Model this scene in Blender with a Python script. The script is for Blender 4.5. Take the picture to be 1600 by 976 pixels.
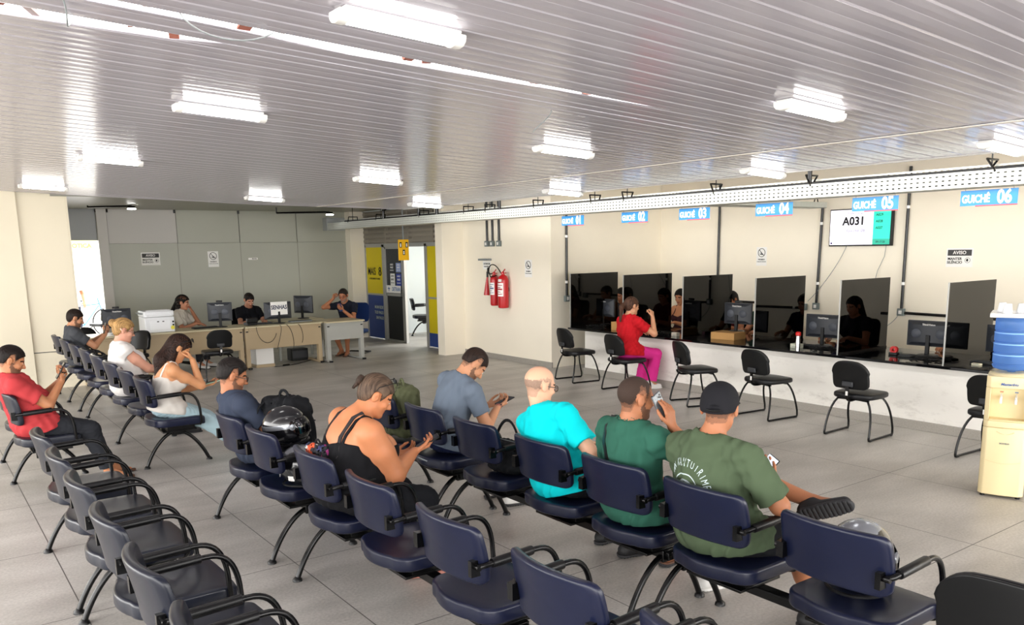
import bpy, math, random
import numpy as np
from mathutils import Vector, Matrix, Euler

for _o in list(bpy.data.objects):
    bpy.data.objects.remove(_o, do_unlink=True)
SC = bpy.context.scene
COL = SC.collection
random.seed(7)
RNG = np.random.default_rng(7)
PI = math.pi
QUICK = False

# ------------------------------------------------------------------ camera
def setup_camera():
    th, pi_, ro = 0.63223, 0.17898, -0.01645
    f = Vector((math.sin(th) * math.cos(pi_), math.cos(th) * math.cos(pi_), -math.sin(pi_)))
    r = Vector((math.cos(th), -math.sin(th), 0))
    u = r.cross(f)
    r2 = r * math.cos(ro) + u * math.sin(ro)
    u2 = -r * math.sin(ro) + u * math.cos(ro)
    cam = bpy.data.cameras.new('camera')
    ob = bpy.data.objects.new('camera', cam)
    COL.objects.link(ob)
    m = Matrix.Identity(4)
    for i in range(3):
        m[i][0] = r2[i]; m[i][1] = u2[i]; m[i][2] = -f[i]
    m[0][3], m[1][3], m[2][3] = 0, 0, 2.0
    ob.matrix_world = m
    cam.sensor_fit = 'HORIZONTAL'
    cam.sensor_width = 36.0
    cam.lens = 36.0 * 1280.7 / 1600.0
    cam.shift_y = (618.85 - 488.0) / 1600.0
    cam.clip_start = 0.05
    cam.clip_end = 200
    SC.camera = ob
setup_camera()

# ------------------------------------------------------------------ world, light, exposure
WORLD_STRENGTH = 7.2
LAMP_STRENGTH = 15.0
w = bpy.data.worlds.new('daylight'); SC.world = w
w.use_nodes = True
nt = w.node_tree
for n in list(nt.nodes): nt.nodes.remove(n)
out = nt.nodes.new('ShaderNodeOutputWorld')
bg = nt.nodes.new('ShaderNodeBackground')
bg.inputs['Color'].default_value = (1.0, 0.985, 0.96, 1)
bg.inputs['Strength'].default_value = WORLD_STRENGTH
nt.links.new(bg.outputs[0], out.inputs['Surface'])
def portal(name, loc, rot, sx, sy):
    l = bpy.data.lights.new(name, 'AREA'); l.shape = 'RECTANGLE'; l.size = sx; l.size_y = sy
    l.cycles.is_portal = True
    o = bpy.data.objects.new(name, l); o.location = loc; o.rotation_euler = rot; COL.objects.link(o)
portal('daylight_left_opening', (-4.5, 5.0, 1.5), (0, -PI / 2, 0), 3.0, 18)
portal('daylight_rear_opening', (1.5, -4.0, 1.5), (PI / 2, 0, 0), 12, 3.0)
portal('daylight_doorway', (2.93, 17.8, 1.15), (-PI / 2, 0, 0), 0.9, 2.3)
try:
    SC.cycles.use_denoising = True
    SC.cycles.max_bounces = 8
    SC.cycles.diffuse_bounces = 4
    SC.cycles.glossy_bounces = 4
    SC.cycles.transparent_max_bounces = 12
    SC.cycles.sample_clamp_indirect = 6.0
    SC.cycles.caustics_reflective = False
    SC.cycles.caustics_refractive = False
except Exception:
    pass
SC.view_settings.view_transform = 'Standard'
SC.view_settings.look = 'None'
SC.view_settings.gamma = 1.0
SC.view_settings.use_curve_mapping = False
SC.view_settings.exposure = 0.38

# ------------------------------------------------------------------ materials
MATS = {}
def lin(c):
    return tuple(((v / 12.92) if v <= 0.04045 else ((v + 0.055) / 1.055) ** 2.4) for v in c)
def hexc(h):
    return lin(tuple(int(h[i:i + 2], 16) / 255 for i in (0, 2, 4)))
def mat(name, col, rough=0.6, metal=0.0, spec=0.5, emit=None, estr=0.0, bump=0.0, bscale=40.0, var=0.0, vscale=6.0,
        trans=0.0, ior=1.45, sub=0.0, coat=0.0, bdist=0.002):
    if name in MATS: return MATS[name]
    c = hexc(col) if isinstance(col, str) else col
    m = bpy.data.materials.new(name); m.use_nodes = True
    nt = m.node_tree; b = nt.nodes['Principled BSDF']
    b.inputs['Base Color'].default_value = (*c, 1)
    b.inputs['Roughness'].default_value = rough
    b.inputs['Metallic'].default_value = metal
    b.inputs['Specular IOR Level'].default_value = spec
    b.inputs['IOR'].default_value = ior
    if trans: b.inputs['Transmission Weight'].default_value = trans
    if coat: b.inputs['Coat Weight'].default_value = coat; b.inputs['Coat Roughness'].default_value = 0.15
    if sub:
        b.inputs['Subsurface Weight'].default_value = sub
        b.inputs['Subsurface Radius'].default_value = (0.012, 0.005, 0.003)
        b.inputs['Subsurface Scale'].default_value = 1.0
    if emit is not None:
        e = hexc(emit) if isinstance(emit, str) else emit
        b.inputs['Emission Color'].default_value = (*e, 1)
        b.inputs['Emission Strength'].default_value = estr
    tc = None
    if var or bump:
        tc = nt.nodes.new('ShaderNodeTexCoord')
    if var:
        nz = nt.nodes.new('ShaderNodeTexNoise'); nz.inputs['Scale'].default_value = vscale
        nz.inputs['Detail'].default_value = 5
        nt.links.new(tc.outputs['Object'], nz.inputs['Vector'])
        mx = nt.nodes.new('ShaderNodeMix'); mx.data_type = 'RGBA'
        mx.inputs['A'].default_value = (*[v * (1 - var) for v in c], 1)
        mx.inputs['B'].default_value = (*[min(1, v * (1 + var)) for v in c], 1)
        nt.links.new(nz.outputs['Fac'], mx.inputs['Factor'])
        nt.links.new(mx.outputs['Result'], b.inputs['Base Color'])
    if bump:
        nb = nt.nodes.new('ShaderNodeTexNoise'); nb.inputs['Scale'].default_value = bscale
        nb.inputs['Detail'].default_value = 4
        nt.links.new(tc.outputs['Object'], nb.inputs['Vector'])
        bp = nt.nodes.new('ShaderNodeBump'); bp.inputs['Strength'].default_value = bump
        bp.inputs['Distance'].default_value = bdist
        nt.links.new(nb.outputs['Fac'], bp.inputs['Height'])
        nt.links.new(bp.outputs['Normal'], b.inputs['Normal'])
    MATS[name] = m
    return m

def mat_floor():
    m = bpy.data.materials.new('porcelain_floor'); m.use_nodes = True
    nt = m.node_tree; b = nt.nodes['Principled BSDF']; L = nt.links.new
    geo = nt.nodes.new('ShaderNodeNewGeometry')
    sep = nt.nodes.new('ShaderNodeSeparateXYZ'); L(geo.outputs['Position'], sep.inputs[0])
    def joint(sock, period, off, width):
        a = nt.nodes.new('ShaderNodeMath'); a.operation = 'SUBTRACT'; L(sock, a.inputs[0]); a.inputs[1].default_value = off
        d = nt.nodes.new('ShaderNodeMath'); d.operation = 'DIVIDE'; L(a.outputs[0], d.inputs[0]); d.inputs[1].default_value = period
        f = nt.nodes.new('ShaderNodeMath'); f.operation = 'FRACT'; L(d.outputs[0], f.inputs[0])
        s = nt.nodes.new('ShaderNodeMath'); s.operation = 'SUBTRACT'; L(f.outputs[0], s.inputs[0]); s.inputs[1].default_value = 0.5
        ab = nt.nodes.new('ShaderNodeMath'); ab.operation = 'ABSOLUTE'; L(s.outputs[0], ab.inputs[0])
        g = nt.nodes.new('ShaderNodeMath'); g.operation = 'GREATER_THAN'; L(ab.outputs[0], g.inputs[0]); g.inputs[1].default_value = 0.5 - width / period / 2
        return g
    jx = joint(sep.outputs['X'], 1.235, 0.61, 0.007)
    jy = joint(sep.outputs['Y'], 0.64, 4.95, 0.007)
    j2 = joint(sep.outputs['Y'], 1.28, 4.95, 0.007)
    mxm = nt.nodes.new('ShaderNodeMath'); mxm.operation = 'MAXIMUM'; L(jx.outputs[0], mxm.inputs[0]); L(j2.outputs[0], mxm.inputs[1])
    n1 = nt.nodes.new('ShaderNodeTexNoise'); n1.inputs['Scale'].default_value = 0.9; n1.inputs['Detail'].default_value = 6
    mp = nt.nodes.new('ShaderNodeMapping'); mp.inputs['Scale'].default_value = (1.0, 2.6, 1); L(geo.outputs['Position'], mp.inputs['Vector'])
    L(mp.outputs[0], n1.inputs['Vector'])
    r1 = nt.nodes.new('ShaderNodeValToRGB'); e = r1.color_ramp.elements
    e[0].position = 0.35; e[0].color = (*hexc('a09c96'), 1); e[1].position = 0.68; e[1].color = (*hexc('c2beb8'), 1)
    L(n1.outputs['Fac'], r1.inputs[0])
    n2 = nt.nodes.new('ShaderNodeTexNoise'); n2.inputs['Scale'].default_value = 60; n2.inputs['Detail'].default_value = 5
    L(geo.outputs['Position'], n2.inputs['Vector'])
    mz = nt.nodes.new('ShaderNodeMix'); mz.data_type = 'RGBA'; mz.blend_type = 'OVERLAY'; mz.inputs['Factor'].default_value = 0.35
    L(r1.outputs[0], mz.inputs['A']); L(n2.outputs['Fac'], mz.inputs['B'])
    mj = nt.nodes.new('ShaderNodeMix'); mj.data_type = 'RGBA'
    L(mxm.outputs[0], mj.inputs['Factor']); L(mz.outputs['Result'], mj.inputs['A']); mj.inputs['B'].default_value = (*hexc('5a5653'), 1)
    L(mj.outputs['Result'], b.inputs['Base Color'])
    rr = nt.nodes.new('ShaderNodeMapRange'); L(n1.outputs['Fac'], rr.inputs[0]); rr.inputs[3].default_value = 0.30; rr.inputs[4].default_value = 0.5
    L(rr.outputs[0], b.inputs['Roughness'])
    bp = nt.nodes.new('ShaderNodeBump'); bp.inputs['Strength'].default_value = 0.12; bp.inputs['Distance'].default_value = 0.002
    L(n2.outputs['Fac'], bp.inputs['Height']); L(bp.outputs[0], b.inputs['Normal'])
    return m

def mat_wall(name, col, stain='', lo=0.0, hi=0.9, amt=0.5, rough=0.7):
    """painted plaster with faint mottling; scuffs (dirt) low down when stain is given"""
    m = bpy.data.materials.new(name); m.use_nodes = True
    nt = m.node_tree; b = nt.nodes['Principled BSDF']; L = nt.links.new
    geo = nt.nodes.new('ShaderNodeNewGeometry')
    n1 = nt.nodes.new('ShaderNodeTexNoise'); n1.inputs['Scale'].default_value = 1.6; n1.inputs['Detail'].default_value = 5
    L(geo.outputs['Position'], n1.inputs['Vector'])
    c = hexc(col)
    mx = nt.nodes.new('ShaderNodeMix'); mx.data_type = 'RGBA'
    mx.inputs['A'].default_value = (*[v * 0.95 for v in c], 1); mx.inputs['B'].default_value = (*[min(1, v * 1.04) for v in c], 1)
    L(n1.outputs['Fac'], mx.inputs['Factor'])
    last = mx.outputs['Result']
    if stain:
        n2 = nt.nodes.new('ShaderNodeTexNoise'); n2.inputs['Scale'].default_value = 5; n2.inputs['Detail'].default_value = 8; n2.inputs['Roughness'].default_value = 0.7
        mp = nt.nodes.new('ShaderNodeMapping'); mp.inputs['Scale'].default_value = (1, 0.6, 1.5); L(geo.outputs['Position'], mp.inputs['Vector']); L(mp.outputs[0], n2.inputs['Vector'])
        r = nt.nodes.new('ShaderNodeValToRGB'); r.color_ramp.elements[0].position = 0.52; r.color_ramp.elements[1].position = 0.75
        L(n2.outputs['Fac'], r.inputs[0])
        sep = nt.nodes.new('ShaderNodeSeparateXYZ'); L(geo.outputs['Position'], sep.inputs[0])
        mr = nt.nodes.new('ShaderNodeMapRange'); L(sep.outputs['Z'], mr.inputs[0])
        mr.inputs[1].default_value = lo; mr.inputs[2].default_value = hi; mr.inputs[3].default_value = amt; mr.inputs[4].default_value = 0.0
        mu = nt.nodes.new('ShaderNodeMath'); mu.operation = 'MULTIPLY'; L(r.outputs[0], mu.inputs[0]); L(mr.outputs[0], mu.inputs[1])
        m2 = nt.nodes.new('ShaderNodeMix'); m2.data_type = 'RGBA'; L(mu.outputs[0], m2.inputs['Factor']); L(last, m2.inputs['A'])
        m2.inputs['B'].default_value = (*hexc(stain), 1); last = m2.outputs['Result']
    L(last, b.inputs['Base Color'])
    b.inputs['Roughness'].default_value = rough
    nb = nt.nodes.new('ShaderNodeTexNoise'); nb.inputs['Scale'].default_value = 25; nb.inputs['Detail'].default_value = 5
    L(geo.outputs['Position'], nb.inputs['Vector'])
    bp = nt.nodes.new('ShaderNodeBump'); bp.inputs['Strength'].default_value = 0.15; bp.inputs['Distance'].default_value = 0.004
    L(nb.outputs['Fac'], bp.inputs['Height']); L(bp.outputs[0], b.inputs['Normal'])
    return m

def mat_tinted():
    m = bpy.data.materials.new('tinted_glass'); m.use_nodes = True
    nt = m.node_tree
    for n in list(nt.nodes): nt.nodes.remove(n)
    o = nt.nodes.new('ShaderNodeOutputMaterial')
    t = nt.nodes.new('ShaderNodeBsdfTransparent'); t.inputs[0].default_value = (0.08, 0.08, 0.085, 1)
    g = nt.nodes.new('ShaderNodeBsdfGlossy'); g.inputs['Roughness'].default_value = 0.02; g.inputs[0].default_value = (1, 1, 1, 1)
    fr = nt.nodes.new('ShaderNodeFresnel'); fr.inputs[0].default_value = 1.38
    mx = nt.nodes.new('ShaderNodeMixShader')
    nt.links.new(fr.outputs[0], mx.inputs[0]); nt.links.new(t.outputs[0], mx.inputs[1]); nt.links.new(g.outputs[0], mx.inputs[2])
    nt.links.new(mx.outputs[0], o.inputs[0])
    return m

def mat_clear(name, col=(0.9, 0.92, 0.95), ior=1.3, rough=0.05):
    m = bpy.data.materials.new(name); m.use_nodes = True
    nt = m.node_tree
    for n in list(nt.nodes): nt.nodes.remove(n)
    o = nt.nodes.new('ShaderNodeOutputMaterial')
    t = nt.nodes.new('ShaderNodeBsdfTransparent'); t.inputs[0].default_value = (*col, 1)
    g = nt.nodes.new('ShaderNodeBsdfGlossy'); g.inputs['Roughness'].default_value = rough
    fr = nt.nodes.new('ShaderNodeFresnel'); fr.inputs[0].default_value = ior
    mx = nt.nodes.new('ShaderNodeMixShader')
    nt.links.new(fr.outputs[0], mx.inputs[0]); nt.links.new(t.outputs[0], mx.inputs[1]); nt.links.new(g.outputs[0], mx.inputs[2])
    nt.links.new(mx.outputs[0], o.inputs[0])
    return m

# ------------------------------------------------------------------ mesh helpers
class MB:
    """collects shapes, builds ONE mesh object"""
    def __init__(s): s.v = []; s.f = []; s.mi = []
    def add(s, vs, fs, mi=0):
        o = len(s.v); s.v += [tuple(v) for v in vs]; s.f += [tuple(i + o for i in f) for f in fs]; s.mi += [mi] * len(fs)
        return s
    def box(s, lo, hi, mi=0, M=None):
        x0, y0, z0 = lo; x1, y1, z1 = hi
        vs = [(x0, y0, z0), (x1, y0, z0), (x1, y1, z0), (x0, y1, z0), (x0, y0, z1), (x1, y0, z1), (x1, y1, z1), (x0, y1, z1)]
        if M is not None: vs = [M @ Vector(v) for v in vs]
        return s.add(vs, [(0, 3, 2, 1), (4, 5, 6, 7), (0, 1, 5, 4), (1, 2, 6, 5), (2, 3, 7, 6), (3, 0, 4, 7)], mi)
    def tube(s, path, r, n=10, mi=0, cap=True, flat=1.0):
        path = [Vector(p) for p in path]
        rs = r if isinstance(r, (list, tuple)) else [r] * len(path)
        t0 = (path[1] - path[0]).normalized()
        a = Vector((0, 0, 1)) if abs(t0.z) < 0.9 else Vector((1, 0, 0))
        nrm = (a - t0 * a.dot(t0)).normalized()
        vs = []; fs = []
        for i, p in enumerate(path):
            if i == 0: t = (path[1] - path[0])
            elif i == len(path) - 1: t = path[-1] - path[-2]
            else: t = (path[i + 1] - path[i]).normalized() + (path[i] - path[i - 1]).normalized()
            t.normalize()
            nrm = (nrm - t * nrm.dot(t)).normalized()
            b = t.cross(nrm)
            for k in range(n):
                an = 2 * PI * k / n
                vs.append(p + nrm * math.cos(an) * rs[i] * flat + b * math.sin(an) * rs[i])
        for i in range(len(path) - 1):
            for k in range(n):
                fs.append((i * n + k, i * n + (k + 1) % n, (i + 1) * n + (k + 1) % n, (i + 1) * n + k))
        if cap:
            fs.append(tuple(range(n - 1, -1, -1))); fs.append(tuple((len(path) - 1) * n + k for k in range(n)))
        return s.add(vs, fs, mi)
    def lathe(s, prof, n=24, mi=0, M=None, cap=True):
        vs = []; fs = []
        for r, z in prof:
            for k in range(n):
                a = 2 * PI * k / n; v = Vector((r * math.cos(a), r * math.sin(a), z))
                vs.append(M @ v if M is not None else v)
        for i in range(len(prof) - 1):
            for k in range(n):
                fs.append((i * n + k, i * n + (k + 1) % n, (i + 1) * n + (k + 1) % n, (i + 1) * n + k))
        if cap:
            fs.append(tuple(range(n - 1, -1, -1))); fs.append(tuple((len(prof) - 1) * n + k for k in range(n)))
        return s.add(vs, fs, mi)
    def prism(s, poly, vec, mi=0):
        n = len(poly); vec = Vector(vec); poly = [Vector(p) for p in poly]
        vs = poly + [p + vec for p in poly]
        fs = [tuple(range(n - 1, -1, -1)), tuple(range(n, 2 * n))] + [(k, (k + 1) % n, n + (k + 1) % n, n + k) for k in range(n)]
        return s.add(vs, fs, mi)
    def grid(s, fn, nu, nv, mi=0):
        vs = [fn(i / nu, j / nv) for j in range(nv + 1) for i in range(nu + 1)]
        fs = [(j * (nu + 1) + i, j * (nu + 1) + i + 1, (j + 1) * (nu + 1) + i + 1, (j + 1) * (nu + 1) + i) for j in range(nv) for i in range(nu)]
        return s.add(vs, fs, mi)
    def build(s, name, m, parent=None, smooth=True, bevel=0.0, loc=None, angle=40, bseg=2):
        me = bpy.data.meshes.new(name)
        me.from_pydata([tuple(v) for v in s.v], [], s.f)
        ms = m if isinstance(m, (list, tuple)) else [m]
        for mm in ms: me.materials.append(mm)
        if len(ms) > 1: me.polygons.foreach_set('material_index', s.mi)
        me.validate()
        import bmesh
        bm = bmesh.new(); bm.from_mesh(me); bmesh.ops.recalc_face_normals(bm, faces=bm.faces); bm.to_mesh(me); bm.free()
        if smooth:
            me.shade_smooth(); me.set_sharp_from_angle(angle=math.radians(angle))
        o = bpy.data.objects.new(name, me); COL.objects.link(o)
        if bevel:
            b = o.modifiers.new('bevel', 'BEVEL'); b.width = bevel; b.segments = bseg; b.limit_method = 'ANGLE'; b.angle_limit = math.radians(35)
        if parent is not None: o.parent = parent
        if loc is not None: o.location = loc
        return o

def tag(o, label=None, cat=None, group=None, kind=None):
    if label: o['label'] = label
    if cat: o['category'] = cat
    if group: o['group'] = group
    if kind: o['kind'] = kind
    return o
def thing(name, label, cat, loc=(0, 0, 0), rz=0.0, group=None):
    o = bpy.data.objects.new(name, None); COL.objects.link(o)
    o.empty_display_size = 0.1
    o.location = loc; o.rotation_euler = (0, 0, rz)
    return tag(o, label, cat, group)
def struct(o):
    o['kind'] = 'structure'; return o
def kids(o):
    return [c for c in bpy.data.objects if c.parent == o]
def copy_tree(o, parent=None, ch=None):
    if ch is None:
        ch = {}
        for c in bpy.data.objects:
            if c.parent is not None: ch.setdefault(c.parent.name, []).append(c)
    src = ch.get(o.name, [])
    c = o.copy(); COL.objects.link(c); c.parent = parent
    for k in src: copy_tree(k, c, ch)
    return c
def dup(o, loc, rz, label, group=None):
    c = copy_tree(o); c.location = loc; c.rotation_euler = (0, 0, rz); c['label'] = label
    if group: c['group'] = group
    return c

def frame(right, up, origin):
    r = Vector(right).normalized(); u = Vector(up); u = (u - r * u.dot(r)).normalized(); n = r.cross(u)
    M = Matrix.Identity(4)
    for i in range(3):
        M[i][0] = r[i]; M[i][1] = u[i]; M[i][2] = n[i]; M[i][3] = origin[i]
    return M
_TXT = {}
def text_mb(mb, s, size, M, mi=0, bold=0.0, align='CENTER', sx=1.0, depth=0.001, shear=0.0, alignv='CENTER'):
    """letters as real thin geometry placed by matrix M (x right, y up, z out)"""
    cu = bpy.data.curves.new('t', 'FONT'); cu.body = s; cu.size = size; cu.align_x = align; cu.align_y = alignv
    cu.extrude = depth; cu.offset = bold * size; cu.resolution_u = 3; cu.shear = shear
    o = bpy.data.objects.new('t', cu); COL.objects.link(o)
    dg = bpy.context.evaluated_depsgraph_get(); dg.update()
    me = o.evaluated_get(dg).to_mesh()
    vs = [M @ Vector((v.co.x * sx, v.co.y, v.co.z)) for v in me.vertices]
    fs = [tuple(p.vertices) for p in me.polygons]
    o.evaluated_get(dg).to_mesh_clear()
    bpy.data.objects.remove(o); bpy.data.curves.remove(cu)
    mb.add(vs, fs, mi)
def arc(c, r, a0, a1, n, axis='y'):
    pts = []
    for i in range(n + 1):
        a = math.radians(a0 + (a1 - a0) * i / n)
        if axis == 'y': pts.append((c[0] + r * math.cos(a), c[1], c[2] + r * math.sin(a)))
        elif axis == 'x': pts.append((c[0], c[1] + r * math.cos(a), c[2] + r * math.sin(a)))
        else: pts.append((c[0] + r * math.cos(a), c[1] + r * math.sin(a), c[2]))
    return pts
def bez(p0, p1, p2, p3, n=12):
    p0, p1, p2, p3 = map(Vector, (p0, p1, p2, p3)); o = []
    for i in range(n + 1):
        t = i / n; o.append(p0 * (1 - t) ** 3 + p1 * 3 * t * (1 - t) ** 2 + p2 * 3 * t * t * (1 - t) + p3 * t ** 3)
    return o

# shared materials
M_navy = mat('navy_vinyl', '12172e', rough=0.30, spec=0.42, bump=0.12, bscale=260, var=0.12, vscale=9, bdist=0.0006)
M_slate_v = mat('slate_black_vinyl', '141824', rough=0.30, spec=0.45, bump=0.12, bscale=260, var=0.12, vscale=9, bdist=0.0006)
M_blackv = mat('black_vinyl', '0f1014', rough=0.36, spec=0.4, bump=0.12, bscale=260, var=0.1, vscale=9, bdist=0.0006)
M_blackmetal = mat('black_painted_metal', '060607', rough=0.24, spec=0.4)
M_blackplastic = mat('black_plastic', '0e0f10', rough=0.42, spec=.35)
M_darkgrey = mat('dark_grey_plastic', '2b2d31', rough=0.5)
M_rubber = mat('black_rubber', '08080a', rough=0.35, spec=.4)
M_chrome = mat('chrome', 'c8c8c8', rough=0.2, metal=1.0)
M_steel = mat('galvanised_steel', 'b9bbb4', rough=0.45, metal=0.35, var=0.1, vscale=20)
M_white = mat('white_plastic', 'e9e8e4', rough=0.4)
M_paper = mat('white_paper', 'efeeea', rough=0.8)
M_ink = mat('black_ink', '141414', rough=0.7)
M_grey = mat('grey_plastic', '7e8485', rough=0.5)
M_skin_tones = {}
# ------------------------------------------------------------------ implicit-surface mesher (for bodies, clothing, soft bags)
def smin(a, b, k):
    if k <= 0: return np.minimum(a, b)
    h = np.maximum(k - np.abs(a - b), 0) / k
    return np.minimum(a, b) - h * h * k * 0.25
def smax(a, b, k): return -smin(-a, -b, k)
def A3(v): return np.array(v, dtype=np.float32)
def cap(P, a, b, ra, rb, cut=False):
    a = A3(a); b = A3(b); ba = b - a; pa = P - a
    L2 = float(ba @ ba) + 1e-12
    t = pa @ ba / L2
    h = np.clip(t, 0, 1)
    d = np.sqrt(((pa - h[:, None] * ba) ** 2).sum(1)) - (ra + (rb - ra) * h)
    if cut: d = np.maximum(d, (t - 1) * math.sqrt(L2))
    return d
def ell(P, c, r, R=None):
    q = P - A3(c)
    if R is not None: q = q @ R
    r = A3(r)
    k0 = np.sqrt(((q / r) ** 2).sum(1)); k1 = np.sqrt(((q / (r * r)) ** 2).sum(1)) + 1e-9
    return k0 * (k0 - 1) / k1
def rbox(P, c, hs, R=None, r=0.01):
    q = P - A3(c)
    if R is not None: q = q @ R
    q = np.abs(q) - (A3(hs) - r)
    return np.sqrt((np.maximum(q, 0) ** 2).sum(1)) + np.minimum(q.max(1), 0) - r
def plane(P, c, n):
    n = A3(n); n = n / np.linalg.norm(n)
    return (P - A3(c)) @ n
def fold(P, s=1.0, seed=0.0):
    x, y, z = P[:, 0] * s, P[:, 1] * s, P[:, 2] * s
    a = np.sin(31 * x + 9 * np.sin(13 * z + seed) + 6 * np.sin(17 * y + 1.3 * seed))
    b = np.sin(37 * z + 11 * np.sin(11 * x + 2 + seed) + 8 * np.sin(15 * y + seed))
    return (a * b + 0.6 * np.sin(60 * (x * 0.5 + z * 0.7 + y * 0.3) + 7 * np.sin(21 * y + seed)))
def sdf_mesh(f, lo, hi, h):
    """sparse surface nets; returns verts, quads"""
    lo = A3(lo); hi = A3(hi)
    lev = [8, 4, 2, 1]
    n = np.ceil((hi - lo) / (8 * h)).astype(int)
    I = np.stack(np.meshgrid(*[np.arange(k) for k in n], indexing='ij'), -1).reshape(-1, 3) * 8
    for l in lev:
        c = lo + (I + l * 0.5).astype(np.float32) * h
        d = f(c)
        I = I[np.abs(d) < l * h * 0.87 * 1.35 + 0.25 * h]
        if l > 1:
            hl = l // 2
            off = np.array([(a, b, c_) for a in (0, 1) for b in (0, 1) for c_ in (0, 1)]) * hl
            I = (I[:, None, :] + off[None]).reshape(-1, 3)
    B = 4096
    key = lambda J: (J[:, 0].astype(np.int64) * B + J[:, 1]) * B + J[:, 2]
    corners = np.array([(a, b, c_) for a in (0, 1) for b in (0, 1) for c_ in (0, 1)])
    CJ = (I[:, None, :] + corners[None]).reshape(-1, 3)
    ck, inv = np.unique(key(CJ), return_inverse=True); inv = inv.reshape(-1)
    CU = np.stack([ck // (B * B), (ck // B) % B, ck % B], 1)
    D = f(lo + CU.astype(np.float32) * h)
    D = np.where(D == 0, 1e-7, D)
    cd = D[inv].reshape(-1, 8)
    s = cd < 0
    act = s.any(1) & (~s.all(1))
    I = I[act]; cd = cd[act]
    E = [(0, 1), (2, 3), (4, 5), (6, 7), (0, 2), (1, 3), (4, 6), (5, 7), (0, 4), (1, 5), (2, 6), (3, 7)]
    acc = np.zeros((len(I), 3)); cnt = np.zeros(len(I))
    for a, b in E:
        da, db = cd[:, a], cd[:, b]; m = (da < 0) != (db < 0)
        t = np.where(m, da / (da - db + 1e-12), 0)
        p = corners[a] + (corners[b] - corners[a]) * t[:, None]
        acc += np.where(m[:, None], p, 0); cnt += m
    V = lo + (I + acc / np.maximum(cnt, 1)[:, None]) * h
    kk = key(I); order = np.argsort(kk); ks = kk[order]
    def look(J):
        q = key(J); p = np.clip(np.searchsorted(ks, q), 0, len(ks) - 1)
        return np.where(ks[p] == q, order[p], -1)
    F = []
    dk = ck
    for ax in range(3):
        e = np.zeros(3, int); e[ax] = 1
        q = key(CU + e); p = np.clip(np.searchsorted(dk, q), 0, len(dk) - 1); ok = dk[p] == q
        d0 = D; d1 = D[p]
        m = ok & ((d0 < 0) != (d1 < 0))
        J = CU[m]; sg = (d0[m] < 0)
        b_ = np.zeros(3, int); b_[(ax + 1) % 3] = 1; c_ = np.zeros(3, int); c_[(ax + 2) % 3] = 1
        q0, q1, q2, q3 = look(J), look(J - b_), look(J - b_ - c_), look(J - c_)
        g = (q0 >= 0) & (q1 >= 0) & (q2 >= 0) & (q3 >= 0)
        Q = np.stack([q0, q1, q2, q3], 1)
        Q = np.where(sg[:, None], Q, Q[:, ::-1])
        F.append(Q[g])
    return V, np.concatenate(F)
def np_object(name, V, F, mats, parent=None, mi=None, smooth=True):
    me = bpy.data.meshes.new(name)
    me.vertices.add(len(V)); me.vertices.foreach_set('co', np.asarray(V, dtype=np.float32).ravel())
    me.loops.add(len(F) * 4); me.loops.foreach_set('vertex_index', np.asarray(F, dtype=np.int32).ravel())
    me.polygons.add(len(F)); me.polygons.foreach_set('loop_start', np.arange(len(F), dtype=np.int32) * 4)
    for m in (mats if isinstance(mats, (list, tuple)) else [mats]): me.materials.append(m)
    if mi is not None: me.polygons.foreach_set('material_index', mi.astype(np.int32))
    me.update(calc_edges=True); me.validate()
    if smooth: me.shade_smooth()
    o = bpy.data.objects.new(name, me); COL.objects.link(o)
    if parent is not None: o.parent = parent
    return o

# ------------------------------------------------------------------ people
def unit(v):
    v = np.array(v, float); return v / (np.linalg.norm(v) + 1e-12)
def ik(a, c, L1, L2, hint):
    a = np.array(a, float); c = np.array(c, float); d = c - a; D = np.linalg.norm(d)
    if D > (L1 + L2) * 0.995: c = a + d / D * (L1 + L2) * 0.995; d = c - a; D = np.linalg.norm(d)
    x = (L1 * L1 - L2 * L2 + D * D) / (2 * D); hh = math.sqrt(max(L1 * L1 - x * x, 0))
    u = d / D; hint = np.array(hint, float); n = hint - u * (hint @ u); n = unit(n)
    return a + u * x + n * hh, c
def skin(col):
    if col not in M_skin_tones:
        M_skin_tones[col] = mat('skin_' + col, col, rough=0.5, spec=0.4, sub=0.12, bump=0.1, bscale=120, var=0.06, vscale=14, bdist=0.0006)
    return M_skin_tones[col]
def hairmat(col):
    if 'hair_' + col in MATS: return MATS['hair_' + col]
    m = mat('hair_' + col, col, rough=0.55, spec=0.2)
    nt = m.node_tree; b = nt.nodes['Principled BSDF']; c = hexc(col)
    tc = nt.nodes.new('ShaderNodeTexCoord'); mp = nt.nodes.new('ShaderNodeMapping'); mp.inputs['Scale'].default_value = (14, 150, 14)
    nz = nt.nodes.new('ShaderNodeTexNoise'); nz.inputs['Scale'].default_value = 1.0; nz.inputs['Detail'].default_value = 4
    nt.links.new(tc.outputs['Object'], mp.inputs['Vector']); nt.links.new(mp.outputs[0], nz.inputs['Vector'])
    r = nt.nodes.new('ShaderNodeValToRGB'); e = r.color_ramp.elements; e[0].position = .35; e[1].position = .70
    e[0].color = (*[v * .4 for v in c], 1); e[1].color = (*[min(1, v * 1.35) for v in c], 1)
    nt.links.new(nz.outputs['Fac'], r.inputs[0]); nt.links.new(r.outputs[0], b.inputs['Base Color'])
    bp = nt.nodes.new('ShaderNodeBump'); bp.inputs['Strength'].default_value = .7; bp.inputs['Distance'].default_value = .003
    nt.links.new(nz.outputs['Fac'], bp.inputs['Height']); nt.links.new(bp.outputs[0], b.inputs['Normal'])
    return m
def cloth(name, col, var=0.05, rough=0.85, **k):
    return mat('cloth_' + name, col, rough=rough, spec=0.2, var=var, vscale=10, bump=0.25, bscale=420, bdist=0.0008, **k)
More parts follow.
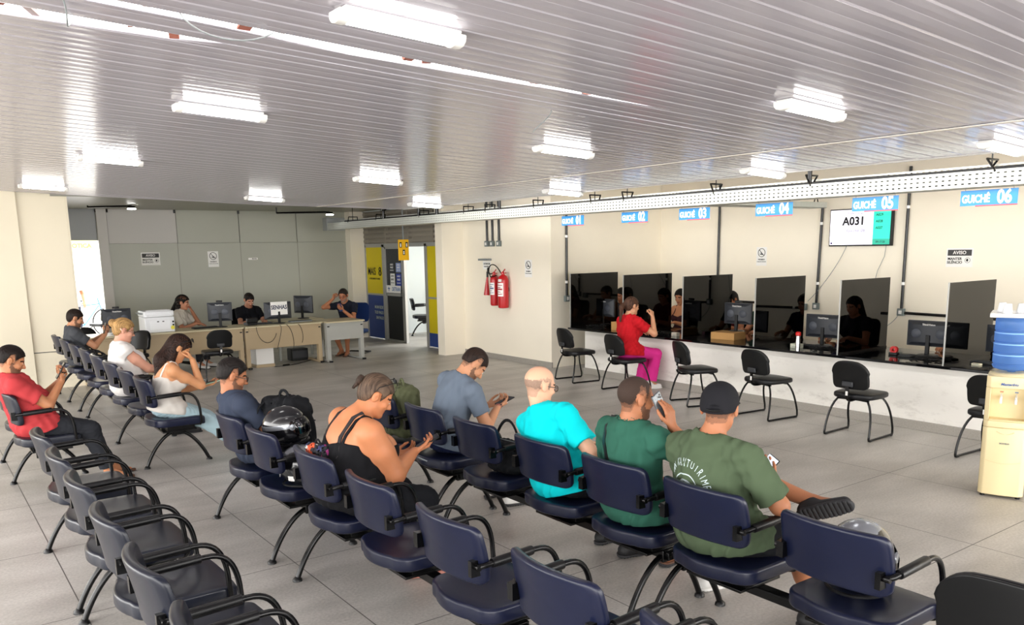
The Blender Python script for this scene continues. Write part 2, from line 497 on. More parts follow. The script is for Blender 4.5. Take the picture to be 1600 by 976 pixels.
M_eye = mat('eyeball', 'e8e4de', rough=0.2); M_iris = mat('iris', '2a1a12', rough=0.2)
M_glassframe = mat('spectacle_frame', '2a2422', rough=0.3)
M_lens = mat_clear('spectacle_lens', (0.75, 0.77, 0.8), 1.5)
M_lensdark = mat('dark_lens', '15141c', rough=0.12)
SK_MED, SK_TAN, SK_DARK, SK_LIGHT = 'c08a68', 'a96f4e', '7d4f38', 'd9a98c'

def hand_parts(W, dr, nr, curl, side, scale=1.0, spread=0.1, thumb=0.5):
    """capsules of a hand. W wrist, dr direction of fingers, nr palm normal (out of palm), side +1: thumb at +cross(dr,nr)"""
    dr = unit(dr); nr = np.array(nr, float); nr = unit(nr - dr * (nr @ dr)); sd = np.cross(dr, nr) * side
    W = np.array(W, float); out = []
    palm = []
    offs = [0.030, 0.010, -0.010, -0.029]; lens = [0.040, 0.045, 0.042, 0.033]
    for i, o in enumerate(offs):
        k = W + dr * (0.088 - abs(o - 0.01) * 0.25) * scale + sd * o * scale
        palm.append((W + dr * 0.015 + sd * o * 0.6 * scale, k, 0.0125 * scale, 0.0105 * scale))
        ang = 0.0; p = k; l = lens[i] * scale; c = curl if not isinstance(curl, (list, tuple)) else curl[i]
        fs = []
        for j, (fr, r0, r1) in enumerate(((1.0, .0098, .0086), (.66, .0086, .0078), (.5, .0078, .0066))):
            ang += c * (0.9, 1.25, 0.8)[j]
            d = dr * math.cos(ang) + nr * math.sin(ang) + sd * spread * (o / 0.03) * 0.35
            q = p + unit(d) * l * fr
            fs.append((p, q, r0 * scale, r1 * scale)); p = q
        out.append(fs)
    tb = W + dr * 0.03 * scale + sd * 0.026 * scale + nr * 0.004
    t1 = tb + unit(dr * 0.75 + sd * 0.65 + nr * 0.35 * thumb * 2) * 0.042 * scale
    t2 = t1 + unit(dr * 0.9 + sd * (0.25 - 0.4 * thumb) + nr * 0.55 * thumb * 2) * 0.034 * scale
    t3 = t2 + unit(dr * 0.9 - sd * 0.2 + nr * 0.5 * thumb * 2) * 0.022 * scale
    out.append([(W + dr * 0.008 * scale + sd * 0.012 * scale, tb, .013 * scale, .0135 * scale), (tb, t1, .0130 * scale, .0100 * scale), (t1, t2, .0100 * scale, .0090 * scale), (t2, t3, .0088 * scale, .0072 * scale)])
    return palm, out
def hand_sdf(P, H, scale=1.0):
    palm, fingers = H; d = None
    for (a, b, r0, r1) in palm:
        q = cap(P, a, b, r0, r1); d = q if d is None else smin(d, q, 0.014)
    for fs in fingers:
        e = None
        for (a, b, r0, r1) in fs:
            q = cap(P, a, b, r0, r1); e = q if e is None else smin(e, q, 0.004)
        d = smin(d, e, 0.005)
    return d

def head_frame(look, roll=0.0):
    f = unit(look); l = unit(np.cross((0, 0, 1), f)); u = np.cross(f, l)
    c, s = math.cos(roll), math.sin(roll)
    return np.stack([f, l * c + u * s, u * c - l * s], 1).astype(np.float32)   # columns: fwd, left, up

HL_X = [-.13, -.05, -.038, -.02, .010, .026, .034, .048, .066, .090]
HL_Z = [-.074, -.064, -.030, .030, .034, -.018, .008, .036, .056, .068]
class Person:
    def __init__(s, label, loc, rz=0.0, skin_col=SK_MED, w=1.0, h=0.006, **p):
        s.p = p; s.w = w; s.h = h; s.skin = skin(skin_col); s.skincol = skin_col; s.label = label; s.loc = loc; s.rz = rz
        g = p.get
        s.pel = np.array(g('pelvis', (-0.10, 0, 0.60)), float)
        s.neck = np.array(g('neck', (-0.14, 0, 1.04)), float)
        s.look = unit(g('look', (1, 0, -0.25))); s.HR = head_frame(s.look, g('roll', 0.0))
        s.head = np.array(g('head', s.neck + np.array((0.05, 0, 0.155)) + (s.look[0] * .02, s.look[1] * .02, 0)), float)
        up = unit(s.neck - s.pel); sl = np.array(g('shoulder_axis', (0, 1, 0)), float); sl = unit(sl - up * (sl @ up))
        s.up, s.left = up, sl; s.fwd = unit(np.cross(sl, up))
        s.TR = np.stack([s.fwd, sl, up], 1).astype(np.float32)
        sh = g('sh', 0.175) * (0.6 + 0.4 * w)
        s.S = {1: s.neck + sl * sh - up * 0.055 + s.fwd * 0.015 + np.array(g('shL', (0, 0, 0))), -1: s.neck - sl * sh - up * 0.055 + s.fwd * 0.015 + np.array(g('shR', (0, 0, 0)))}
        s.Hp = {1: s.pel + np.array((0.02, 0.095 * w, -0.01)), -1: s.pel + np.array((0.02, -0.095 * w, -0.01))}
        s.W, s.E, s.K, s.An, s.hand, s.toe = {}, {}, {}, {}, {}, {}
        for sd, n in ((1, 'L'), (-1, 'R')):
            wt = g('wrist' + n, (0.22, 0.14 * sd, 0.66))
            s.E[sd], s.W[sd] = ik(s.S[sd], wt, 0.285, 0.25, g('elbow' + n, (-0.3, 0.6 * sd, -1)))
            fa = unit(s.W[sd] - s.E[sd])
            s.hand[sd] = (g('hdir' + n, fa), g('hnorm' + n, (0, -sd * 0.3, -1)), g('curl' + n, 0.35), g('thumb' + n, 0.5))
            at = g('ankle' + n, (0.42, 0.13 * sd, 0.09))
            s.K[sd], s.An[sd] = ik(s.Hp[sd], at, 0.42, 0.41, g('knee' + n, (0.6, 0.15 * sd, 1)))
            s.toe[sd] = unit(g('toe' + n, (1, 0.15 * sd, -0.05)))
        s.hs = {sd: hand_parts(s.W[sd], s.hand[sd][0], s.hand[sd][1], s.hand[sd][2], (-1 if sd > 0 else 1), g('hscale', 1.0), thumb=s.hand[sd][3]) for sd in (1, -1)}
        allp = [s.pel, s.neck, s.head] + list(s.W.values()) + list(s.E.values()) + list(s.K.values()) + list(s.An.values()) + list(s.S.values())
        a = np.array(allp); s.lo = a.min(0) - 0.24; s.hi = a.max(0) + 0.24
        s.lo[2] = max(s.lo[2], -0.01)
        s.make_body()
    def dn(s, sd, t, sh):
        o = s.p.get('dn' + ('L' if sd > 0 else 'R'))
        if o is not None: o = np.array(o, float); return unit(o - t * (o @ t))
        return unit(np.cross(np.cross(t, sh), t)) if np.linalg.norm(np.cross(t, sh)) > .2 else np.array((0, 0, -1.))
    def torso(s, P, t=0.0, k=0.05):
        w = s.w; g = s.p.get; bl = g('belly', 0.0); pel, neck, f, l, u = s.pel, s.neck, s.fwd, s.left, s.up
        L = lambda q: pel + (neck - pel) * q
        d = ell(P, pel + u * 0.0, A3((.115 * w + t, .160 * w + t, .115 + t)), s.TR)
        d = smin(d, ell(P, L(.30) + f * (0.015 + bl * .5), A3((.108 * w + bl + t, .138 * w + bl * .6 + t, .15 + t)), s.TR), k)
        d = smin(d, ell(P, L(.64) + f * 0.01, A3((.118 * w ** .7 + t, .152 * w + t, .18 + t)), s.TR), k)
        d = smin(d, cap(P, s.S[1] * .62 + s.S[-1] * .38, s.S[-1] * .62 + s.S[1] * .38, .062 * w ** .7 + t, .062 * w ** .7 + t), k)
        for sd in (1, -1):
            d = smin(d, cap(P, neck + u * 0.01 - f * .005, s.S[sd] + u * .012, .045 + t, .046 * w ** .5 + t), 0.04)
            b = g('bust', 0.0)
            if b: d = smin(d, ell(P, L(.60) + f * (.085 * w ** .5 + b * .6) + l * .075 * sd * w ** .5, A3((b + .035 + t,) * 3)), 0.035)
        return d
    def body_sdf(s, P):
        w = s.w; g = s.p.get
        d = s.torso(P)
        ww = w ** .6; af = g('arm', 1.0)
        for sd in (1, -1):
            S, E, W = s.S[sd], s.E[sd], s.W[sd]
            a = smin(cap(P, S, E, .052 * ww * af, .041 * ww * af), cap(P, E, W, .041 * ww * af, .0265), 0.02)
            a = smin(a, ell(P, S * .55 + E * .45, (.046 * ww * af,) * 3), 0.03)
            d = smin(d, a, 0.035)
            K, An, H = s.K[sd], s.An[sd], s.Hp[sd]
            lg = smin(cap(P, H, K, .088 * ww, .056 * ww), cap(P, K, An, .053 * ww, .036), 0.03)
            sh = unit(An - K); back = unit(np.cross(np.cross(sh, unit(K - H)), sh)) if np.linalg.norm(np.cross(sh, unit(K - H))) > .1 else s.fwd
            lg = smin(lg, cap(P, K + sh * .09 - back * .018, K + sh * .2 - back * .012, .047 * ww, .038 * ww), 0.03)
            d = smin(d, lg, 0.03)
            t = s.toe[sd]; dn = s.dn(sd, t, sh)
            heel = An - t * .035 + dn * .045
            ft = smin(cap(P, An - t * .03 + dn * .042, An + t * .12 + dn * .050, .030, .022), cap(P, An, An + t * .11 + dn * .044, .035, .024), 0.02)
            ft = smin(ft, cap(P, An + t * .12 + dn * .051, An + t * .165 + dn * .056, .023, .013), 0.015)
            d = smin(d, ft, 0.02)
        # neck + head
        q = (P - A3(s.head)) @ s.HR
        nb = s.neck
        d = smin(d, cap(P, nb - s.up * .02, s.head + s.HR @ A3((-.02, 0, -.05)), .058 * w ** .35, .052 * w ** .35), 0.035)
        hd = ell(q, (-.012, 0, .032), (.098, .077, .088))
        hd = smin(hd, ell(q, (.028, 0, -.035), (.062, .059, .080)), 0.03)
        hd = smin(hd, cap(q, (.012, .047, -.058), (.062, .016, -.095), .017, .018), 0.025)
        hd = smin(hd, cap(q, (.012, -.047, -.058), (.062, -.016, -.095), .017, .018), 0.025)
        hd = smin(hd, ell(q, (.074, 0, -.094), (.016, .020, .016)), 0.02)
        hd = smin(hd, cap(q, (.076, -.034, .020), (.076, .034, .020), .011, .011), 0.015)
        for sd in (1, -1):
            hd = smin(hd, ell(q, (.062, .040 * sd, -.026), (.020, .020, .018)), 0.02)
            hd = smax(hd, -ell(q, (.099, .031 * sd, .002), (.016, .019, .013)), 0.012)
            hd = smin(hd, ell(q, (.078, .031 * sd, .001), (.0125, .0145, .0115)), 0.004)
        n = cap(q, (.086, 0, .010), (.108, 0, -.030), .0075, .0115)
        n = smin(n, cap(q, (.094, .012, -.035), (.094, -.012, -.035), .0085, .0085), 0.008)
        hd = smin(hd, n, 0.010)
        hd = smin(hd, cap(q, (.083, -.018, -.060), (.083, .018, -.060), .0065, .0065), 0.006)
        hd = smin(hd, cap(q, (.081, -.015, -.071), (.081, .015, -.071), .0075, .0075), 0.005)
        for sd in (1, -1):
            ear = ell(q, (-.014, .083 * sd, .0), (.021, .0115, .034))
            ear = smax(ear, -ell(q, (-.004, .097 * sd, .003), (.012, .009, .021)), 0.004)
            hd = smin(hd, ear, 0.006)
        d = smin(d, hd, 0.022)
        for sd in (1, -1):
            d = smin(d, hand_sdf(P, s.hs[sd]), 0.012)
        return d
    def make_body(s):
        V, F = sdf_mesh(s.body_sdf, s.lo, s.hi, s.h)
        mats = [s.skin]; c = V[F].mean(1); mi = np.zeros(len(F))
        q = (c - s.head) @ s.HR.astype(float)
        lips = (np.abs(q[:, 2] + .0655) < .0125) & (np.abs(q[:, 1]) < .026) & (q[:, 0] > .083)
        g = s.p.get
        mats.append(mat('lips', g('lipcol', '9a5a4c'), rough=0.45)); mi[lips] = 1
        eye = ((q[:, 0] > .083)) & (((np.abs(q[:, 1]) - .031) ** 2 / .0125 ** 2 + (q[:, 2] - .001) ** 2 / .0065 ** 2) < 1)
        mats.append(M_eye); mi[eye] = 2
        iris = eye & (((np.abs(q[:, 1]) - .031) ** 2 + (q[:, 2] - .001) ** 2) < .006 ** 2)
        mats.append(M_iris); mi[iris] = 3
        brow = (np.abs(q[:, 2] - .024 + (np.abs(q[:, 1]) - .032) * .2) < .0055) & (np.abs(np.abs(q[:, 1]) - .034) < .021) & (q[:, 0] > .06)
        mats.append(hairmat(g('browcol', '2a1d16'))); mi[brow] = 4
        st = g('stubble')
        if st:   # (colour, kind): 'beard' and/or 'crop'
            sc = np.array(hexc(s.skincol)); cc = np.array(hexc(st[0]))
            mats.append(mat('stubble_' + st[0] + s.skincol, tuple(sc * .28 + cc * .65), rough=0.7, var=0.35, vscale=160))
            mats.append(mat('crop_' + st[0] + s.skincol, tuple(sc * .04 + cc * .80), rough=0.8, var=0.4, vscale=220, bump=.4, bscale=300))
            mats.append(mat('fade_' + st[0] + s.skincol, tuple(sc * .58 + cc * .38), rough=0.7, var=0.2, vscale=160))
            jit = .003 * np.sin(170 * q[:, 1] + 3 * np.sin(90 * q[:, 0])) + .003 * np.sin(140 * q[:, 0] + 90 * q[:, 2])
            if 'beard' in st[1]:
                x, y, z = q[:, 0], np.abs(q[:, 1]), q[:, 2] + jit
                top = -.034 - .030 * np.clip((x - .02) / .07, 0, 1)
                m = (z < top) & (z > -.122 + .25 * np.clip(.07 - x, 0, .1)) & (x > .0 + .45 * np.clip(-.045 - z, 0, .1)) & (np.linalg.norm(q, axis=1) < .145) & ~lips
                m |= (np.abs(x - .012) < .010) & (z < -.01) & (z > -.05) & (y > .05)
                m |= (np.abs(q[:, 2] + .0505) < .0055) & (y < .030) & (x > .08)
                mi[m & (mi == 0)] = 5
            if 'crop' in st[1]:
                x, y, z = q[:, 0], np.abs(q[:, 1]), q[:, 2] + jit
                lim = np.interp(x, HL_X, HL_Z)
                near = (y < .088) & ~((x > -.04) & (x < .014) & (z < .033) & (y > .066))
                m = (z > lim - .006) & near & (np.linalg.norm(q, axis=1) < .16)
                if 'bald' in st[1]:
                    m &= (z < .055 + .25 * np.minimum(x, 0)) & (x < .035)
                    mi[m & (mi == 0)] = 7
                    mi[m & (z < .035) & (z > -.02) & (mi == 7)] = 5
                else:
                    mi[m & (mi == 0)] = 7
                    mi[m & (z > lim + .020) & (mi == 7)] = 5
                    mi[m & (z > lim + .042) & (mi == 5)] = 6
        o = np_object('person', V, F, mats, None, mi)
        o.location = s.loc; o.rotation_euler = (0, 0, s.rz)
        tag(o, s.label, 'person', 'people waiting on the benches' if s.p.get('waiting') else None)
        s.o = o
    def mesh(s, name, f, m, h=None, lo=None, hi=None, label=None):
        V, F = sdf_mesh(f, s.lo if lo is None else lo, s.hi if hi is None else hi, h or s.h)
        o = np_object(name, V, F, m, s.o)
        if label: o['label'] = label
        return o
    # --- clothes
    def shirt(s, m, name='shirt', sleeve=0.55, t=0.014, hem=-0.07, flare=0.020, neckr=0.075, folds=0.004, collar=False, tank=False, vneck=0.0, label=None, seed=1.0):
        g = s.p.get
        def f(P):
            d = s.torso(P, t, 0.055)
            for sd in (1, -1):
                H, K = s.Hp[sd], s.K[sd]
                d = smin(d, cap(P, H, H * .80 + K * .20, .102 * s.w ** .6 + t, .100 * s.w ** .6 + t), 0.05)
            d = smin(d, ell(P, s.pel, A3((.128 * s.w + t, .172 * s.w + t, .13 + t)), s.TR), 0.05)
            # drape: fill the hollow of the lap/back
            if not tank:
                for sd in (1, -1):
                    S, E = s.S[sd], s.E[sd]; ww = s.w ** .6
                    fa = sleeve
                    if sleeve <= 1:
                        e = S + (E - S) * sleeve
                        r1 = (.052 + (.041 - .052) * sleeve) * ww + flare
                        a = cap(P, S, e, .054 * ww + t, r1, cut=True)
                    else:
                        W = s.W[sd]; e = E + (W - E) * (sleeve - 1)
                        a = smin(cap(P, S, E, .054 * ww + t, .046 * ww + t), cap(P, E, e, .046 * ww + t, .036 + t * .6, cut=True), 0.02)
                    d = smin(d, a, 0.03)
            d = d + folds * fold(P, .62, seed) * 0.95
            up = s.up
            d = np.maximum(d, -plane(P, s.pel + up * hem, up))
            if tank:
                for sd in (1, -1):
                    S = s.S[sd]
                    d = smax(d, -(cap(P, S + s.left * sd * .05 + up * .1, S + s.left * sd * .06 - up * .05, .07, .055)), 0.008)
                    d = smax(d, -cap(P, S * 1 + s.left * sd * .05 + up * .05, S + s.left * sd * .05 - up * .05, .10, .08), 0.008)
                yy = (P - A3(s.neck)) @ A3(s.left)
                d = smax(d, plane(P, s.neck - up * .125, up) + .035 * np.clip(1 - np.abs(yy) / .10, 0, 1), 0.008)
            else:
                hd = unit(s.head - s.neck)
                d = smax(d, -cap(P, s.neck + hd * .035 + s.fwd * .005, s.neck + hd * .2, neckr, neckr), 0.006)
                if vneck: d = smax(d, -cap(P, s.neck + s.fwd * .08 + up * .02, s.neck + s.fwd * .13 - up * vneck, .05, .02), 0.006)
                d = np.maximum(d, plane(P, s.neck + hd * .06, hd))
            return d
        o = s.mesh(name, f, m, label=label)
        if collar:
            hd = unit(s.head - s.neck)
            def fc(P):
                a = cap(P, s.neck + hd * .005 + s.fwd * .004, s.neck + hd * .055 + s.fwd * .004, .083, .068)
                b = cap(P, s.neck - hd * .03, s.neck + hd * .09, .074, .060)
                d = np.maximum(a, -b); d = np.maximum(d, plane(P, s.neck + hd * .062, hd)); d = np.maximum(d, -plane(P, s.neck - hd * .004, hd))
                return d
            s.mesh('collar', fc, m, lo=s.neck - .14, hi=s.neck + .16, h=0.005)
        return o
    def straps(s, m, off=.105, wd=.010, drop=(.16, .15), name='shoulder_strap', t=0.0, fan=.0):
        up = Vector(s.up.tolist()); lf = Vector(s.left.tolist()); fw = Vector(s.fwd.tolist()); nk = Vector(s.neck.tolist())
        for sd in (-1, 1):
            c = nk + lf * sd * off - up * .05
            pts = [(c + fw * .05 - up * drop[0] * k, fw + up * .1) for k in (1, .75, .5)] + [(c + fw * .045 - up * .03, fw + up * .7), (c + fw * .02, up + fw * .3), (c, up), (c - fw * .02, up - fw * .5)] + [(c - fw * .02 - up * drop[1] * k + lf * sd * fan * k, -fw + up * .15) for k in (.25, .45, .6, .8, 1.0)]
            strap(s, pts, wd, name, m, s.o, s.o, t)
    def trousers(s, m, name='trousers', leg=1.85, t=0.013, flare=0.0, folds=0.0035, seed=2.0, top=0.085, label=None):
        def f(P):
            d = ell(P, s.pel, A3((.117 * s.w + .006, .162 * s.w + .006, .117 + .006)), s.TR)
            for sd in (1, -1):
                H, K, An = s.Hp[sd], s.K[sd], s.An[sd]; ww = s.w ** .6
                if leg <= 1:
                    e = H + (K - H) * leg
                    a = cap(P, H, e, .091 * ww + .007, (.092 - .03 * leg) * ww + t + flare, cut=True)
                else:
                    e = K + (An - K) * (leg - 1)
                    a = smin(cap(P, H, K, .090 * ww + .007, .060 * ww + t), cap(P, K, e, .060 * ww + t, .044 + t + flare, cut=True), 0.03)
                d = smin(d, a, 0.025)
            d = d + folds * fold(P, 1.15, seed) * 0.6
            return np.maximum(d, plane(P, s.pel + s.up * top, s.up))
        return s.mesh(name, f, m, label=label)
    def shoes(s, m, sole=None, label=None, kind='shoe', sides=(1, -1)):
        for sd in sides:
            An, t = s.An[sd], s.toe[sd]; sh = unit(An - s.K[sd])
            dn = s.dn(sd, t, sh)
            sl = np.cross(t, dn)
            R = np.stack([t, sl, dn], 1).astype(np.float32)
            c = An + t * .06 + dn * .045
            def f(P):
                d = smin(cap(P, An - t * .045 + dn * .045, An + t * .15 + dn * .056, .042, .036), ell(P, An - t * .01 + dn * .0, (.05, .042, .05), R), 0.03)
                if kind == 'sandal':
                    d = smin(cap(P, An - t * .045 + dn * .066, An + t * .17 + dn * .072, .040, .042), cap(P, An + t * .10 + dn * .02, An + t * .12 + dn * .04, .034, .04), 0.01)
                    d = np.maximum(d, -plane(P, An + dn * .058, dn)) if True else d
                q = (P - A3(An)) @ R
                d = np.maximum(d, q[:, 2] - .083)
                if kind == 'shoe':
                    d = smax(d, -cap(P, An - dn * .10 - t * .005, An - dn * .002 - t * .005, .05, .034), 0.006)
                return d
            def g(P):
                q = (P - A3(An)) @ R
                d = smin(cap(P, An - t * .045 + dn * .070, An + t * .155 + dn * .072, .046, .043), cap(P, An + t * .04 + dn * .07, An + t * .1 + dn * .07, .044, .048), 0.02)
                d = np.maximum(np.maximum(d, q[:, 2] - .088), .068 - q[:, 2])
                gr = np.abs(((q[:, 0] + .5) % .022) - .011) - .003
                return np.maximum(d, -np.maximum(gr, .082 - q[:, 2]))
            o = s.mesh(kind, f, m, lo=An - .26, hi=An + .27, h=min(s.h, 0.005), label=label)
            if sole is not None:
                V, F = sdf_mesh(g, An - .26, An + .27, min(s.h, 0.004))
                np_object('sole', V, F, sole, o)
    # --- hair
    def hair(s, m, t=0.012, lift=0.0, line=(.075, .060), slope=0.95, side=-0.062, extra=None, noise=0.0015, label=None, part=None):
        """cap of hair; line = (forward, up) of the front hairline"""
        M = m
        def f(P):
            q = (P - A3(s.head)) @ s.HR
            d = ell(q, (-.014, 0, .034), (.098 + t, .078 + t, .089 + t * 1.1))
            d = smin(d, ell(q, (-.050, 0, -.018), (.046 + t * .8, .056 + t * .5, .052 + t * .7)), 0.03)
            x, y, z = q[:, 0], np.abs(q[:, 1]), q[:, 2]
            lim = np.interp(x, HL_X, HL_Z) + (line[1] - .066) * np.clip((x - .03) / .05, 0, 1)
            mid = np.clip(1 - y / .045, 0, 1)
            lim = np.where((x > -.045) & (x < .05) , lim * (1 - mid) + .03 * mid, lim)
            lim = lim + lift * np.clip((.055 - x) / .03, 0, 1)
            lim = lim + .0035 * np.sin(150 * q[:, 1] + 60 * x) + .0025 * np.sin(310 * x + 200 * q[:, 1])
            d = np.maximum(d, (lim - z) * .6)
            for sd in (1, -1): d = np.maximum(d, -(ell(q, (-.012, .086 * sd, -.002), (.024, .024, .036))))
            if extra is not None: d = smin(d, extra(q, P), 0.02)
            d = d + noise * np.sin(240 * q[:, 1] + 20 * np.sin(30 * q[:, 2]) + 9 * np.sin(25 * q[:, 0])) + .7 * noise * np.sin(420 * q[:, 1] + 60 * q[:, 0] + 14 * np.sin(40 * q[:, 2]))
            return d
        hd = s.head
        return s.mesh('hair', f, m, lo=hd - A3((.34, .3, .46)), hi=hd + A3((.3, .3, .22)), h=min(s.h, .005), label=label)
    def tubechild(s, name, pts, r, m, head=True, n=8, label=None):
        mb = MB()
        for path in pts:
            if head: path = [Vector((s.head + s.HR.astype(float) @ np.array(p, float)).tolist()) for p in path]
            mb.tube(path, r, n)
        o = mb.build(name, m, s.o)
        if label: o['label'] = label
        return o
    def glasses(s, up=0.0, fwd=0.0, dark=False, m=None, label=None, tilt=0.0, ys=1.0):
        """spectacles; up/fwd shift them onto the hair"""
        m = m or M_glassframe; mb = MB(); lens = MB()
        c, si = math.cos(tilt), math.sin(tilt)
        def T(p):
            x, y, z = p; y *= ys; x0 = x * c - z * si; z0 = x * si + z * c
            v = s.head + s.HR.astype(float) @ np.array((x0 + fwd, y, z0 + up), float); return Vector(v.tolist())
        for sd in (1, -1):
            ring = [(.106 - abs(.034 + .021 * math.cos(a)) * .12, sd * (.034 + .024 * math.cos(a)), -.002 + .018 * math.sin(a)) for a in [2 * PI * k / 18 for k in range(19)]]
            mb.tube([T(p) for p in ring], .0022, 6)
            lens.add([T(p) for p in ring[:-1]], [tuple(range(18))])
            mb.tube([T((.098, sd * .059, .004)), T((.05, sd * .080, .006)), T((-.01, sd * .087, .006)), T((-.03, sd * .086, -.012))], .0022, 6)
        mb.tube([T((.105, .012, .004)), T((.108, 0, .006)), T((.105, -.012, .004))], .0022, 6)
        o = mb.build('glasses', m, s.o)
        if label: o['label'] = label
        lens.build('lens', M_lensdark if dark else M_lens, o, smooth=False)
        return o
    def world(s, p):
        c, si = math.cos(s.rz), math.sin(s.rz)
        return (s.loc[0] + p[0] * c - p[1] * si, s.loc[1] + p[0] * si + p[1] * c, s.loc[2] + p[2])

def strap(P_, pts, w_=.02, name='bag_strap', m=None, obj=None, parent=None, t=0.0):
    """webbing lying on a garment: pts are points beside the body, pressed onto obj"""
    m = m or M_blackplastic
    mb = MB(); vs = []
    dg = bpy.context.evaluated_depsgraph_get(); dg.update()
    path = []
    for a, d in pts:
        a = Vector(a); d = Vector(d).normalized(); hit, loc, nr, ix = obj.ray_cast(a + d * .4, -d)
        if hit and (loc - a).length < .16: path.append((loc + nr * t, nr))
    for i, (l, n_) in enumerate(path):
        t_ = (path[min(i + 1, len(path) - 1)][0] - path[max(i - 1, 0)][0]).normalized(); s_ = t_.cross(n_).normalized()
        vs += [l - n_ * .003 - s_ * w_, l + n_ * .006 - s_ * w_ * .9, l + n_ * .006 + s_ * w_ * .9, l - n_ * .003 + s_ * w_]
    fs = []
    for i in range(len(path) - 1):
        for k in range(3): fs.append((i * 4 + k, i * 4 + k + 1, i * 4 + 4 + k + 1, i * 4 + 4 + k))
    mb.add(vs, fs); return mb.build(name, m, parent)
def phone(P, sd, label, col=None, screen=None, off=(0.075, 0.0, 0.026), up=None, screen_out=None, L=0.155, group=None, at=None):
    """a phone lying in the hand of person P; screen side faces away from the palm"""
    dr = unit(P.hand[sd][0]); nr = np.array(P.hand[sd][1], float); nr = unit(nr - dr * (nr @ dr)); sv = np.cross(dr, nr)
    c = P.W[sd] + dr * off[0] + sv * off[1] + nr * off[2]
    if at is not None: c = np.array(at, float)
    upv = unit(up) if up is not None else dr
    nn = unit(screen_out) if screen_out is not None else nr
    r = unit(np.cross(upv, nn)); nn = np.cross(r, upv)
    M = frame(r, upv, c)
    t = thing('mobile_phone', label, 'phone', (0, 0, 0), 0, group)
    t.location = P.world(c); 
    Rz = Matrix.Rotation(P.rz, 4, 'Z'); Ml = M.copy(); Ml.translation = (0, 0, 0)
    t.rotation_euler = (Rz @ Ml).to_euler()
    MB().box((-.037, -L / 2, -.0045), (.037, L / 2, .0045)).build('case', col or M_blackplastic, t, bevel=.004)
    MB().box((-.034, -L / 2 + .004, .0046), (.034, L / 2 - .004, .0054)).build('screen', screen or M_screen_dark, t, bevel=.0003)
    mb = MB()
    for a, b in ((-.022, .06), (-.022, .045), (-.01, .052)):
        mb.lathe([(.0055, -.0066), (.0055, -.0045)], 12, 0, Matrix.Translation((a, b, 0)))
    mb.build('camera_lens', M_lensdark, t)
    return t
M_screen_dark = mat('dark_phone_screen', '23262e', rough=0.1)
M_screen_lit = mat('lit_phone_screen', 'd8dde6', rough=0.2, emit='dfe6f2', estr=0.7)
# ------------------------------------------------------------------ structure
M_floor = mat_floor()
M_cream = mat_wall('cream_wall', 'e8dfc8', stain='8f8472', amt=0.35, hi=0.6)
M_creamR = mat_wall('cream_painted_wall', 'f2ead8')
M_whitewall = mat_wall('white_scuffed_wall', 'e6e3dc', stain='8b8378', amt=0.75, hi=0.75)
M_greypanel = mat('grey_green_laminate_panel', 'aaab9e', rough=0.32, spec=0.45, var=0.04, vscale=1.5)
M_greypanel2 = mat('grey_laminate_panel', 'bdbab5', rough=0.35, spec=0.45, var=0.04, vscale=1.5)
M_darkpanel = mat('dark_grey_laminate_panel', '7d7f80', rough=0.3)
M_plinth = mat('granilite_plinth', '99948c', rough=0.55, var=0.25, vscale=70)
M_pvc = mat('white_pvc_ceiling', 'b9b5be', rough=0.16, spec=0.55, var=0.02, vscale=2)
M_soffit = mat('grey_green_soffit', '8d8c80', rough=0.35)
M_trim = mat('aluminium_trim', 'a9a9a6', rough=0.4, metal=0.4)
M_groove = mat('dark_joint', '55544e', rough=0.8)
M_outground = mat('pale_concrete', 'c9c6c0', rough=0.9)

# floor: rooms plus the pavement outside
struct(MB().box((-14, -10, -0.2), (14, 17.8, 0)).build('floor', M_floor, smooth=False))
struct(MB().box((-14, 17.8, -0.2), (14, 40, -0.005)).build('trim_pavement', M_outground, smooth=False))

CZ = lambda x: 2.99 - 0.05 * x
def sheet(name, y0f, y1f, ylo, yhi, xs, m=M_pvc):
    """PVC slat ceiling: 10 cm strips along X with V joints and a slightly bowed face"""
    rows = []
    y = math.floor(ylo / 0.2) * 0.2
    while y < yhi:
        rows += [(y, .006), (y + .006, .0), (y + .012, -.002), (y + .018, 0), (y + .06, -.0007), (y + .096, 0), (y + .099, .002), (y + .101, .002), (y + .104, 0), (y + .15, -.0007), (y + .194, 0)]
        y += 0.2
    mb = MB(); nx = len(xs)
    vs = []
    for (yy, dz) in rows:
        for x in xs:
            vs.append((x, min(max(yy, y0f(x)), y1f(x)), CZ(x) + dz))
    fs = [(j * nx + i, j * nx + i + 1, (j + 1) * nx + i + 1, (j + 1) * nx + i) for j in range(len(rows) - 1) for i in range(nx - 1)]
    mb.add(vs, fs)
    o = mb.build(name, m, smooth=False)
    sd = o.modifiers.new('thickness', 'SOLIDIFY'); sd.thickness = 0.004; sd.offset = 1.0 if True else -1
    return struct(o)
XE = 6.72
lerp = lambda x, a: np.interp(x, [p[0] for p in a], [p[1] for p in a])
sheet('ceiling', lambda x: -4.2, lambda x: 3.56, -4.2, 3.56, [-5, 0, 3, XE])
sheet('ceiling_strip', lambda x: lerp(x, [(-5, 3.60), (.7, 3.60), (1.2, 3.655), (1.8, 3.70), (3.0, 3.62), (3.9, 3.565), (7, 3.562)]), lambda x: 3.90, 3.5, 3.90, [-5, 1.2, 1.5, 1.8, 3.0, 3.9, XE])
sheet('ceiling_rear', lambda x: lerp(x, [(-5, 4.7), (.43, 4.06), (1.08, 3.985), (1.3, 3.903), (7, 3.903)]), lambda x: 14.04 if x < 2.1 else lerp(x, [(2.1, 13.95), (4.7, 13.3), (7, 12.0)]), 3.8, 14.04, [-5, .43, 1.08, 1.3, 2.0999, 2.1001, 4.7, XE])
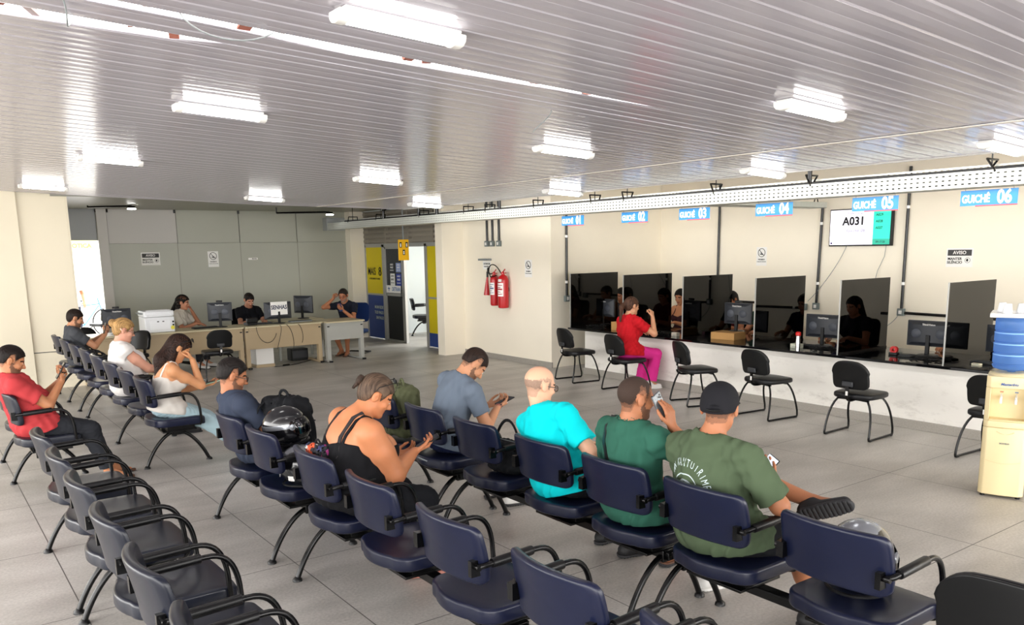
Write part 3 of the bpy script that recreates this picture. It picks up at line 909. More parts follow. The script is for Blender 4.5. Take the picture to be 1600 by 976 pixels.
# roof timbers and brick seen through the gap
mb = MB()
for i in range(16):
    x = -0.6 + i * 0.33 + random.uniform(-.05, .05)
    mb.box((x, 3.0, 3.25), (x + .05, 4.6, 3.33))
struct(mb.build('trim_rafters', mat('red_brown_timber', '9a6a58', rough=0.8, var=0.2), smooth=False))
rg = random.Random(11)
mbr_, mbw_ = MB(), MB()
for i in range(46):
    x = .30 + i * .072 + rg.uniform(-.03, .03)
    for (ya, yb, xm) in ((3.555, 3.70, 3.4), (3.90, 4.07, 1.15)):
        if x > xm or rg.random() < .45: continue
        w_ = rg.uniform(.012, .06); y = rg.uniform(ya, yb - .04); d_ = rg.uniform(.03, .10)
        M_ = Matrix.Translation((x, y, CZ(x) + .02)) @ Matrix.Rotation(rg.uniform(-.7, .7), 4, 'Z') @ Matrix.Rotation(rg.uniform(-.5, .5), 4, 'X')
        (mbr_ if rg.random() < .6 else mbw_).box((-w_ / 2, -d_ / 2, 0), (w_ / 2, d_ / 2, rg.uniform(.01, .03)), M=M_)
struct(mbr_.build('trim_broken_brick', mat('broken_brick', '8d5648', rough=0.9, var=0.3, vscale=20), smooth=False))
struct(mbw_.build('trim_torn_slat', mat('torn_pvc', '9a8d8a', rough=0.6), smooth=False))
for pts, lab in (([(1.02, 3.62, 2.96), (1.06, 3.60, 2.86), (1.26, 3.56, 2.83), (1.40, 3.60, 2.92)], 'looped wire hanging out of the ceiling gap at the upper left'),
                 ([(.60, 3.66, 2.99), (.66, 3.72, 2.88), (.62, 3.92, 2.87), (.72, 4.0, 2.98)], 'wire hanging across the wide ceiling gap at the top left corner'),
                 ([(3.30, 4.05, 2.82), (3.30, 4.05, 2.78), (3.25, 4.12, 2.74), (3.24, 4.16, 2.70)], 'short wire end hanging from the ceiling near its centre')):
    tag(MB().tube(bez(*pts, n=10), .0035, 6).build('wire', M_grey), lab, 'wire')
# slat joining strip across the ceiling and its outer edge trim
MBs = MB()
MBs.add([(5.50, -3, CZ(5.5) - .009), (5.54, -3, CZ(5.54) - .009), (5.54, 12.75, CZ(5.54) - .009), (5.50, 12.75, CZ(5.5) - .009),
         (5.50, -3, CZ(5.5) - .014), (5.54, -3, CZ(5.54) - .014), (5.54, 12.75, CZ(5.54) - .014), (5.50, 12.75, CZ(5.5) - .014)],
        [(0, 3, 2, 1), (4, 5, 6, 7), (0, 1, 5, 4), (1, 2, 6, 5), (2, 3, 7, 6), (3, 0, 4, 7)])
struct(MBs.build('trim_ceiling_joint', mat('white_trim', 'e6e0d6', rough=0.4), smooth=False))
struct(MB().box((XE - .01, -4, CZ(XE) - .012), (XE + .02, 12.1, CZ(XE) + .03)).build('trim_ceiling_edge', M_greypanel2, smooth=False))
# upper slab above the counters and soffit over the desks
struct(MB().box((XE, -4, 3.1), (12.5, 17.9, 3.2)).build('ceiling_slab', M_creamR, smooth=False))
struct(MB().box((-5, 12.0, 2.995), (8.62, 17.85, 3.08)).build('ceiling_back_slab', M_soffit, smooth=False))
struct(MB().box((1.9, 14.06, 2.865), (8.62, 17.75, 2.90)).build('ceiling_soffit', M_soffit, smooth=False))
struct(MB().add([(2.1, 13.95, 2.9), (8.62, 11.3, 2.9), (8.62, 14.07, 2.9), (1.9, 14.07, 2.9)], [(0, 1, 2, 3)]).build('ceiling_soffit_front', M_soffit, smooth=False))

# left wall
mb = MB(); mb.box((-5, 14.05, 0), (1.45, 14.25, 3.0)); mb.box((1.45, 14.10, 0), (2.10, 14.25, 3.0))
struct(mb.build('wall_left', M_cream, smooth=False, bevel=.004))
struct(MB().box((1.452, 14.094, .555), (2.098, 14.101, .567)).build('trim_wall_scratch', M_groove, smooth=False))
# grey panelled back wall with the doorway at its left end
YB = 17.7
mb = MB()
mb.box((3.30, YB, 0), (8.30, YB + .08, 2.2))
struct(mb.build('wall_back', M_greypanel, smooth=False))
struct(MB().box((3.14, YB + .081, 0), (8.5, YB + .15, 3.05)).build('wall_back_light_block', M_soffit, smooth=False))  # added backing, blocks outdoor light shining through the panel joints
mb = MB()
for x0, x1 in ((3.31, 4.585), ):
    mb.box((x0, YB - .03, 2.205), (x1, YB + .05, 2.865))
struct(mb.build('wall_back_raised_panel', M_greypanel2, smooth=False, bevel=.003))
mb = MB()
for x0, x1 in ((4.60, 5.86), (5.875, 7.13), (7.145, 8.30)):
    mb.box((x0, YB, 2.205), (x1, YB + .06, 2.865))
struct(mb.build('wall_back_upper', M_greypanel, smooth=False, bevel=.003))
mb = MB()
for x in (4.59, 5.868, 7.138):
    mb.box((x - .006, YB - .004, 0), (x + .006, YB + .01, 2.2))
struct(mb.build('trim_panel_joints', M_soffit, smooth=False))
struct(MB().box((3.12, YB - .07, 0), (3.30, YB + .09, 2.87)).build('trim_door_post', M_greypanel2, smooth=False, bevel=.004))
struct(MB().box((1.6, YB, 2.27), (3.12, YB + .08, 2.87)).build('wall_back_over_door', M_darkpanel, smooth=False))
struct(MB().box((1.4, YB - .02, 0), (2.45, YB + .08, 2.27)).build('wall_back_left', M_darkpanel, smooth=False))
struct(MB().box((2.10, 14.1, 0), (2.12, 17.7, 2.87)).build('wall_passage', M_cream, smooth=False))
mb = MB()
for x in (2.6, 3.13, 3.32, 4.57, 5.86): mb.tube([(x, YB - .04, 2.80), (x, YB - .04, 2.865)], .022, 8)
struct(mb.build('trim_panel_bolts', M_blackmetal))
# column by the office and partition wall
struct(MB().box((8.30, 17.45, 0), (8.66, 17.8, 2.87)).build('wall_corner_column', M_creamR, smooth=False))
XO = 8.66
mb = MB()
for (y0, y1) in ((17.40, 17.50), (16.5, 16.62), (15.62, 15.70), (14.66, 14.76), (13.5, 13.6)):
    mb.box((XO - .02, y0, 0), (XO + .04, y1, 2.12))
mb.box((XO - .02, 13.5, 2.06), (XO + .04, 17.5, 2.14)); mb.box((XO - .019, 16.5, .99), (XO + .039, 17.45, 1.03)); mb.box((XO - .018, 13.5, 1.0), (XO + .038, 14.7, 1.04))
struct(mb.build('trim_office_frame', M_trim, smooth=False, bevel=.003))
M_yellow = mat('yellow_vinyl', 'd8c400', rough=0.5); M_blue = mat('blue_vinyl', '1f3f86', rough=0.5)
pn = MB().box((XO - .005, 16.6, 1.03), (XO + .02, 17.42, 2.06)).build('wall_office_yellow_panel', M_yellow, smooth=False); struct(pn)
t = MB(); F = lambda y, z, x=XO: frame((0, -1, 0), (0, 0, 1), (x, y, z))
text_mb(t, 'MAIS', .24, F(17.15, 1.52, XO - .008), bold=.012, sx=.75)
mbr = t
for (dy, dz, r) in ((-.33, .045, .04), (-.33, -.04, .05)):
    c = (XO - .01, 17.08 + dy + .0, 1.53 + dz)
    mbr.tube(arc(c, r, 0, 360, 16, 'x'), .012, 6, cap=False)
text_mb(t, 'ATENDIMENTO MAIS', .055, F(17.02, 1.36, XO - .008), bold=.012)
o = t.build('lettering', M_ink, pn, smooth=False)
pn = MB().box((XO - .005, 16.6, .02), (XO + .02, 17.42, 1.0)).build('wall_office_blue_panel', M_blue, smooth=False); struct(pn)
t = MB()
for i, sx in enumerate(('MUM REDE', 'TUD PAGO', 'EM PAGO')):
    text_mb(t, sx, .095, F(16.66, .72 - i * .12, XO - .008), bold=.012, align='RIGHT', sx=.9)
t.build('lettering', mat('pale_lettering', 'c9d3c8', rough=0.6), pn, smooth=False)
pn = MB().box((XO - .005, 13.6, .30), (XO + .02, 14.66, 2.06)).build('wall_office_side_panel', M_yellow, smooth=False); struct(pn)
struct(MB().box((XO - .006, 13.6, .02), (XO + .02, 14.66, .30)).build('wall_office_side_base', M_blue, smooth=False))
# office door: dark upper and lower panes, posters
d = MB()
for (y0, y1, z0, z1) in ((15.70, 15.75, 0, 2.06), (16.45, 16.5, 0, 2.06), (15.70, 16.5, 0, .04), (15.70, 16.5, 1.0, 1.06), (15.70, 16.5, 2.02, 2.06)):
    d.box((XO - .015, y0, z0), (XO + .03, y1, z1))
door = struct(d.build('door_1', M_trim, smooth=False))
M_darkglass = mat('dark_pane', '20242b', rough=0.25)
MB().box((XO, 15.75, 1.06), (XO + .012, 16.45, 2.02)).build('upper_pane', M_darkglass, door, smooth=False)
MB().box((XO, 15.75, .04), (XO + .012, 16.45, 1.0)).build('lower_pane', mat('black_board', '14171c', rough=0.5), door, smooth=False)
MB().tube([(XO - .03, 15.73, .98), (XO - .05, 15.73, 1.0), (XO - .05, 15.73, 1.12), (XO - .03, 15.73, 1.14)], .01, 8).build('door_handle', M_blackmetal, door)
posters = [('poster', 'small white poster on dark office door, lower left of the four', 16.18, 1.36, .2, .26, 'e6e6e2', [('ink', .8)]),
           ('poster', 'dark poster with white print on dark office door, upper left', 16.2, 1.62, .2, .22, '30343c', [('w', .8)]),
           ('poster', 'blue poster on dark office door, lower right', 15.9, 1.36, .22, .26, '2c3f93', [('w', .8)]),
           ('poster', 'pale blue and white poster on dark office door, upper right', 15.9, 1.62, .22, .2, '8fa0cc', [('w', .8)])]
for n, lab, y, z, ww, hh, c, _ in posters:
    p = MB().box((XO - .004, y - ww / 2, z - hh / 2), (XO - .001, y + ww / 2, z + hh / 2)).build('poster', mat('poster_' + c, c, rough=0.6), smooth=False)
    tag(p, lab, 'poster', 'posters on the office door')
    t = MB()
    for k in range(3): text_mb(t, ('AVISO', 'MAIS', 'PARA VOCE')[k], (.05, .06, .03)[k], F(y, z + hh * .28 - k * hh * .28, XO - .005), bold=.01)
    t.build('lettering', M_ink if c == 'e6e6e2' else M_paper, p, smooth=False)
p = MB().box((XO - .022, 15.8, 1.07), (XO - .016, 16.45, 1.23)).build('door_sign', M_paper, smooth=False)
tag(p, 'white strip sign with blue letters across the middle of the office door', 'sign')
t = MB(); text_mb(t, 'DETRAN', .12, F(16.0, 1.15, XO - .023), bold=.015, sx=.8); t.box((XO - .024, 16.32, 1.1), (XO - .022, 16.34, 1.2)); t.box((XO - .024, 16.28, 1.15), (XO - .022, 16.38, 1.17))
t.build('lettering', mat('blue_lettering', '2f5f9a', rough=0.6), p, smooth=False)
# louvred block above the office partition
mb = MB()
for k in range(7): mb.box((XO - .03, 13.5, 2.17 + k * .10), (XO + .06, 17.45, 2.225 + k * .10))
for y in (17.35, 16.35, 15.35, 14.35): mb.box((XO - .04, y, 2.14), (XO + .07, y + .06, 2.87))
mb.box((XO + .04, 13.3, 2.14), (XO + .08, 17.5, 2.87))
struct(mb.build('wall_office_louvres', mat('taupe_concrete_block', '8f887b', rough=0.8, var=.08), smooth=False))
# inside of the office
M_officewall = mat('office_wall', 'c8cfd0', rough=0.6)
struct(MB().box((8.72, 17.5, 0), (12.4, 17.6, 2.9)).build('wall_office_back', M_officewall, smooth=False))
struct(MB().box((12.3, 13.6, 0), (12.4, 17.5, 2.9)).build('wall_office_far', M_officewall, smooth=False))
struct(MB().box((8.62, 13.3, 2.85), (12.4, 17.6, 2.95)).build('ceiling_office', M_officewall, smooth=False))
# column and wall with the extinguishers
struct(MB().box((8.15, 13.25, 0), (8.66, 13.50, 3.1)).build('wall_column', M_creamR, smooth=False, bevel=.006))
struct(MB().box((8.62, 10.62, 0), (8.80, 13.3, 3.1)).build('wall_extinguisher', M_creamR, smooth=False))
struct(MB().box((8.605, 10.60, 0), (8.63, 13.26, .095)).build('baseboard_extinguisher', M_plinth, smooth=False, bevel=.004))
# alcove behind the counter
struct(MB().box((8.80, 10.62, 0), (11.25, 10.78, 3.1)).build('wall_alcove', M_creamR, smooth=False))
struct(MB().box((11.2, -3, 0), (11.35, 10.7, 3.1)).build('wall_right', M_creamR, smooth=False))
struct(MB().box((8.62, -3, 0), (8.76, 9.78, .692)).build('wall_counter_base', M_whitewall, smooth=False))
struct(MB().box((8.60, -3, 0), (8.63, 9.80, .10)).build('baseboard_counter', M_plinth, smooth=False, bevel=.004))
M_granite = mat('black_polished_granite', '0b0b0d', rough=0.06, spec=0.6)
ct = MB().box((8.56, -3, .692), (9.70, 10.13, .722)).build('granite_worktop', M_granite, smooth=False, bevel=.004)
tag(ct, 'long polished black granite counter top on the low white wall', 'counter')

# ------------------------------------------------------------------ ceiling lamps
M_tube = mat('lit_tube_cover', 'ffffff', rough=0.4, emit=(1.0, 0.98, 0.95), estr=LAMP_STRENGTH)
def ceiling_lamp():
    t = thing('ceiling_lamp', 'x', 'ceiling light', (0, 0, 0))
    # batten: white base, lit diffuser, end caps
    MB().box((-.26, -.050, -.012), (.26, .050, 0)).build('base', M_white, t, bevel=.003)
    prof = [(-.046, -.012), (-.043, -.035), (-.028, -.050), (0, -.055), (.028, -.050), (.043, -.035), (.046, -.012)]
    MB().prism([(-.235, y, z) for y, z in prof], (.47, 0, 0)).build('diffuser', M_tube, t)
    for s in (-1, 1):
        p2 = [(y * 1.12, z * 1.1 if z < -.02 else z) for y, z in prof]
        x0 = -.285 if s < 0 else .235
        MB().prism([(x0, y, z) for y, z in p2], (.05, 0, 0)).build('end_cap', M_white, t, bevel=.006)
    return t
LP = [(1.72, 3.06, 'nearest long ceiling light, at the top edge of the photo left of centre'),
      (1.74, 5.43, 'ceiling light second from the camera in the left column'),
      (1.71, 8.68, 'ceiling light third in the left column, above the left wall corner'),
      (1.62, 12.48, 'farthest ceiling light of the left column, beside the left wall top'),
      (4.29, 2.92, 'nearest ceiling light of the middle column, high on the right'),
      (4.33, 5.16, 'ceiling light second in the middle column, over the white extinguisher wall'),
      (4.30, 8.27, 'ceiling light third in the middle column, over the office doorway'),
      (4.29, 11.74, 'farthest ceiling light of the middle column, over the desks'),
      (6.39, 2.79, 'ceiling light at the right edge beside the cable tray'),
      (6.45, 4.86, 'ceiling light beside the cable tray above the guiche 04 sign'),
      (6.44, 7.70, 'ceiling light beside the cable tray above the guiche 01 sign'),
      (6.35, 10.75, 'farthest ceiling light beside the cable tray over the yellow sign')]
L0 = ceiling_lamp()
for i, (x, y, lab) in enumerate(LP):
    o = L0 if i == 0 else copy_tree(L0)
    o.location = (x, y, CZ(x) - .006); o.rotation_euler = (0, math.atan(0.05), 0); o['label'] = lab; o['group'] = 'ceiling batten lights'
M_bulb = mat('lit_round_lamp', 'ffffff', rough=0.4, emit=(1, .99, .96), estr=14)
for (x, y, z, dx, lab) in ((3.42, 16.0, 2.80, -.62, 'round lamp on a black arm above the grey wall by the doorway'), (7.0, 15.6, 2.72, -.9, 'round lamp on a black arm beside the end of the cable tray')):
    t = thing('arm_lamp', lab, 'lamp', (x, y, z), 0, 'round lamps on black arms')
    MB().lathe([(.02, .045), (.06, .04), (.07, .0)], 20).build('lamp_housing', M_blackmetal, t)
    MB().lathe([(.068, -.001), (.075, -.012), (.06, -.022), (.0, -.026)], 20).build('bulb', M_bulb, t)
    MB().tube([(0, 0, .04), (dx, .5, .035)], .018, 8).build('arm', M_blackmetal, t)
    MB().tube([(dx, .5, .03), (dx, .5, 2.87 - z)], .012, 8).build('drop_rod', M_blackmetal, t)

# ------------------------------------------------------------------ cable tray
XT = 7.25
def perf_side(mb, x, y0, y1, z0, z1, rows=3, pitch=.055):
    """perforated strip: sheet with real slots"""
    hr = (z1 - z0) / rows; n = int((y1 - y0) / pitch)
    zs = [z0]
    for r in range(rows): zs += [z0 + hr * (r + .36), z0 + hr * (r + .66)]
    zs.append(z1)
    ys = [y0]
    for k in range(n): ys += [y0 + pitch * (k + .30), y0 + pitch * (k + .72)]
    ys.append(y0 + pitch * n)
    vs = [(x(z) if callable(x) else x, y, z) for z in zs for y in ys]; ny = len(ys)
    fs = []
    for j in range(len(zs) - 1):
        for i in range(ny - 1):
            if j % 2 == 1 and i % 2 == 1: continue
            fs.append((j * ny + i, j * ny + i + 1, (j + 1) * ny + i + 1, (j + 1) * ny + i))
    mb.add(vs, fs)
t = thing('cable_tray', 'long perforated metal cable tray hanging above the counter and office front', 'cable tray', (0, 0, 0))
mb = MB(); perf_side(mb, XT, 1.5, 16.5, 2.445, 2.555, 3); o = mb.build('near_side', M_steel, t, smooth=False)
s_ = o.modifiers.new('thickness', 'SOLIDIFY'); s_.thickness = .002
mb = MB(); perf_side(mb, XT + .30, 1.5, 16.5, 2.47, 2.63, 4); o = mb.build('far_side', M_steel, t, smooth=False)
s_ = o.modifiers.new('thickness', 'SOLIDIFY'); s_.thickness = .002
MB().box((XT, 1.5, 2.436), (XT + .30, 16.5, 2.44)).build('base', M_steel, t, smooth=False)
mb = MB()
for z in (2.44, 2.56): mb.box((XT - .006, 1.5, z - .006), (XT + .004, 16.5, z + .004))
mb.box((XT + .29, 1.5, 2.44), (XT + .31, 16.5, 2.47))
mb.build('lip', M_steel, t, smooth=False)
M_cab = mat('cable_sheath', '55554f', rough=.6)
cb = thing('slot_darkening_cables', 'added grey and black cables that darken the slots of the long perforated tray', 'cables', (0, 0, 0))  # cables added behind the slots so the perforations read dark
for k, (dx_, dz_) in enumerate(((.03, .02), (.03, .06), (.035, .095), (.08, .02), (.08, .06), (.13, .02), (.26, .03), (.26, .07), (.26, .11), (.265, .15))):
    MB().tube([(XT + dx_ + .006 * math.sin(j * 1.7 + k), 1.6 + j * .6, 2.44 + dz_ + .004 * math.sin(j * 2.3 + k)) for j in range(25)], .019, 7).build('cable', M_cab if k % 3 else M_blackplastic, cb)
MB().box((XT - .01, 16.3, 2.42), (XT + .4, 16.52, 2.68)).build('junction_box', mat('dull_zinc', '8f9290', rough=.5, metal=.3), t, bevel=.004)
for y in (3.3, 5.0, 6.2, 7.6, 8.2, 9.4, 10.6, 11.2, 12.6, 14.2, 15.4):
    mb = MB()
    mb.tube([(XT + .15, y, 2.60), (XT + .15, y, 3.1)], .006, 6)
    mb.tube([(XT - .005, y - .10, 2.55), (XT + .06, y, 2.66), (XT + .25, y + .0, 2.66), (XT + .30, y + .10, 2.56)], .010, 6)
    mb.build('hanger', M_blackmetal, t)
t2 = thing('branch_cable_tray', 'short perforated tray running from the main cable tray to the right wall', 'cable tray', (0, 0, 0))
mb = MB()
for yy in (7.15, 7.45):
    pass
MB().box((7.6, 7.15, 2.50), (11.0, 7.45, 2.505)).build('base', M_steel, t2, smooth=False)
for yy in (7.15, 7.45): MB().box((7.6, yy, 2.50), (11.0, yy + .004, 2.58)).build('side', M_steel, t2, smooth=False)
MB().tube([(10.9, 7.3, 2.58), (10.95, 7.3, 2.72), (11.0, 7.3, 2.58)], .008, 6).build('hanger', M_blackmetal, t2)
for (y, lab) in ((12.0, 'nearest of the black pipes rising from the tray over the extinguishers'), (12.6, 'black pipe rising from the tray left of the extinguishers'), (10.2, 'black pipe rising from the tray left of the guiche 01 sign'), (4.95, 'black pipe rising from the tray by the guiche 04 sign'), (2.97, 'thick black pipe rising from the tray at the right edge')):
    o = MB().tube([(XT + .05, y, 2.50), (XT + .05, y, 2.72)], .022 if y < 11 else .03, 10).build('riser_pipe', M_blackmetal)
    tag(o, lab, 'pipe', 'black pipes rising from the cable tray')
o = MB().tube([(7.3, 13.9, 2.56), (7.3, 13.9, 2.72), (7.32, 13.8, 2.76), (7.4, 13.2, 2.76), (7.5, 11.8, 2.74)], .028, 10).build('bent_pipe', M_blackmetal)
tag(o, 'bent black pipe on the cable tray near the yellow hanging sign', 'pipe')

# conduits with boxes
M_boxg = mat('conduit_box_grey', '6e7877', rough=0.5)
def conduit(p, q, box, lab, couplers=(), group='black conduits on the walls', out=(-1, 0, 0), kind='conduit'):
    """p top, q bottom; box at the bottom"""
    t = thing(kind, lab, 'conduit', (0, 0, 0), 0, group)
    MB().tube([p, q], .020, 10).build('pipe', M_blackmetal, t)
    for f in couplers:
        c = Vector(p).lerp(Vector(q), f); d = (Vector(q) - Vector(p)).normalized() * .02
        MB().tube([c - d, c + d], .026, 10).build('clip', M_white, t)
    if box:
        b = Vector(q); w_ = .05
        if out[0]: MB().box((b.x - .03, b.y - w_, b.z - .10), (b.x + .02, b.y + w_, b.z)).build('box', M_boxg, t, bevel=.006); MB().box((b.x - .036, b.y - .022, b.z - .075), (b.x - .030, b.y + .022, b.z - .025)).build('socket', M_white, t, bevel=.002)
        else: MB().box((b.x - w_, b.y - .03, b.z - .10), (b.x + w_, b.y + .02, b.z)).build('box', M_boxg, t, bevel=.006); MB().box((b.x - .022, b.y - .036, b.z - .075), (b.x + .022, b.y - .030, b.z - .025)).build('socket', M_white, t, bevel=.002)
    return t
for y, lab in ((12.42, 'left'), (12.25, 'middle'), (12.05, 'right')):
    conduit((8.595, y, 3.0), (8.595, y, 2.13), True, lab + ' of three short black conduits above the extinguishers')
conduit((8.93, 10.59, 2.7), (8.93, 10.59, 1.20), True, 'black conduit on the grey side wall behind the guiche 01 sign', (.35, .85), out=(0, -1, 0))
conduit((11.17, 9.27, 3.0), (11.17, 9.27, 1.10), False, 'black conduit on the right wall between guiche 03 and 04 signs', (.15,))
conduit((11.17, 7.33, 2.58), (11.17, 7.36, 1.10), True, 'black conduit on the right wall left of the television', (.2, .8))
conduit((11.17, 6.02, 3.0), (11.17, 6.02, 1.08), True, 'black conduit on the right wall right of the television', (.28, .82))
conduit((11.17, 9.9, 1.06), (11.17, 7.6, 1.06), False, 'horizontal black conduit low on the right wall, farther one, behind the third divider', (), group=None)
conduit((11.17, 5.98, 1.02), (11.17, 4.4, 1.0), False, 'horizontal black conduit low on the right wall, nearer one, behind guiche 06', (.42,), group=None)
o = MB().box((11.12, 7.52, .98), (11.19, 7.62, 1.08)).build('socket_box', M_boxg, bevel=.006); tag(o, 'grey socket box on the right wall left of the conduit box', 'socket box')
for pts, lab in (([(11.17, 6.9, 1.97), (11.16, 6.95, 1.8), (11.16, 7.2, 1.4), (11.16, 7.5, 1.12)], 'thin grey cable hanging from the left of the television'),
                 ([(11.17, 6.3, 1.97), (11.16, 6.31, 1.8), (11.16, 6.40, 1.6), (11.15, 6.48, 1.2), (11.0, 6.5, .8)], 'thin grey cable hanging from the right of the television'),
                 ([(11.14, 6.05, .98), (11.1, 6.1, .85), (10.6, 6.2, .60), (9.69, 6.3, .76)], 'thin black cable from the socket box down behind the counter')):
    tag(MB().tube(bez(*pts[:4], n=14) if len(pts) == 4 else pts, .004, 6).build('cable', M_grey), lab, 'cable')

# ------------------------------------------------------------------ guiche signs
M_signblue = mat('sign_blue', '2d86cc', rough=0.35, spec=0.6); M_signred = mat('sign_red_edge', 'd2525c', rough=0.4)
M_lettering = mat('white_lettering', 'fafafa', rough=0.5)
def guiche(num, y):
    xs, zs = 7.30, 2.345
    t = thing('counter_sign', 'blue hanging sign reading GUICHE %s in white' % num, 'sign', (xs, y, zs), 0, 'guiche signs hanging from the tray')
    MB().box((0, -.225, -.06), (.004, .225, .065)).build('board', M_signblue, t, smooth=False, bevel=.001)
    MB().box((-.001, -.225, -.068), (.0045, .10, -.058)).build('red_edge', M_signred, t, smooth=False)
    m = MB(); text_mb(m, 'GUICH\u00ca', .088, frame((0, -1, 0), (0, 0, 1), (-.0015, .10, -.008)), bold=.032, sx=.70)
    text_mb(m, num, .15, frame((0, -1, 0), (0, 0, 1), (-.0015, -.125, 0)), bold=.032, sx=.76)
    m.build('lettering', M_lettering, t, smooth=False)
    for yy in (-.19, .19): MB().tube([(.002, yy, .06), (.002, yy, .095)], .002, 5).build('cord', M_grey, t)
for num, y in (('01', 8.53), ('02', 7.37), ('03', 6.42), ('04', 5.355), ('05', 4.255), ('06', 3.26)):
    guiche(num, y)

# ------------------------------------------------------------------ tinted glass dividers
M_tint = mat_tinted()
DY = [10.11, 8.90, 7.73, 6.53, 5.36, 4.15]
labs = ['farthest tinted glass divider on the counter, beside guiche 01', 'tinted glass divider second from the far end, behind the woman in red',
        'tinted glass divider third from the far end, left of the cardboard box', 'tinted glass divider fourth from the far end, behind the red capped tube',
        'tinted glass divider below the television', 'nearest tinted glass divider, left of the water dispenser']
for y, lab in zip(DY, labs):
    t = thing('glass_divider', lab, 'glass divider', (8.60, y, .722), 0, 'tinted glass dividers on the counter')
    MB().box((0, -.004, .004), (1.04, .004, .855)).build('glass', M_tint, t, smooth=False)
    MB().box((-.006, -.007, 0), (.004, .007, .857)).build('edge_strip', M_trim, t, smooth=False)
    MB().box((0, -.011, 0), (1.04, -.0045, .022)).build('base_channel', M_blackmetal, t, smooth=False)
    MB().box((0, .0045, 0), (1.04, .011, .022)).build('base_channel', M_blackmetal, t, smooth=False)

# ------------------------------------------------------------------ television
t = thing('television', 'wall television showing ticket A031 in black beside a green column', 'television', (11.13, 6.69, 2.21))
MB().box((0, -.485, -.265), (.05, .485, .265)).build('casing', M_blackplastic, t, bevel=.006)
M_scrW = mat('tv_screen_white', 'e9e6f2', rough=0.3, emit='efeaf6', estr=0.75); M_scrG = mat('tv_screen_green', '20d3b0', rough=0.3, emit='1fd8b2', estr=0.62)
M_scrG2 = mat('tv_screen_dark_green', '1fa58c', rough=0.3, emit='1fa58c', estr=0.5)
MB().box((-.003, -.20, -.245), (0, .470, .250)).build('screen', M_scrW, t, smooth=False)
g_ = MB().box((-.003, -.455, -.170), (0, -.201, .250)).build('green_column', M_scrG, t, smooth=False)
MB().box((-.003, -.455, -.245), (0, -.201, -.171)).build('green_footer', M_scrG2, t, smooth=False)
FT = lambda y, z: frame((0, -1, 0), (0, 0, 1), (-.0045, y, z))
m = MB(); text_mb(m, 'A031', .160, FT(.10, .085), bold=.035, depth=.0006); m.build('ticket_number', M_ink, t, smooth=False)
m = MB(); text_mb(m, 'Guich\u00ea 06', .070, FT(.06, -.045), bold=.0, depth=.0006); text_mb(m, 'Preferencial', .05, FT(.08, .20), depth=.0006)
m.build('caption', mat('grey_violet_ink', '6c6590', rough=.6), t, smooth=False)
m = MB()
for i, s_ in enumerate(('A029', 'A028', 'A027')): text_mb(m, s_, .048, FT(-.29, .165 - i * .09), bold=.02, depth=.0006)
text_mb(m, '09:17:28', .04, FT(-.32, -.21), bold=.01, depth=.0006); m.build('call_list', mat('dark_green_ink', '0c4a40', rough=.6), t, smooth=False)
m = MB()
for k in range(4): m.box((-.0045, .425, -.225), (-.0035, .455, -.215), M=Matrix.Translation((0, .44, -.22)) @ Matrix.Rotation(k * PI / 4, 4, 'X') @ Matrix.Translation((0, -.44, .22)))
m.build('emblem', mat('violet_ink', '6b5b9a', rough=.6), t, smooth=False)

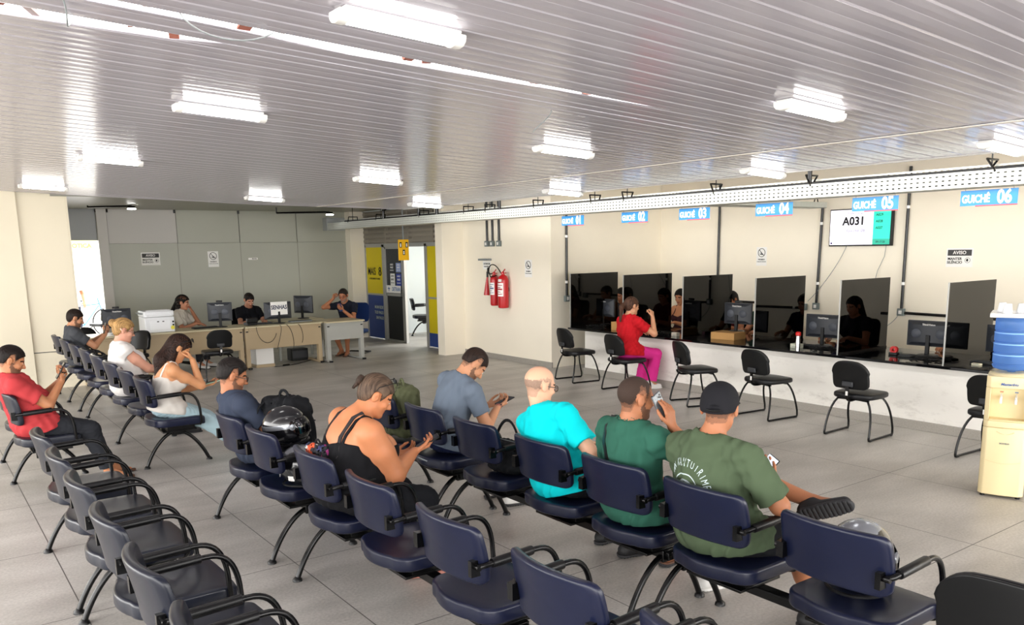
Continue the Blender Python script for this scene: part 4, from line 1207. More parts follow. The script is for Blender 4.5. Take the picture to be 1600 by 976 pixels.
# ------------------------------------------------------------------ wall notices
def notice(kind, loc, fac, sc, lab, group=None):
    """kind 'aviso' (landscape) or 'ban' (portrait). fac 'x': on a wall facing -x, 'y': facing -y"""
    r = (0, -1, 0) if fac == 'x' else (1, 0, 0)
    t = thing('wall_notice', lab, 'notice', loc, 0, group)
    Fm = lambda a, b, d=.0: frame(r, (0, 0, 1), (Vector(r) * a + Vector((0, 0, b)) + Vector(r).cross(Vector((0, 0, 1))) * (.003 + d)).to_tuple())
    w_, h_ = ((.31, .22) if kind == 'aviso' else (.19, .28)); w_ *= sc; h_ *= sc
    def plate(a0, b0, a1, b1, d, name, m):
        M_ = Fm(0, 0, d); mb = MB(); mb.box((a0, b0, -.001), (a1, b1, .0005), M=M_); return mb.build(name, m, t, smooth=False)
    plate(-w_ / 2, -h_ / 2, w_ / 2, h_ / 2, 0, 'plate', M_paper)
    m = MB()
    if kind == 'aviso':
        plate(-w_ * .45, h_ * .10, w_ * .45, h_ * .42, .0012, 'header', mat('dark_grey_print', '3d3d3d', rough=.6))
        h2 = MB(); text_mb(h2, 'AVISO', .055 * sc, Fm(0, h_ * .26, .0022), bold=.02); h2.build('header_text', M_paper, t, smooth=False)
        text_mb(m, 'MANTER', .042 * sc, Fm(-w_ * .17, -h_ * .07, .0015), bold=.025); text_mb(m, 'SIL\u00caNCIO', .042 * sc, Fm(-w_ * .17, -h_ * .26, .0015), bold=.025)
        for k in range(12): pass
        ring = [(Fm(w_ * .31 + .03 * sc * math.cos(a), -h_ * .14 + .03 * sc * math.sin(a), .002)).to_translation() for a in [2 * PI * i / 20 for i in range(21)]]
        m.tube(ring, .0022, 5, cap=False)
        m.add([Fm(w_ * .31 + a * sc, -h_ * .14 + b * sc, .0025).to_translation() for a, b in ((-.018, .0), (-.008, .018), (.006, .016), (.010, .0), (.004, -.016), (-.010, -.014))], [(0, 1, 2, 3, 4, 5)])
    else:
        R = .062 * sc; cz = h_ * .20
        ring = [(Fm(R * math.cos(a), cz + R * math.sin(a), .002)).to_translation() for a in [2 * PI * i / 24 for i in range(25)]]
        m.tube(ring, .0045 * sc, 5, cap=False)
        m.tube([Fm(-R * .7, cz + R * .7, .002).to_translation(), Fm(R * .7, cz - R * .7, .002).to_translation()], .004 * sc, 5)
        m.tube([Fm(-R * .45, cz - R * .35, .002).to_translation(), Fm(R * .5, cz - R * .45, .002).to_translation()], .007 * sc, 5)
        m.tube([Fm(R * .1, cz - R * .3, .002).to_translation(), Fm(-R * .25, cz + R * .2, .002).to_translation()], .005 * sc, 5)
        text_mb(m, 'PROIBIDO', .026 * sc, Fm(0, -h_ * .17, .0015), bold=.03); text_mb(m, 'O USO DE CELULAR', .018 * sc, Fm(0, -h_ * .29, .0015), bold=.02)
    m.build('print', M_ink, t, smooth=False)
notice('aviso', (4.05, YB, 1.90), 'y', 1.15, 'landscape AVISO silence notice on the grey back wall')
notice('ban', (5.28, YB, 1.87), 'y', 1.15, 'portrait prohibition notice on the grey back wall')
o = MB().box((6.02, YB - .004, 1.84), (6.22, YB - .001, 1.88)).build('label_strip', M_paper, smooth=False); tag(o, 'tiny white strip label on the grey back wall', 'label')
mm = MB(); text_mb(mm, 'BRASIL', .035, frame((1, 0, 0), (0, 0, 1), (6.15, YB - .005, 1.86)), bold=.02); mm.build('lettering', M_ink, o, smooth=False)
notice('ban', (8.62, 11.23, 1.65), 'x', 1.05, 'portrait prohibition notice on the wall right of the extinguishers')
notice('ban', (11.2, 8.41, 1.80), 'x', 1.05, 'portrait prohibition notice on the right wall under the guiche 04 sign')
notice('aviso', (11.2, 5.30, 1.78), 'x', 1.1, 'landscape AVISO silence notice on the right wall under the guiche 06 sign')
# extinguisher shelf sign
t = thing('extinguisher_sign', 'white notice under a grey bracket left of the fire extinguishers', 'sign', (8.62, 12.47, 1.78))
MB().box((-.10, -.15, .0), (0, .15, .035)).build('bracket', M_grey, t, bevel=.004)
MB().box((-.004, -.12, -.16), (0, .13, -.01)).build('plate', M_paper, t, smooth=False)
mm = MB(); text_mb(mm, 'EXTINTOR', .042, frame((0, -1, 0), (0, 0, 1), (-.006, 0, -.06)), bold=.02); text_mb(mm, 'DE INC\u00caNDIO', .03, frame((0, -1, 0), (0, 0, 1), (-.006, 0, -.11)), bold=.02)
mm.build('lettering', M_ink, t, smooth=False)
# yellow hanging sign
t = thing('hanging_sign', 'yellow hanging sign board with small dark symbols near the office door', 'sign', (7.75, 14.0, 2.0))
MB().box((-.11, -.01, -.20), (.11, .01, .19)).build('board', mat('yellow_board', 'e2ac00', rough=.5), t, bevel=.003)
mm = MB()
for a, b in ((-.065, .09), (.065, .09), (0, -.05)): mm.box((a - .025, -.0125, b - .05), (a + .025, -.0105, b + .05))
mm.build('symbol', M_ink, t, smooth=False)
mm = MB()
for a, b in ((-.065, .09), (.065, .09), (0, -.05)): mm.lathe([(.012, 0), (.012, .001)], 12, 0, Matrix.Translation((a, -.013, b + .015)) @ Matrix.Rotation(PI / 2, 4, 'X')); mm.box((a - .01, -.014, b - .035), (a + .01, -.013, b))
mm.build('figure', M_paper, t, smooth=False)
MB().box((-.012, -.004, .19), (.012, .004, .86)).build('hanger_rod', M_grey, t, smooth=False)
# ------------------------------------------------------------------ upholstery helper
def pillow(outline, T, er, bend, nr=4, ni=5):
    """closed cushion: outline list of (a,b); T half thickness; er edge radius; bend((a,b,c))->xyz"""
    A = max(abs(p[0]) for p in outline); B = max(abs(p[1]) for p in outline); n = len(outline)
    rings = []
    ins = [(0, 0)] + [(er * (1 - math.cos(a)), er * math.sin(a)) for a in [PI / 2 * (i + 1) / nr for i in range(nr)]]
    side = []
    for (i_, c_) in ins: side.append((1 - i_ / min(A, B), T - er + c_))
    lst = [(s, -c) for s, c in reversed(side)] + side
    # interior rings
    s_end = side[-1][0]
    inner = [s_end * (1 - (k + 1) / ni) for k in range(ni - 1)]
    lst = [(s, -T) for s in reversed(inner)] + lst + [(s, T) for s in inner]
    vs = []; fs = []
    for s, c in lst:
        for a, b in outline: vs.append(bend(a * s, b * s, c))
    m = len(lst)
    for j in range(m - 1):
        for k in range(n): fs.append((j * n + k, j * n + (k + 1) % n, (j + 1) * n + (k + 1) % n, (j + 1) * n + k))
    vs.append(bend(0, 0, -T)); vs.append(bend(0, 0, T)); c0, c1 = len(vs) - 2, len(vs) - 1
    for k in range(n):
        fs.append(((k + 1) % n, k, c0)); fs.append(((m - 1) * n + k, (m - 1) * n + (k + 1) % n, c1))
    mb = MB(); mb.add(vs, fs); return mb
def rrect(a0, a1, b0, b1, r, n=5, bulge=(0, 0, 0, 0)):
    """rounded rectangle outline; r one or four radii (a0b0, a1b0, a1b1, a0b1); bulge on sides (b0,a1,b1,a0)"""
    rr = r if isinstance(r, (list, tuple)) else [r] * 4; pts = []
    C = [(a0 + rr[0], b0 + rr[0], 180, rr[0]), (a1 - rr[1], b0 + rr[1], 270, rr[1]), (a1 - rr[2], b1 - rr[2], 0, rr[2]), (a0 + rr[3], b1 - rr[3], 90, rr[3])]
    for i, (x, y, s, q) in enumerate(C):
        for k in range(n + 1):
            an = math.radians(s + 90 * k / n); pts.append((x + q * math.cos(an), y + q * math.sin(an)))
        p = pts[-1]; nx = C[(i + 1) % 4]; an = math.radians(nx[2]); e = (nx[0] + nx[3] * math.cos(an), nx[1] + nx[3] * math.sin(an))
        L = math.hypot(e[0] - p[0], e[1] - p[1]); nn = 8
        for k in range(1, nn):
            t = k / nn; bx = bulge[i] * 4 * t * (1 - t)
            nxn, nyn = [(0, -1), (1, 0), (0, 1), (-1, 0)][i]
            pts.append((p[0] + (e[0] - p[0]) * t + nxn * bx, p[1] + (e[1] - p[1]) * t + nyn * bx))
    return pts

# ------------------------------------------------------------------ waiting benches
SEAT_MESH = {}
def make_bench(name, label, hubx, seats, legs, beam, loc_y0=0.0, group='navy beam benches in the waiting area', armskip=(), dark=False):
    """seats: list of y centres; legs: y of the leg frames; beam: (y0,y1)"""
    t = thing(name, label, 'bench', (hubx, loc_y0, 0), 0, group)
    MB().box((-.032, beam[0], .305), (.032, beam[1], .352)).build('beam', M_blackmetal, t, bevel=.004)
    def part(key, fn, mm, y, **k):
        if key not in SEAT_MESH:
            SEAT_MESH[key] = fn().build(key.split(':')[0], mm, t, **k); o = SEAT_MESH[key]
        else:
            o = SEAT_MESH[key].copy(); COL.objects.link(o); o.parent = t
        o.location = (0, y, 0); return o
    def seat_mb():
        out = rrect(-.235, .215, -.25, .25, (.10, .035, .035, .10), 7, bulge=(0, .010, 0, .035))
        def bend(a, b, c):
            z = .455 + c - .010 * math.exp(-((a + .02) / .14) ** 2 - (b / .17) ** 2) * (c > 0)
            z += -.10 * max(a - .13, 0) * 1.2 + .02 * max(-a - .14, 0)
            return (a, b, z)
        return pillow(out, .038, .016, bend)
    def back_mb():
        out = rrect(-.250, .250, -.130, .118, (.05, .05, .045, .045), bulge=(.006, .004, .014, .004))
        def bend(a, b, c):
            z = .748 + b + 0.012 * (abs(a) / .245) ** 2 * (b / .115)
            x = -.262 - .045 * max((b + .115) / .23, 0) ** 1.3 + .052 * (a / .245) ** 2 + c
            return (x, a, z)
        return pillow(out, .023, .016, bend)
    def pan():
        mb = MB(); mb.box((-.16, -.17, .352), (.15, .17, .368)); mb.box((-.12, -.17, .368), (.13, .17, .42)); mb.box((-.14, -.03, .34), (-.10, .03, .43)); return mb
    def arm_mb(s):
        y = s * .262
        def f():
            mb = MB()
            path = [(-.262, s * .245, .705), (-.235, y, .712), (.02, y, .722)] + [Vector(p) for p in bez((.03, y, .722), (.12, y, .725), (.155, y, .66), (.165, y, .56), 10)] + [(.172, y, .44), (.165, s * .235, .415), (.10, s * .17, .41)]
            mb.tube(path, .0125, 10); return mb
        return f
    def grip_mb(s):
        def f():
            y = s * .262; mb = MB()
            mb.tube([(-.20, y, .7145), (-.195, y, .7145), (.005, y, .722), (.010, y, .722)], [.0195, .021, .021, .0195], 14); return mb
        return f
    def brk(s):
        def f():
            mb = MB(); mb.box((-.285, s * .222 - .012, .66), (-.235, s * .222 + .022 * s + .0, .73) if s > 0 else (-.235, s * .222 + .012, .73)); mb.tube([(-.262, s * .235, .705), (-.262, s * .262, .705)], .013, 10)
            return mb
        return f
    for i, y in enumerate(seats):
        st = part('seat', seat_mb, M_navy, y)
        b = part('backrest', back_mb, M_navy, y)
        part('seat_pan', pan, M_blackmetal, y, bevel=.003)
        for s in (-1, 1):
            part('armrest:%d' % s, arm_mb(s), M_blackmetal, y)
            part('arm_grip:%d' % s, grip_mb(s), M_rubber, y)
            part('back_bracket:%d' % s, brk(s), M_blackmetal, y)
    def leg_mb(s):
        def f():
            mb = MB(); mb.tube(bez((s * .02, 0, .325), (s * .13, 0, .30), (s * .23, 0, .16), (s * .285, 0, .018), 12), .017, 10); return mb
        return f
    def foot_mb(s):
        def f():
            mb = MB(); mb.lathe([(.012, .03), (.028, .014), (.030, 0)], 16, 0, Matrix.Translation((s * .288, 0, 0))); return mb
        return f
    for y in legs:
        for s in (-1, 1):
            part('leg:%d' % s, leg_mb(s), M_blackmetal, y); part('foot:%d' % s, foot_mb(s), M_rubber, y)
        part('leg_clamp', lambda: MB().box((-.045, -.022, .29), (.045, .022, .36)), M_blackmetal, y, bevel=.004)
    for o in [c for c in bpy.data.objects if c.parent == t and c.name.split('.')[0] in ('seat', 'backrest')]:
        o.material_slots[0].link = 'OBJECT'; o.material_slots[0].material = M_slate_v if dark else M_navy
    return t
R1, R2, R3 = 0.87, 1.97, 3.21
make_bench('bench', 'navy beam bench carrying the person in the coral red shirt', R1, [8.02, 8.75], [8.33, 9.3], (7.75, 9.4), dark=True)
make_bench('bench', 'empty navy bench at the left, between the coral red person and the corner bench', R1, [6.0, 5.28], [6.2, 4.99], (4.95, 6.25), dark=True)
make_bench('bench', 'empty navy bench at the bottom left corner of the photo', R1, [4.61, 3.89, 3.20, 2.50], [4.82, 3.6, 2.4], (2.3, 4.87), dark=True)
make_bench('bench', 'far end navy bench under the person in the grey t-shirt', R2 - .03, [13.29, 12.55, 11.80], [13.5, 12.62, 11.76], (11.7, 13.55))
make_bench('bench', 'navy bench carrying the woman in white and the woman with long brown hair', R2 - .03, [11.05, 10.30, 9.55, 8.82, 8.10], [11.2, 9.42, 8.11], (8.05, 11.25))
make_bench('bench', 'navy bench with the person in dark blue and the black helmet', R2 + .04, [5.80, 5.16], [6.2, 5.03], (4.98, 6.22))
make_bench('bench', 'navy bench carrying the woman in the black tank top', R2 + .06, [4.37, 3.66, 2.92], [4.65, 2.75], (2.7, 4.7))
make_bench('bench', 'navy bench cut by the bottom edge of the photo, centre', R2 + .06, [2.19, 1.5], [2.5, 1.3], (1.25, 2.55))
make_bench('bench', 'navy bench under the green backpack and the person in slate blue', R3, [5.85, 5.15], [6.0, 5.05], (5.0, 6.05))
make_bench('bench', 'navy bench carrying the person in the bright cyan shirt', R3, [4.47, 3.76, 3.13], [4.87, 2.97], (2.92, 4.9))
make_bench('bench', 'navy bench under the person with the black cap and the helmet', R3, [2.51, 1.82], [2.82, 1.6], (1.5, 2.88))

# ------------------------------------------------------------------ counter chairs
def make_chair(label, m_up=M_blackv, shell=M_blackplastic):
    t = thing('visitor_chair', label, 'chair', (0, 0, 0), 0, 'black visitor chairs')
    out = rrect(-.21, .21, -.22, .22, (.09, .07, .07, .09), bulge=(.01, .012, .01, .012))
    def bend(a, b, c):
        return (a, b, .438 + c + (.012 * (1 - (a / .22) ** 2) * (1 - (b / .22) ** 2)) * (c > 0) - .05 * max(a - .15, 0))
    pillow(out, .028, .020, bend).build('seat', m_up, t)
    # back: wide rounded top, narrower flat foot
    pts = []
    for (a, b) in rrect(-.20, .20, -.145, .145, (.05, .05, .15, .15), 8, bulge=(0, .002, .002, .002)): 
        pts.append((a * (1.0 - .06 * (b < 0)), b))
    def bb(off, T):
        def f(a, b, c): return (-.225 - .10 * ((b + .145) / .29) * .6 + .035 * (a / .2) ** 2 + c + off, a, .665 + b)
        return f
    pillow(pts, .020, .015, bb(.018, 0)).build('backrest', m_up, t)
    sh = pillow([(a * 1.01, b * 1.01) for a, b in pts], .009, .007, bb(-.012, 0)).build('back_shell', shell, t)
    MB().box((-.285, -.06, .545), (-.262, .06, .60)).build('bracket_cover', M_darkgrey, t, bevel=.012)
    mb = MB(); mb.box((-.278, -.02, .43), (-.268, .02, .58)); mb.tube(bez((-.273, 0, .45), (-.27, 0, .40), (-.22, 0, .385), (-.12, 0, .392), 8), .013, 8)
    mb.build('back_stem', M_blackmetal, t)
    MB().box((-.281, -.012, .455), (-.277, .012, .50)).build('height_slot', M_white, t, smooth=False)
    for s in (-1, 1):
        y0, y1 = s * .165, s * .245
        path = [(-.13, s * .06, .398), (-.15, y0 * .9, .398)] + bez((-.155, y0, .395), (-.19, y1, .30), (-.24, y1, .08), (-.245, y1, .03), 8) + bez((-.245, y1, .03), (-.245, y1, .012), (-.235, y1, .012), (-.2, y1, .012), 5)[1:] + \
               bez((.18, y1, .012), (.225, y1, .012), (.235, y1, .012), (.235, y1, .03), 5) + bez((.232, y1, .08), (.20, y1, .20), (.17, y1 * .95, .33), (.145, y0, .395), 8) + [(.12, s * .06, .398)]
        MB().tube(path, .0115, 8).build('leg_frame', M_blackmetal, t)
        for x in (-.215, .205): MB().box((x - .02, y1 - .015, 0), (x + .02, y1 + .015, .014)).build('foot_cap', M_rubber, t, bevel=.004)
    mb = MB(); mb.box((-.14, -.10, .392), (.13, .10, .41)); mb.tube([(-.13, -.165, .398), (-.13, .165, .398)], .011, 8); mb.tube([(.12, -.165, .398), (.12, .165, .398)], .011, 8)
    mb.build('seat_plate', M_blackmetal, t)
    return t
CH0 = make_chair('empty black chair at guiche 01, farthest along the counter'); CH0.location = (8.10, 9.36, 0); CH0.rotation_euler = (0, 0, math.radians(-8))
for x, y, rz, lab in ((8.02, 8.22, -6, 'black chair under the woman in the red blouse'),
                      (8.02, 6.95, -22, 'empty black chair beyond the black cap, left of the guiche 04 divider'),
                      (8.02, 5.87, -6, 'empty black chair in front of the red capped tube'),
                      (7.93, 4.65, 2, 'empty black chair standing alone below the television'),
                      (7.97, 3.30, -3, 'black chair half hidden by the water dispenser'),
                      (3.17, 1.19, 8, 'black chair back cut by the bottom right corner of the photo'),
                      (3.93, 13.35, 86, 'empty black chair in front of the left beige desk'),
                      (2.72, 13.75, -150, 'black chair behind the woman with the blond bun'),
                      (2.28, 15.0, -100, 'black chair by the doorway behind the person in grey')):
    ck = dup(CH0, (x, y, 0), math.radians(rz), lab)
    if 'corner' in lab: ck.scale = (1.0, 1.08, 1.06)

# ------------------------------------------------------------------ water dispenser
M_ivory = mat('ivory_plastic', 'ead9ab', rough=0.35, spec=0.5); M_ivory2 = mat('ivory_plastic_recess', 'dfcc9c', rough=0.4)
RD = math.atan2(-.26, .10) ; 
disp = thing('water_dispenser', 'ivory floor standing water dispenser at the right edge of the photo', 'water dispenser', (6.90, 2.80, 0), math.radians(-159 + 0))
# local +x = front
W2, D2 = .155, .16
prof = [(-D2, -W2), (D2 - .03, -W2), (D2, -W2 + .03), (D2 + .012, 0), (D2, W2 - .03), (D2 - .03, W2), (-D2, W2)]
MB().prism([(x, y, .02) for x, y in prof], (0, 0, .54)).build('lower_door', M_ivory, disp, bevel=.008)
MB().prism([(x, y, .562) for x, y in prof], (0, 0, .05)).build('waist', M_ivory, disp, bevel=.006)
mb = MB()
mb.prism([(x, y, .612) for x, y in [(-D2, -W2), (D2 - .10, -W2), (D2 - .10, W2), (-D2, W2)]], (0, 0, .26))
mb.prism([(x, y, .612) for x, y in [(D2 - .10, -W2), (D2 - .03, -W2), (D2, -W2 + .035), (D2 - .10, -W2 + .035)]], (0, 0, .26))
mb.prism([(x, y, .612) for x, y in [(D2 - .10, W2 - .035), (D2, W2 - .035), (D2 - .03, W2), (D2 - .10, W2)]], (0, 0, .26))
mb.prism([(x, y, .872) for x, y in prof], (0, 0, .09))
mb.build('upper_body', M_ivory, disp, bevel=.006)
MB().lathe([(.15, .960), (.135, .975), (.10, .985), (.08, .985)], 28).build('collar', M_ivory, disp)
MB().box((D2 - .105, -W2 + .035, .612), (D2 + .0, W2 - .035, .625)).build('drip_tray', M_ivory2, disp, bevel=.004)
for s in (-1, 1):
    mb = MB(); mb.tube([(D2 - .10, s * .05, .79), (D2 - .04, s * .05, .79), (D2 - .025, s * .05, .775), (D2 - .025, s * .05, .75)], .010, 10)
    tp = mb.build('tap', M_white, disp)
    MB().tube([(D2 - .05, s * .05, .80), (D2 - .05, s * .05, .82), (D2 - .01, s * .05, .80)], .006, 8).build('tap_lever', M_white, tp)
    MB().box((D2 - .102, s * .05 - .012, .825), (D2 - .098, s * .05 + .012, .835)).build('tap_mark', mat('tap_mark_' + str(s > 0), '7a8fae' if s > 0 else 'c08060', rough=.5), tp, smooth=False)
mb = MB(); text_mb(mb, 'Masterfrio', .028, frame((0, 1, 0), (0, 0, 1), (D2 + .014, 0, .905)), bold=.02, shear=.3, depth=.002); mb.build('logo', mat('logo_blue', '4468a8', rough=.5), disp, smooth=False)
mb = MB(); text_mb(mb, 'MODELO', .016, frame((0, 1, 0), (0, 0, 1), (D2 + .014, 0, .44)), bold=.02, depth=.002); mb.build('label', M_grey, disp, smooth=False)
MB().tube([(D2 + .008, y, .533 - .02 * (1 - (y / .06) ** 2)) for y in [(-.06 + .01 * k) for k in range(13)]], .004, 6).build('door_handle', M_ivory2, disp)
MB().tube([(D2 + .012 - abs(y) * .08, y, .30 - .02 * (1 - (y / .12) ** 2)) for y in [(-.12 + .02 * k) for k in range(13)]], .0018, 5).build('door_line', M_ivory2, disp)
for a in (-1, 1):
    for b in (-1, 1): MB().lathe([(.018, 0), (.018, .022)], 12, 0, Matrix.Translation((a * .12, b * .12, 0))).build('foot', M_rubber, disp)
def mat_bottle():
    m = mat_clear('blue_bottle', (0.50, 0.68, 0.93), 1.35, .08); nt = m.node_tree
    o = [n for n in nt.nodes if n.type == 'OUTPUT_MATERIAL'][0]; src = o.inputs[0].links[0].from_socket
    d = nt.nodes.new('ShaderNodeBsdfDiffuse'); d.inputs[0].default_value = (*hexc('78a8ea'), 1)
    tl = nt.nodes.new('ShaderNodeBsdfTranslucent'); tl.inputs[0].default_value = (*hexc('8ab6f2'), 1)
    a = nt.nodes.new('ShaderNodeMixShader'); a.inputs[0].default_value = .5; nt.links.new(d.outputs[0], a.inputs[1]); nt.links.new(tl.outputs[0], a.inputs[2])
    x = nt.nodes.new('ShaderNodeMixShader'); x.inputs[0].default_value = .6; nt.links.new(src, x.inputs[1]); nt.links.new(a.outputs[0], x.inputs[2])
    nt.links.new(x.outputs[0], o.inputs[0]); return m
bt = thing('water_bottle', 'big translucent blue water bottle upside down on the dispenser', 'bottle', (6.90, 2.80, .985), 0)
pr = [(.028, 0), (.03, .008), (.09, .016), (.128, .030), (.137, .050)]
for k in range(4):
    z = .055 + k * .085; pr += [(.137, z), (.130, z + .006), (.130, z + .012), (.137, z + .018), (.137, z + .07)]
pr += [(.137, .405), (.128, .425), (.06, .432)]
MB().lathe(pr, 40).build('bottle_body', mat_bottle(), bt)
for k in (1, 2, 3):
    MB().lathe([(.138, .055 + k * .085 - .008), (.1395, .055 + k * .085 - .003), (.138, .055 + k * .085 + .002)], 40, cap=False).build('rib', mat('blue_bottle_rib', '7fb0ee', rough=.2), bt)
tr = thing('cup_tray', 'white tray on top of the blue water bottle', 'tray', (6.90, 2.80, 1.418), math.radians(-159))
MB().box((-.19, -.17, 0), (.19, .17, .008)).build('tray_base', M_white, tr, bevel=.003)
for (a, b, c, d_) in ((-.19, -.17, .19, -.165), (-.19, .165, .19, .17), (-.19, -.17, -.185, .17), (.185, -.17, .19, .17)):
    MB().box((a, b, .008), (c, d_, .03)).build('rim', M_white, tr, smooth=False)
M_cup = mat('white_cup', 'eceef0', rough=.35)
cup0 = None
Rt = Matrix.Rotation(math.radians(-159), 4, 'Z')
for i, (a, b, lab) in enumerate(((.06, .10, 'leftmost upturned white cup stack on the tray'), (.0, .03, 'second upturned white cup stack on the tray'), (.07, -.06, 'third upturned white cup stack, front right of the tray'), (-.06, -.10, 'upturned white cup stack at the back right of the tray'))):
    p = Rt @ Vector((a, b, 0))
    mb = MB(); z0 = 0
    prf = [(.036, 0), (.037, .004)]
    for k in range(3): prf += [(.0345, .006 + k * .008), (.036, .008 + k * .008)]
    prf += [(.025, .088), (.022, .090)]
    o = mb.lathe(prf, 24).build('plastic_cup', M_cup); o.location = (6.90 + p.x, 2.80 + p.y, 1.427)
    tag(o, lab, 'cup', 'white plastic cups on the bottle tray')

# ------------------------------------------------------------------ fire extinguishers
M_red = mat('extinguisher_red', 'b3161c', rough=0.28, spec=0.6)
def extinguisher(y, zb, r, H, label, horn):
    t = thing('fire_extinguisher', label, 'fire extinguisher', (8.62 - r - .02, y, zb))
    MB().lathe([(r * .8, 0), (r * .97, .012), (r, .03), (r, H - .09), (r * .93, H - .055), (r * .7, H - .02), (.035, H), (.03, H + .01)], 28).build('cylinder', M_red, t)
    mb = MB(); mb.lathe([(.022, H), (.025, H + .04), (.018, H + .06)], 14); mb.tube([(0, .0, H + .05), (-.02, -.09, H + .10)], .010, 6); mb.tube([(0, 0, H + .03), (-.01, -.10, H + .035)], .009, 6); mb.tube([(0, 0, H + .04), (0, .06, H + .03)], .012, 8)
    mb.build('valve', M_red if not horn else M_red, t)
    lab = MB(); n = 10
    z0, z1 = (H * .36, H * .76)
    c0, c1 = math.radians(120), math.radians(235)
    fs = []; vs = []
    for j, z in enumerate((z0, z1)):
        for k in range(n + 1):
            a = c0 + (c1 - c0) * k / n; vs.append(((r + .0012) * math.cos(a), (r + .0012) * math.sin(a), z))
    for k in range(n): fs.append((k, k + 1, n + 2 + k, n + 1 + k))
    lab.add(vs, fs); lo_ = lab.build('instruction_label', M_paper, t, smooth=False)
    pm = MB()
    for q in range(5):
        z = z0 + (z1 - z0) * (.14 + .17 * q); vs = []; fs = []
        for zz in (z, z + (z1 - z0) * (.05 if q != 2 else .11)):
            for k in range(7):
                a = c0 + .15 + (c1 - c0 - .35 * (1 + q % 2)) * k / 6; vs.append(((r + .0022) * math.cos(a), (r + .0022) * math.sin(a), zz))
        for k in range(6): fs.append((k, k + 1, 8 + k, 7 + k))
        pm.add(vs, fs)
    pm.build('label_print', mat('label_print_blue' if horn else 'label_print_red', '4a5a86' if horn else 'a8343c', rough=.6), lo_, smooth=False)
    if horn:
        mb = MB(); mb.tube([(0, .05, H + .03), (-.02, .10, H + .02), (-.02, .14, H + .06), (-.01, .17, H + .13), (0, .20, H + .12), (0, .205, H + .04)], .011, 8); mb.build('hose', M_blackmetal, t)
        MB().tube([(0, .205, H + .06), (0, .21, H - .04)], [.02, .02], 12).build('horn_grip', M_blackmetal, t)
        MB().tube([(0, .208, H - .03), (0, .225, H - .12), (0, .245, H - .36)], [.018, .026, .055], 16).build('horn', M_red, t)
    else:
        pts = bez((0, .06, H + .03), (-.06, .16, H + .26), (-.08, .36, H + .20), (-.06, .34, H + .02), 14); pts += [(-.05, .31, H - .04), (-.05, .24, H - .03), (-.04, .14, H - .01)]
        MB().tube(pts, .010, 8).build('hose', M_blackmetal, t)
        MB().box((-r - .012, -.07, H * .80), (-r + .012, .0, H * .88)).build('seal', M_paper, t, bevel=.002)
    MB().box((r - .01, -.02, H * .5), (r + .02, .02, H * .62)).build('wall_hook', M_blackmetal, t, smooth=False)
extinguisher(12.12, .985, .075, .54, 'slimmer red fire extinguisher with a cone horn, left of the pair', True)
extinguisher(11.82, .955, .095, .58, 'larger red fire extinguisher with a looped hose, right of the pair', False)

# ------------------------------------------------------------------ monitors and things on the counter
M_mon = mat('monitor_grey', '33363c', rough=0.45); M_mon2 = mat('monitor_vent_grey', '4a4e57', rough=0.5)
def monitor(loc, rz, label, w_=.46, h_=.29, logo=True, group='computer monitors', stand=.10, cam=False, paper=False):
    """local -x = back of the monitor (seen by customers)"""
    t = thing('monitor', label, 'monitor', loc, math.radians(rz), group)
    z0 = stand
    MB().box((-.012, -w_ / 2, z0), (.020, w_ / 2, z0 + h_)).build('casing', M_mon, t, bevel=.006)
    mb = MB(); q = .045
    vs = [(-.012, -w_ / 2 + .01, z0 + .01), (-.012, w_ / 2 - .01, z0 + .01), (-.012, w_ / 2 - .01, z0 + h_ - .01), (-.012, -w_ / 2 + .01, z0 + h_ - .01),
          (-.045, -w_ / 2 + q + .03, z0 + q), (-.045, w_ / 2 - q - .03, z0 + q), (-.045, w_ / 2 - q - .03, z0 + h_ - q), (-.045, -w_ / 2 + q + .03, z0 + h_ - q)]
    mb.add(vs, [(4, 7, 6, 5), (0, 1, 5, 4), (1, 2, 6, 5), (2, 3, 7, 6), (3, 0, 4, 7)]); bk = mb.build('rear_shell', M_mon, t, bevel=.004)
    for s in (-1, 1):
        MB().lathe([(.055, 0), (.05, .004)], 20, 0, Matrix.Translation((-.044, s * (w_ / 2 - .115), z0 + h_ * .5)) @ Matrix.Rotation(-PI / 2, 4, 'Y')).build('vent', M_mon2, bk)
    MB().box((.0201, -w_ / 2 + .015, z0 + .018), (.0215, w_ / 2 - .015, z0 + h_ - .012)).build('screen', mat('pale_screen', 'aab4c0', rough=.2, emit='aab4c8', estr=.25), t, smooth=False)
    if logo:
        mb = MB(); text_mb(mb, 'ThinkVision', .030, frame((0, -1, 0), (0, 0, 1), (-.046, 0, z0 + h_ - .032 - .01)), bold=.02, depth=.0015); o = mb.build('logo', M_white, t, smooth=False)
    MB().box((-.06, -.022, 0.01), (-.03, .022, z0 + h_ * .45)).build('stand_neck', M_blackplastic, t, bevel=.004)
    MB().lathe([(.11, 0), (.11, .008), (.09, .014)], 28, 0, Matrix.Translation((-.02, 0, 0))).build('stand_foot', M_blackplastic, t)
    if cam: MB().box((-.01, -.05, z0 + h_ + .004), (.02, .05, z0 + h_ + .034)).build('webcam', M_blackplastic, t, bevel=.006)
    return t
ZC = .722
monitor((9.36, 10.12, ZC), 0, 'monitor edge between the two farthest glass dividers', stand=.13)
monitor((9.25, 7.30, ZC + .09), 8, 'monitor standing on the cardboard box at guiche 03', cam=True, w_=.42)
monitor((9.28, 5.98, ZC), 4, 'grey monitor seen from behind at guiche 04, beside the red capped tube', w_=.50)
monitor((9.30, 4.66, ZC), 4, 'grey monitor seen from behind between the divider and guiche 06', w_=.50)
monitor((9.30, 3.80, ZC), 0, 'monitor seen from behind just left of the blue water bottle', w_=.50)
M_card = mat('cardboard', 'b98d55', rough=0.8, var=.06, vscale=20)
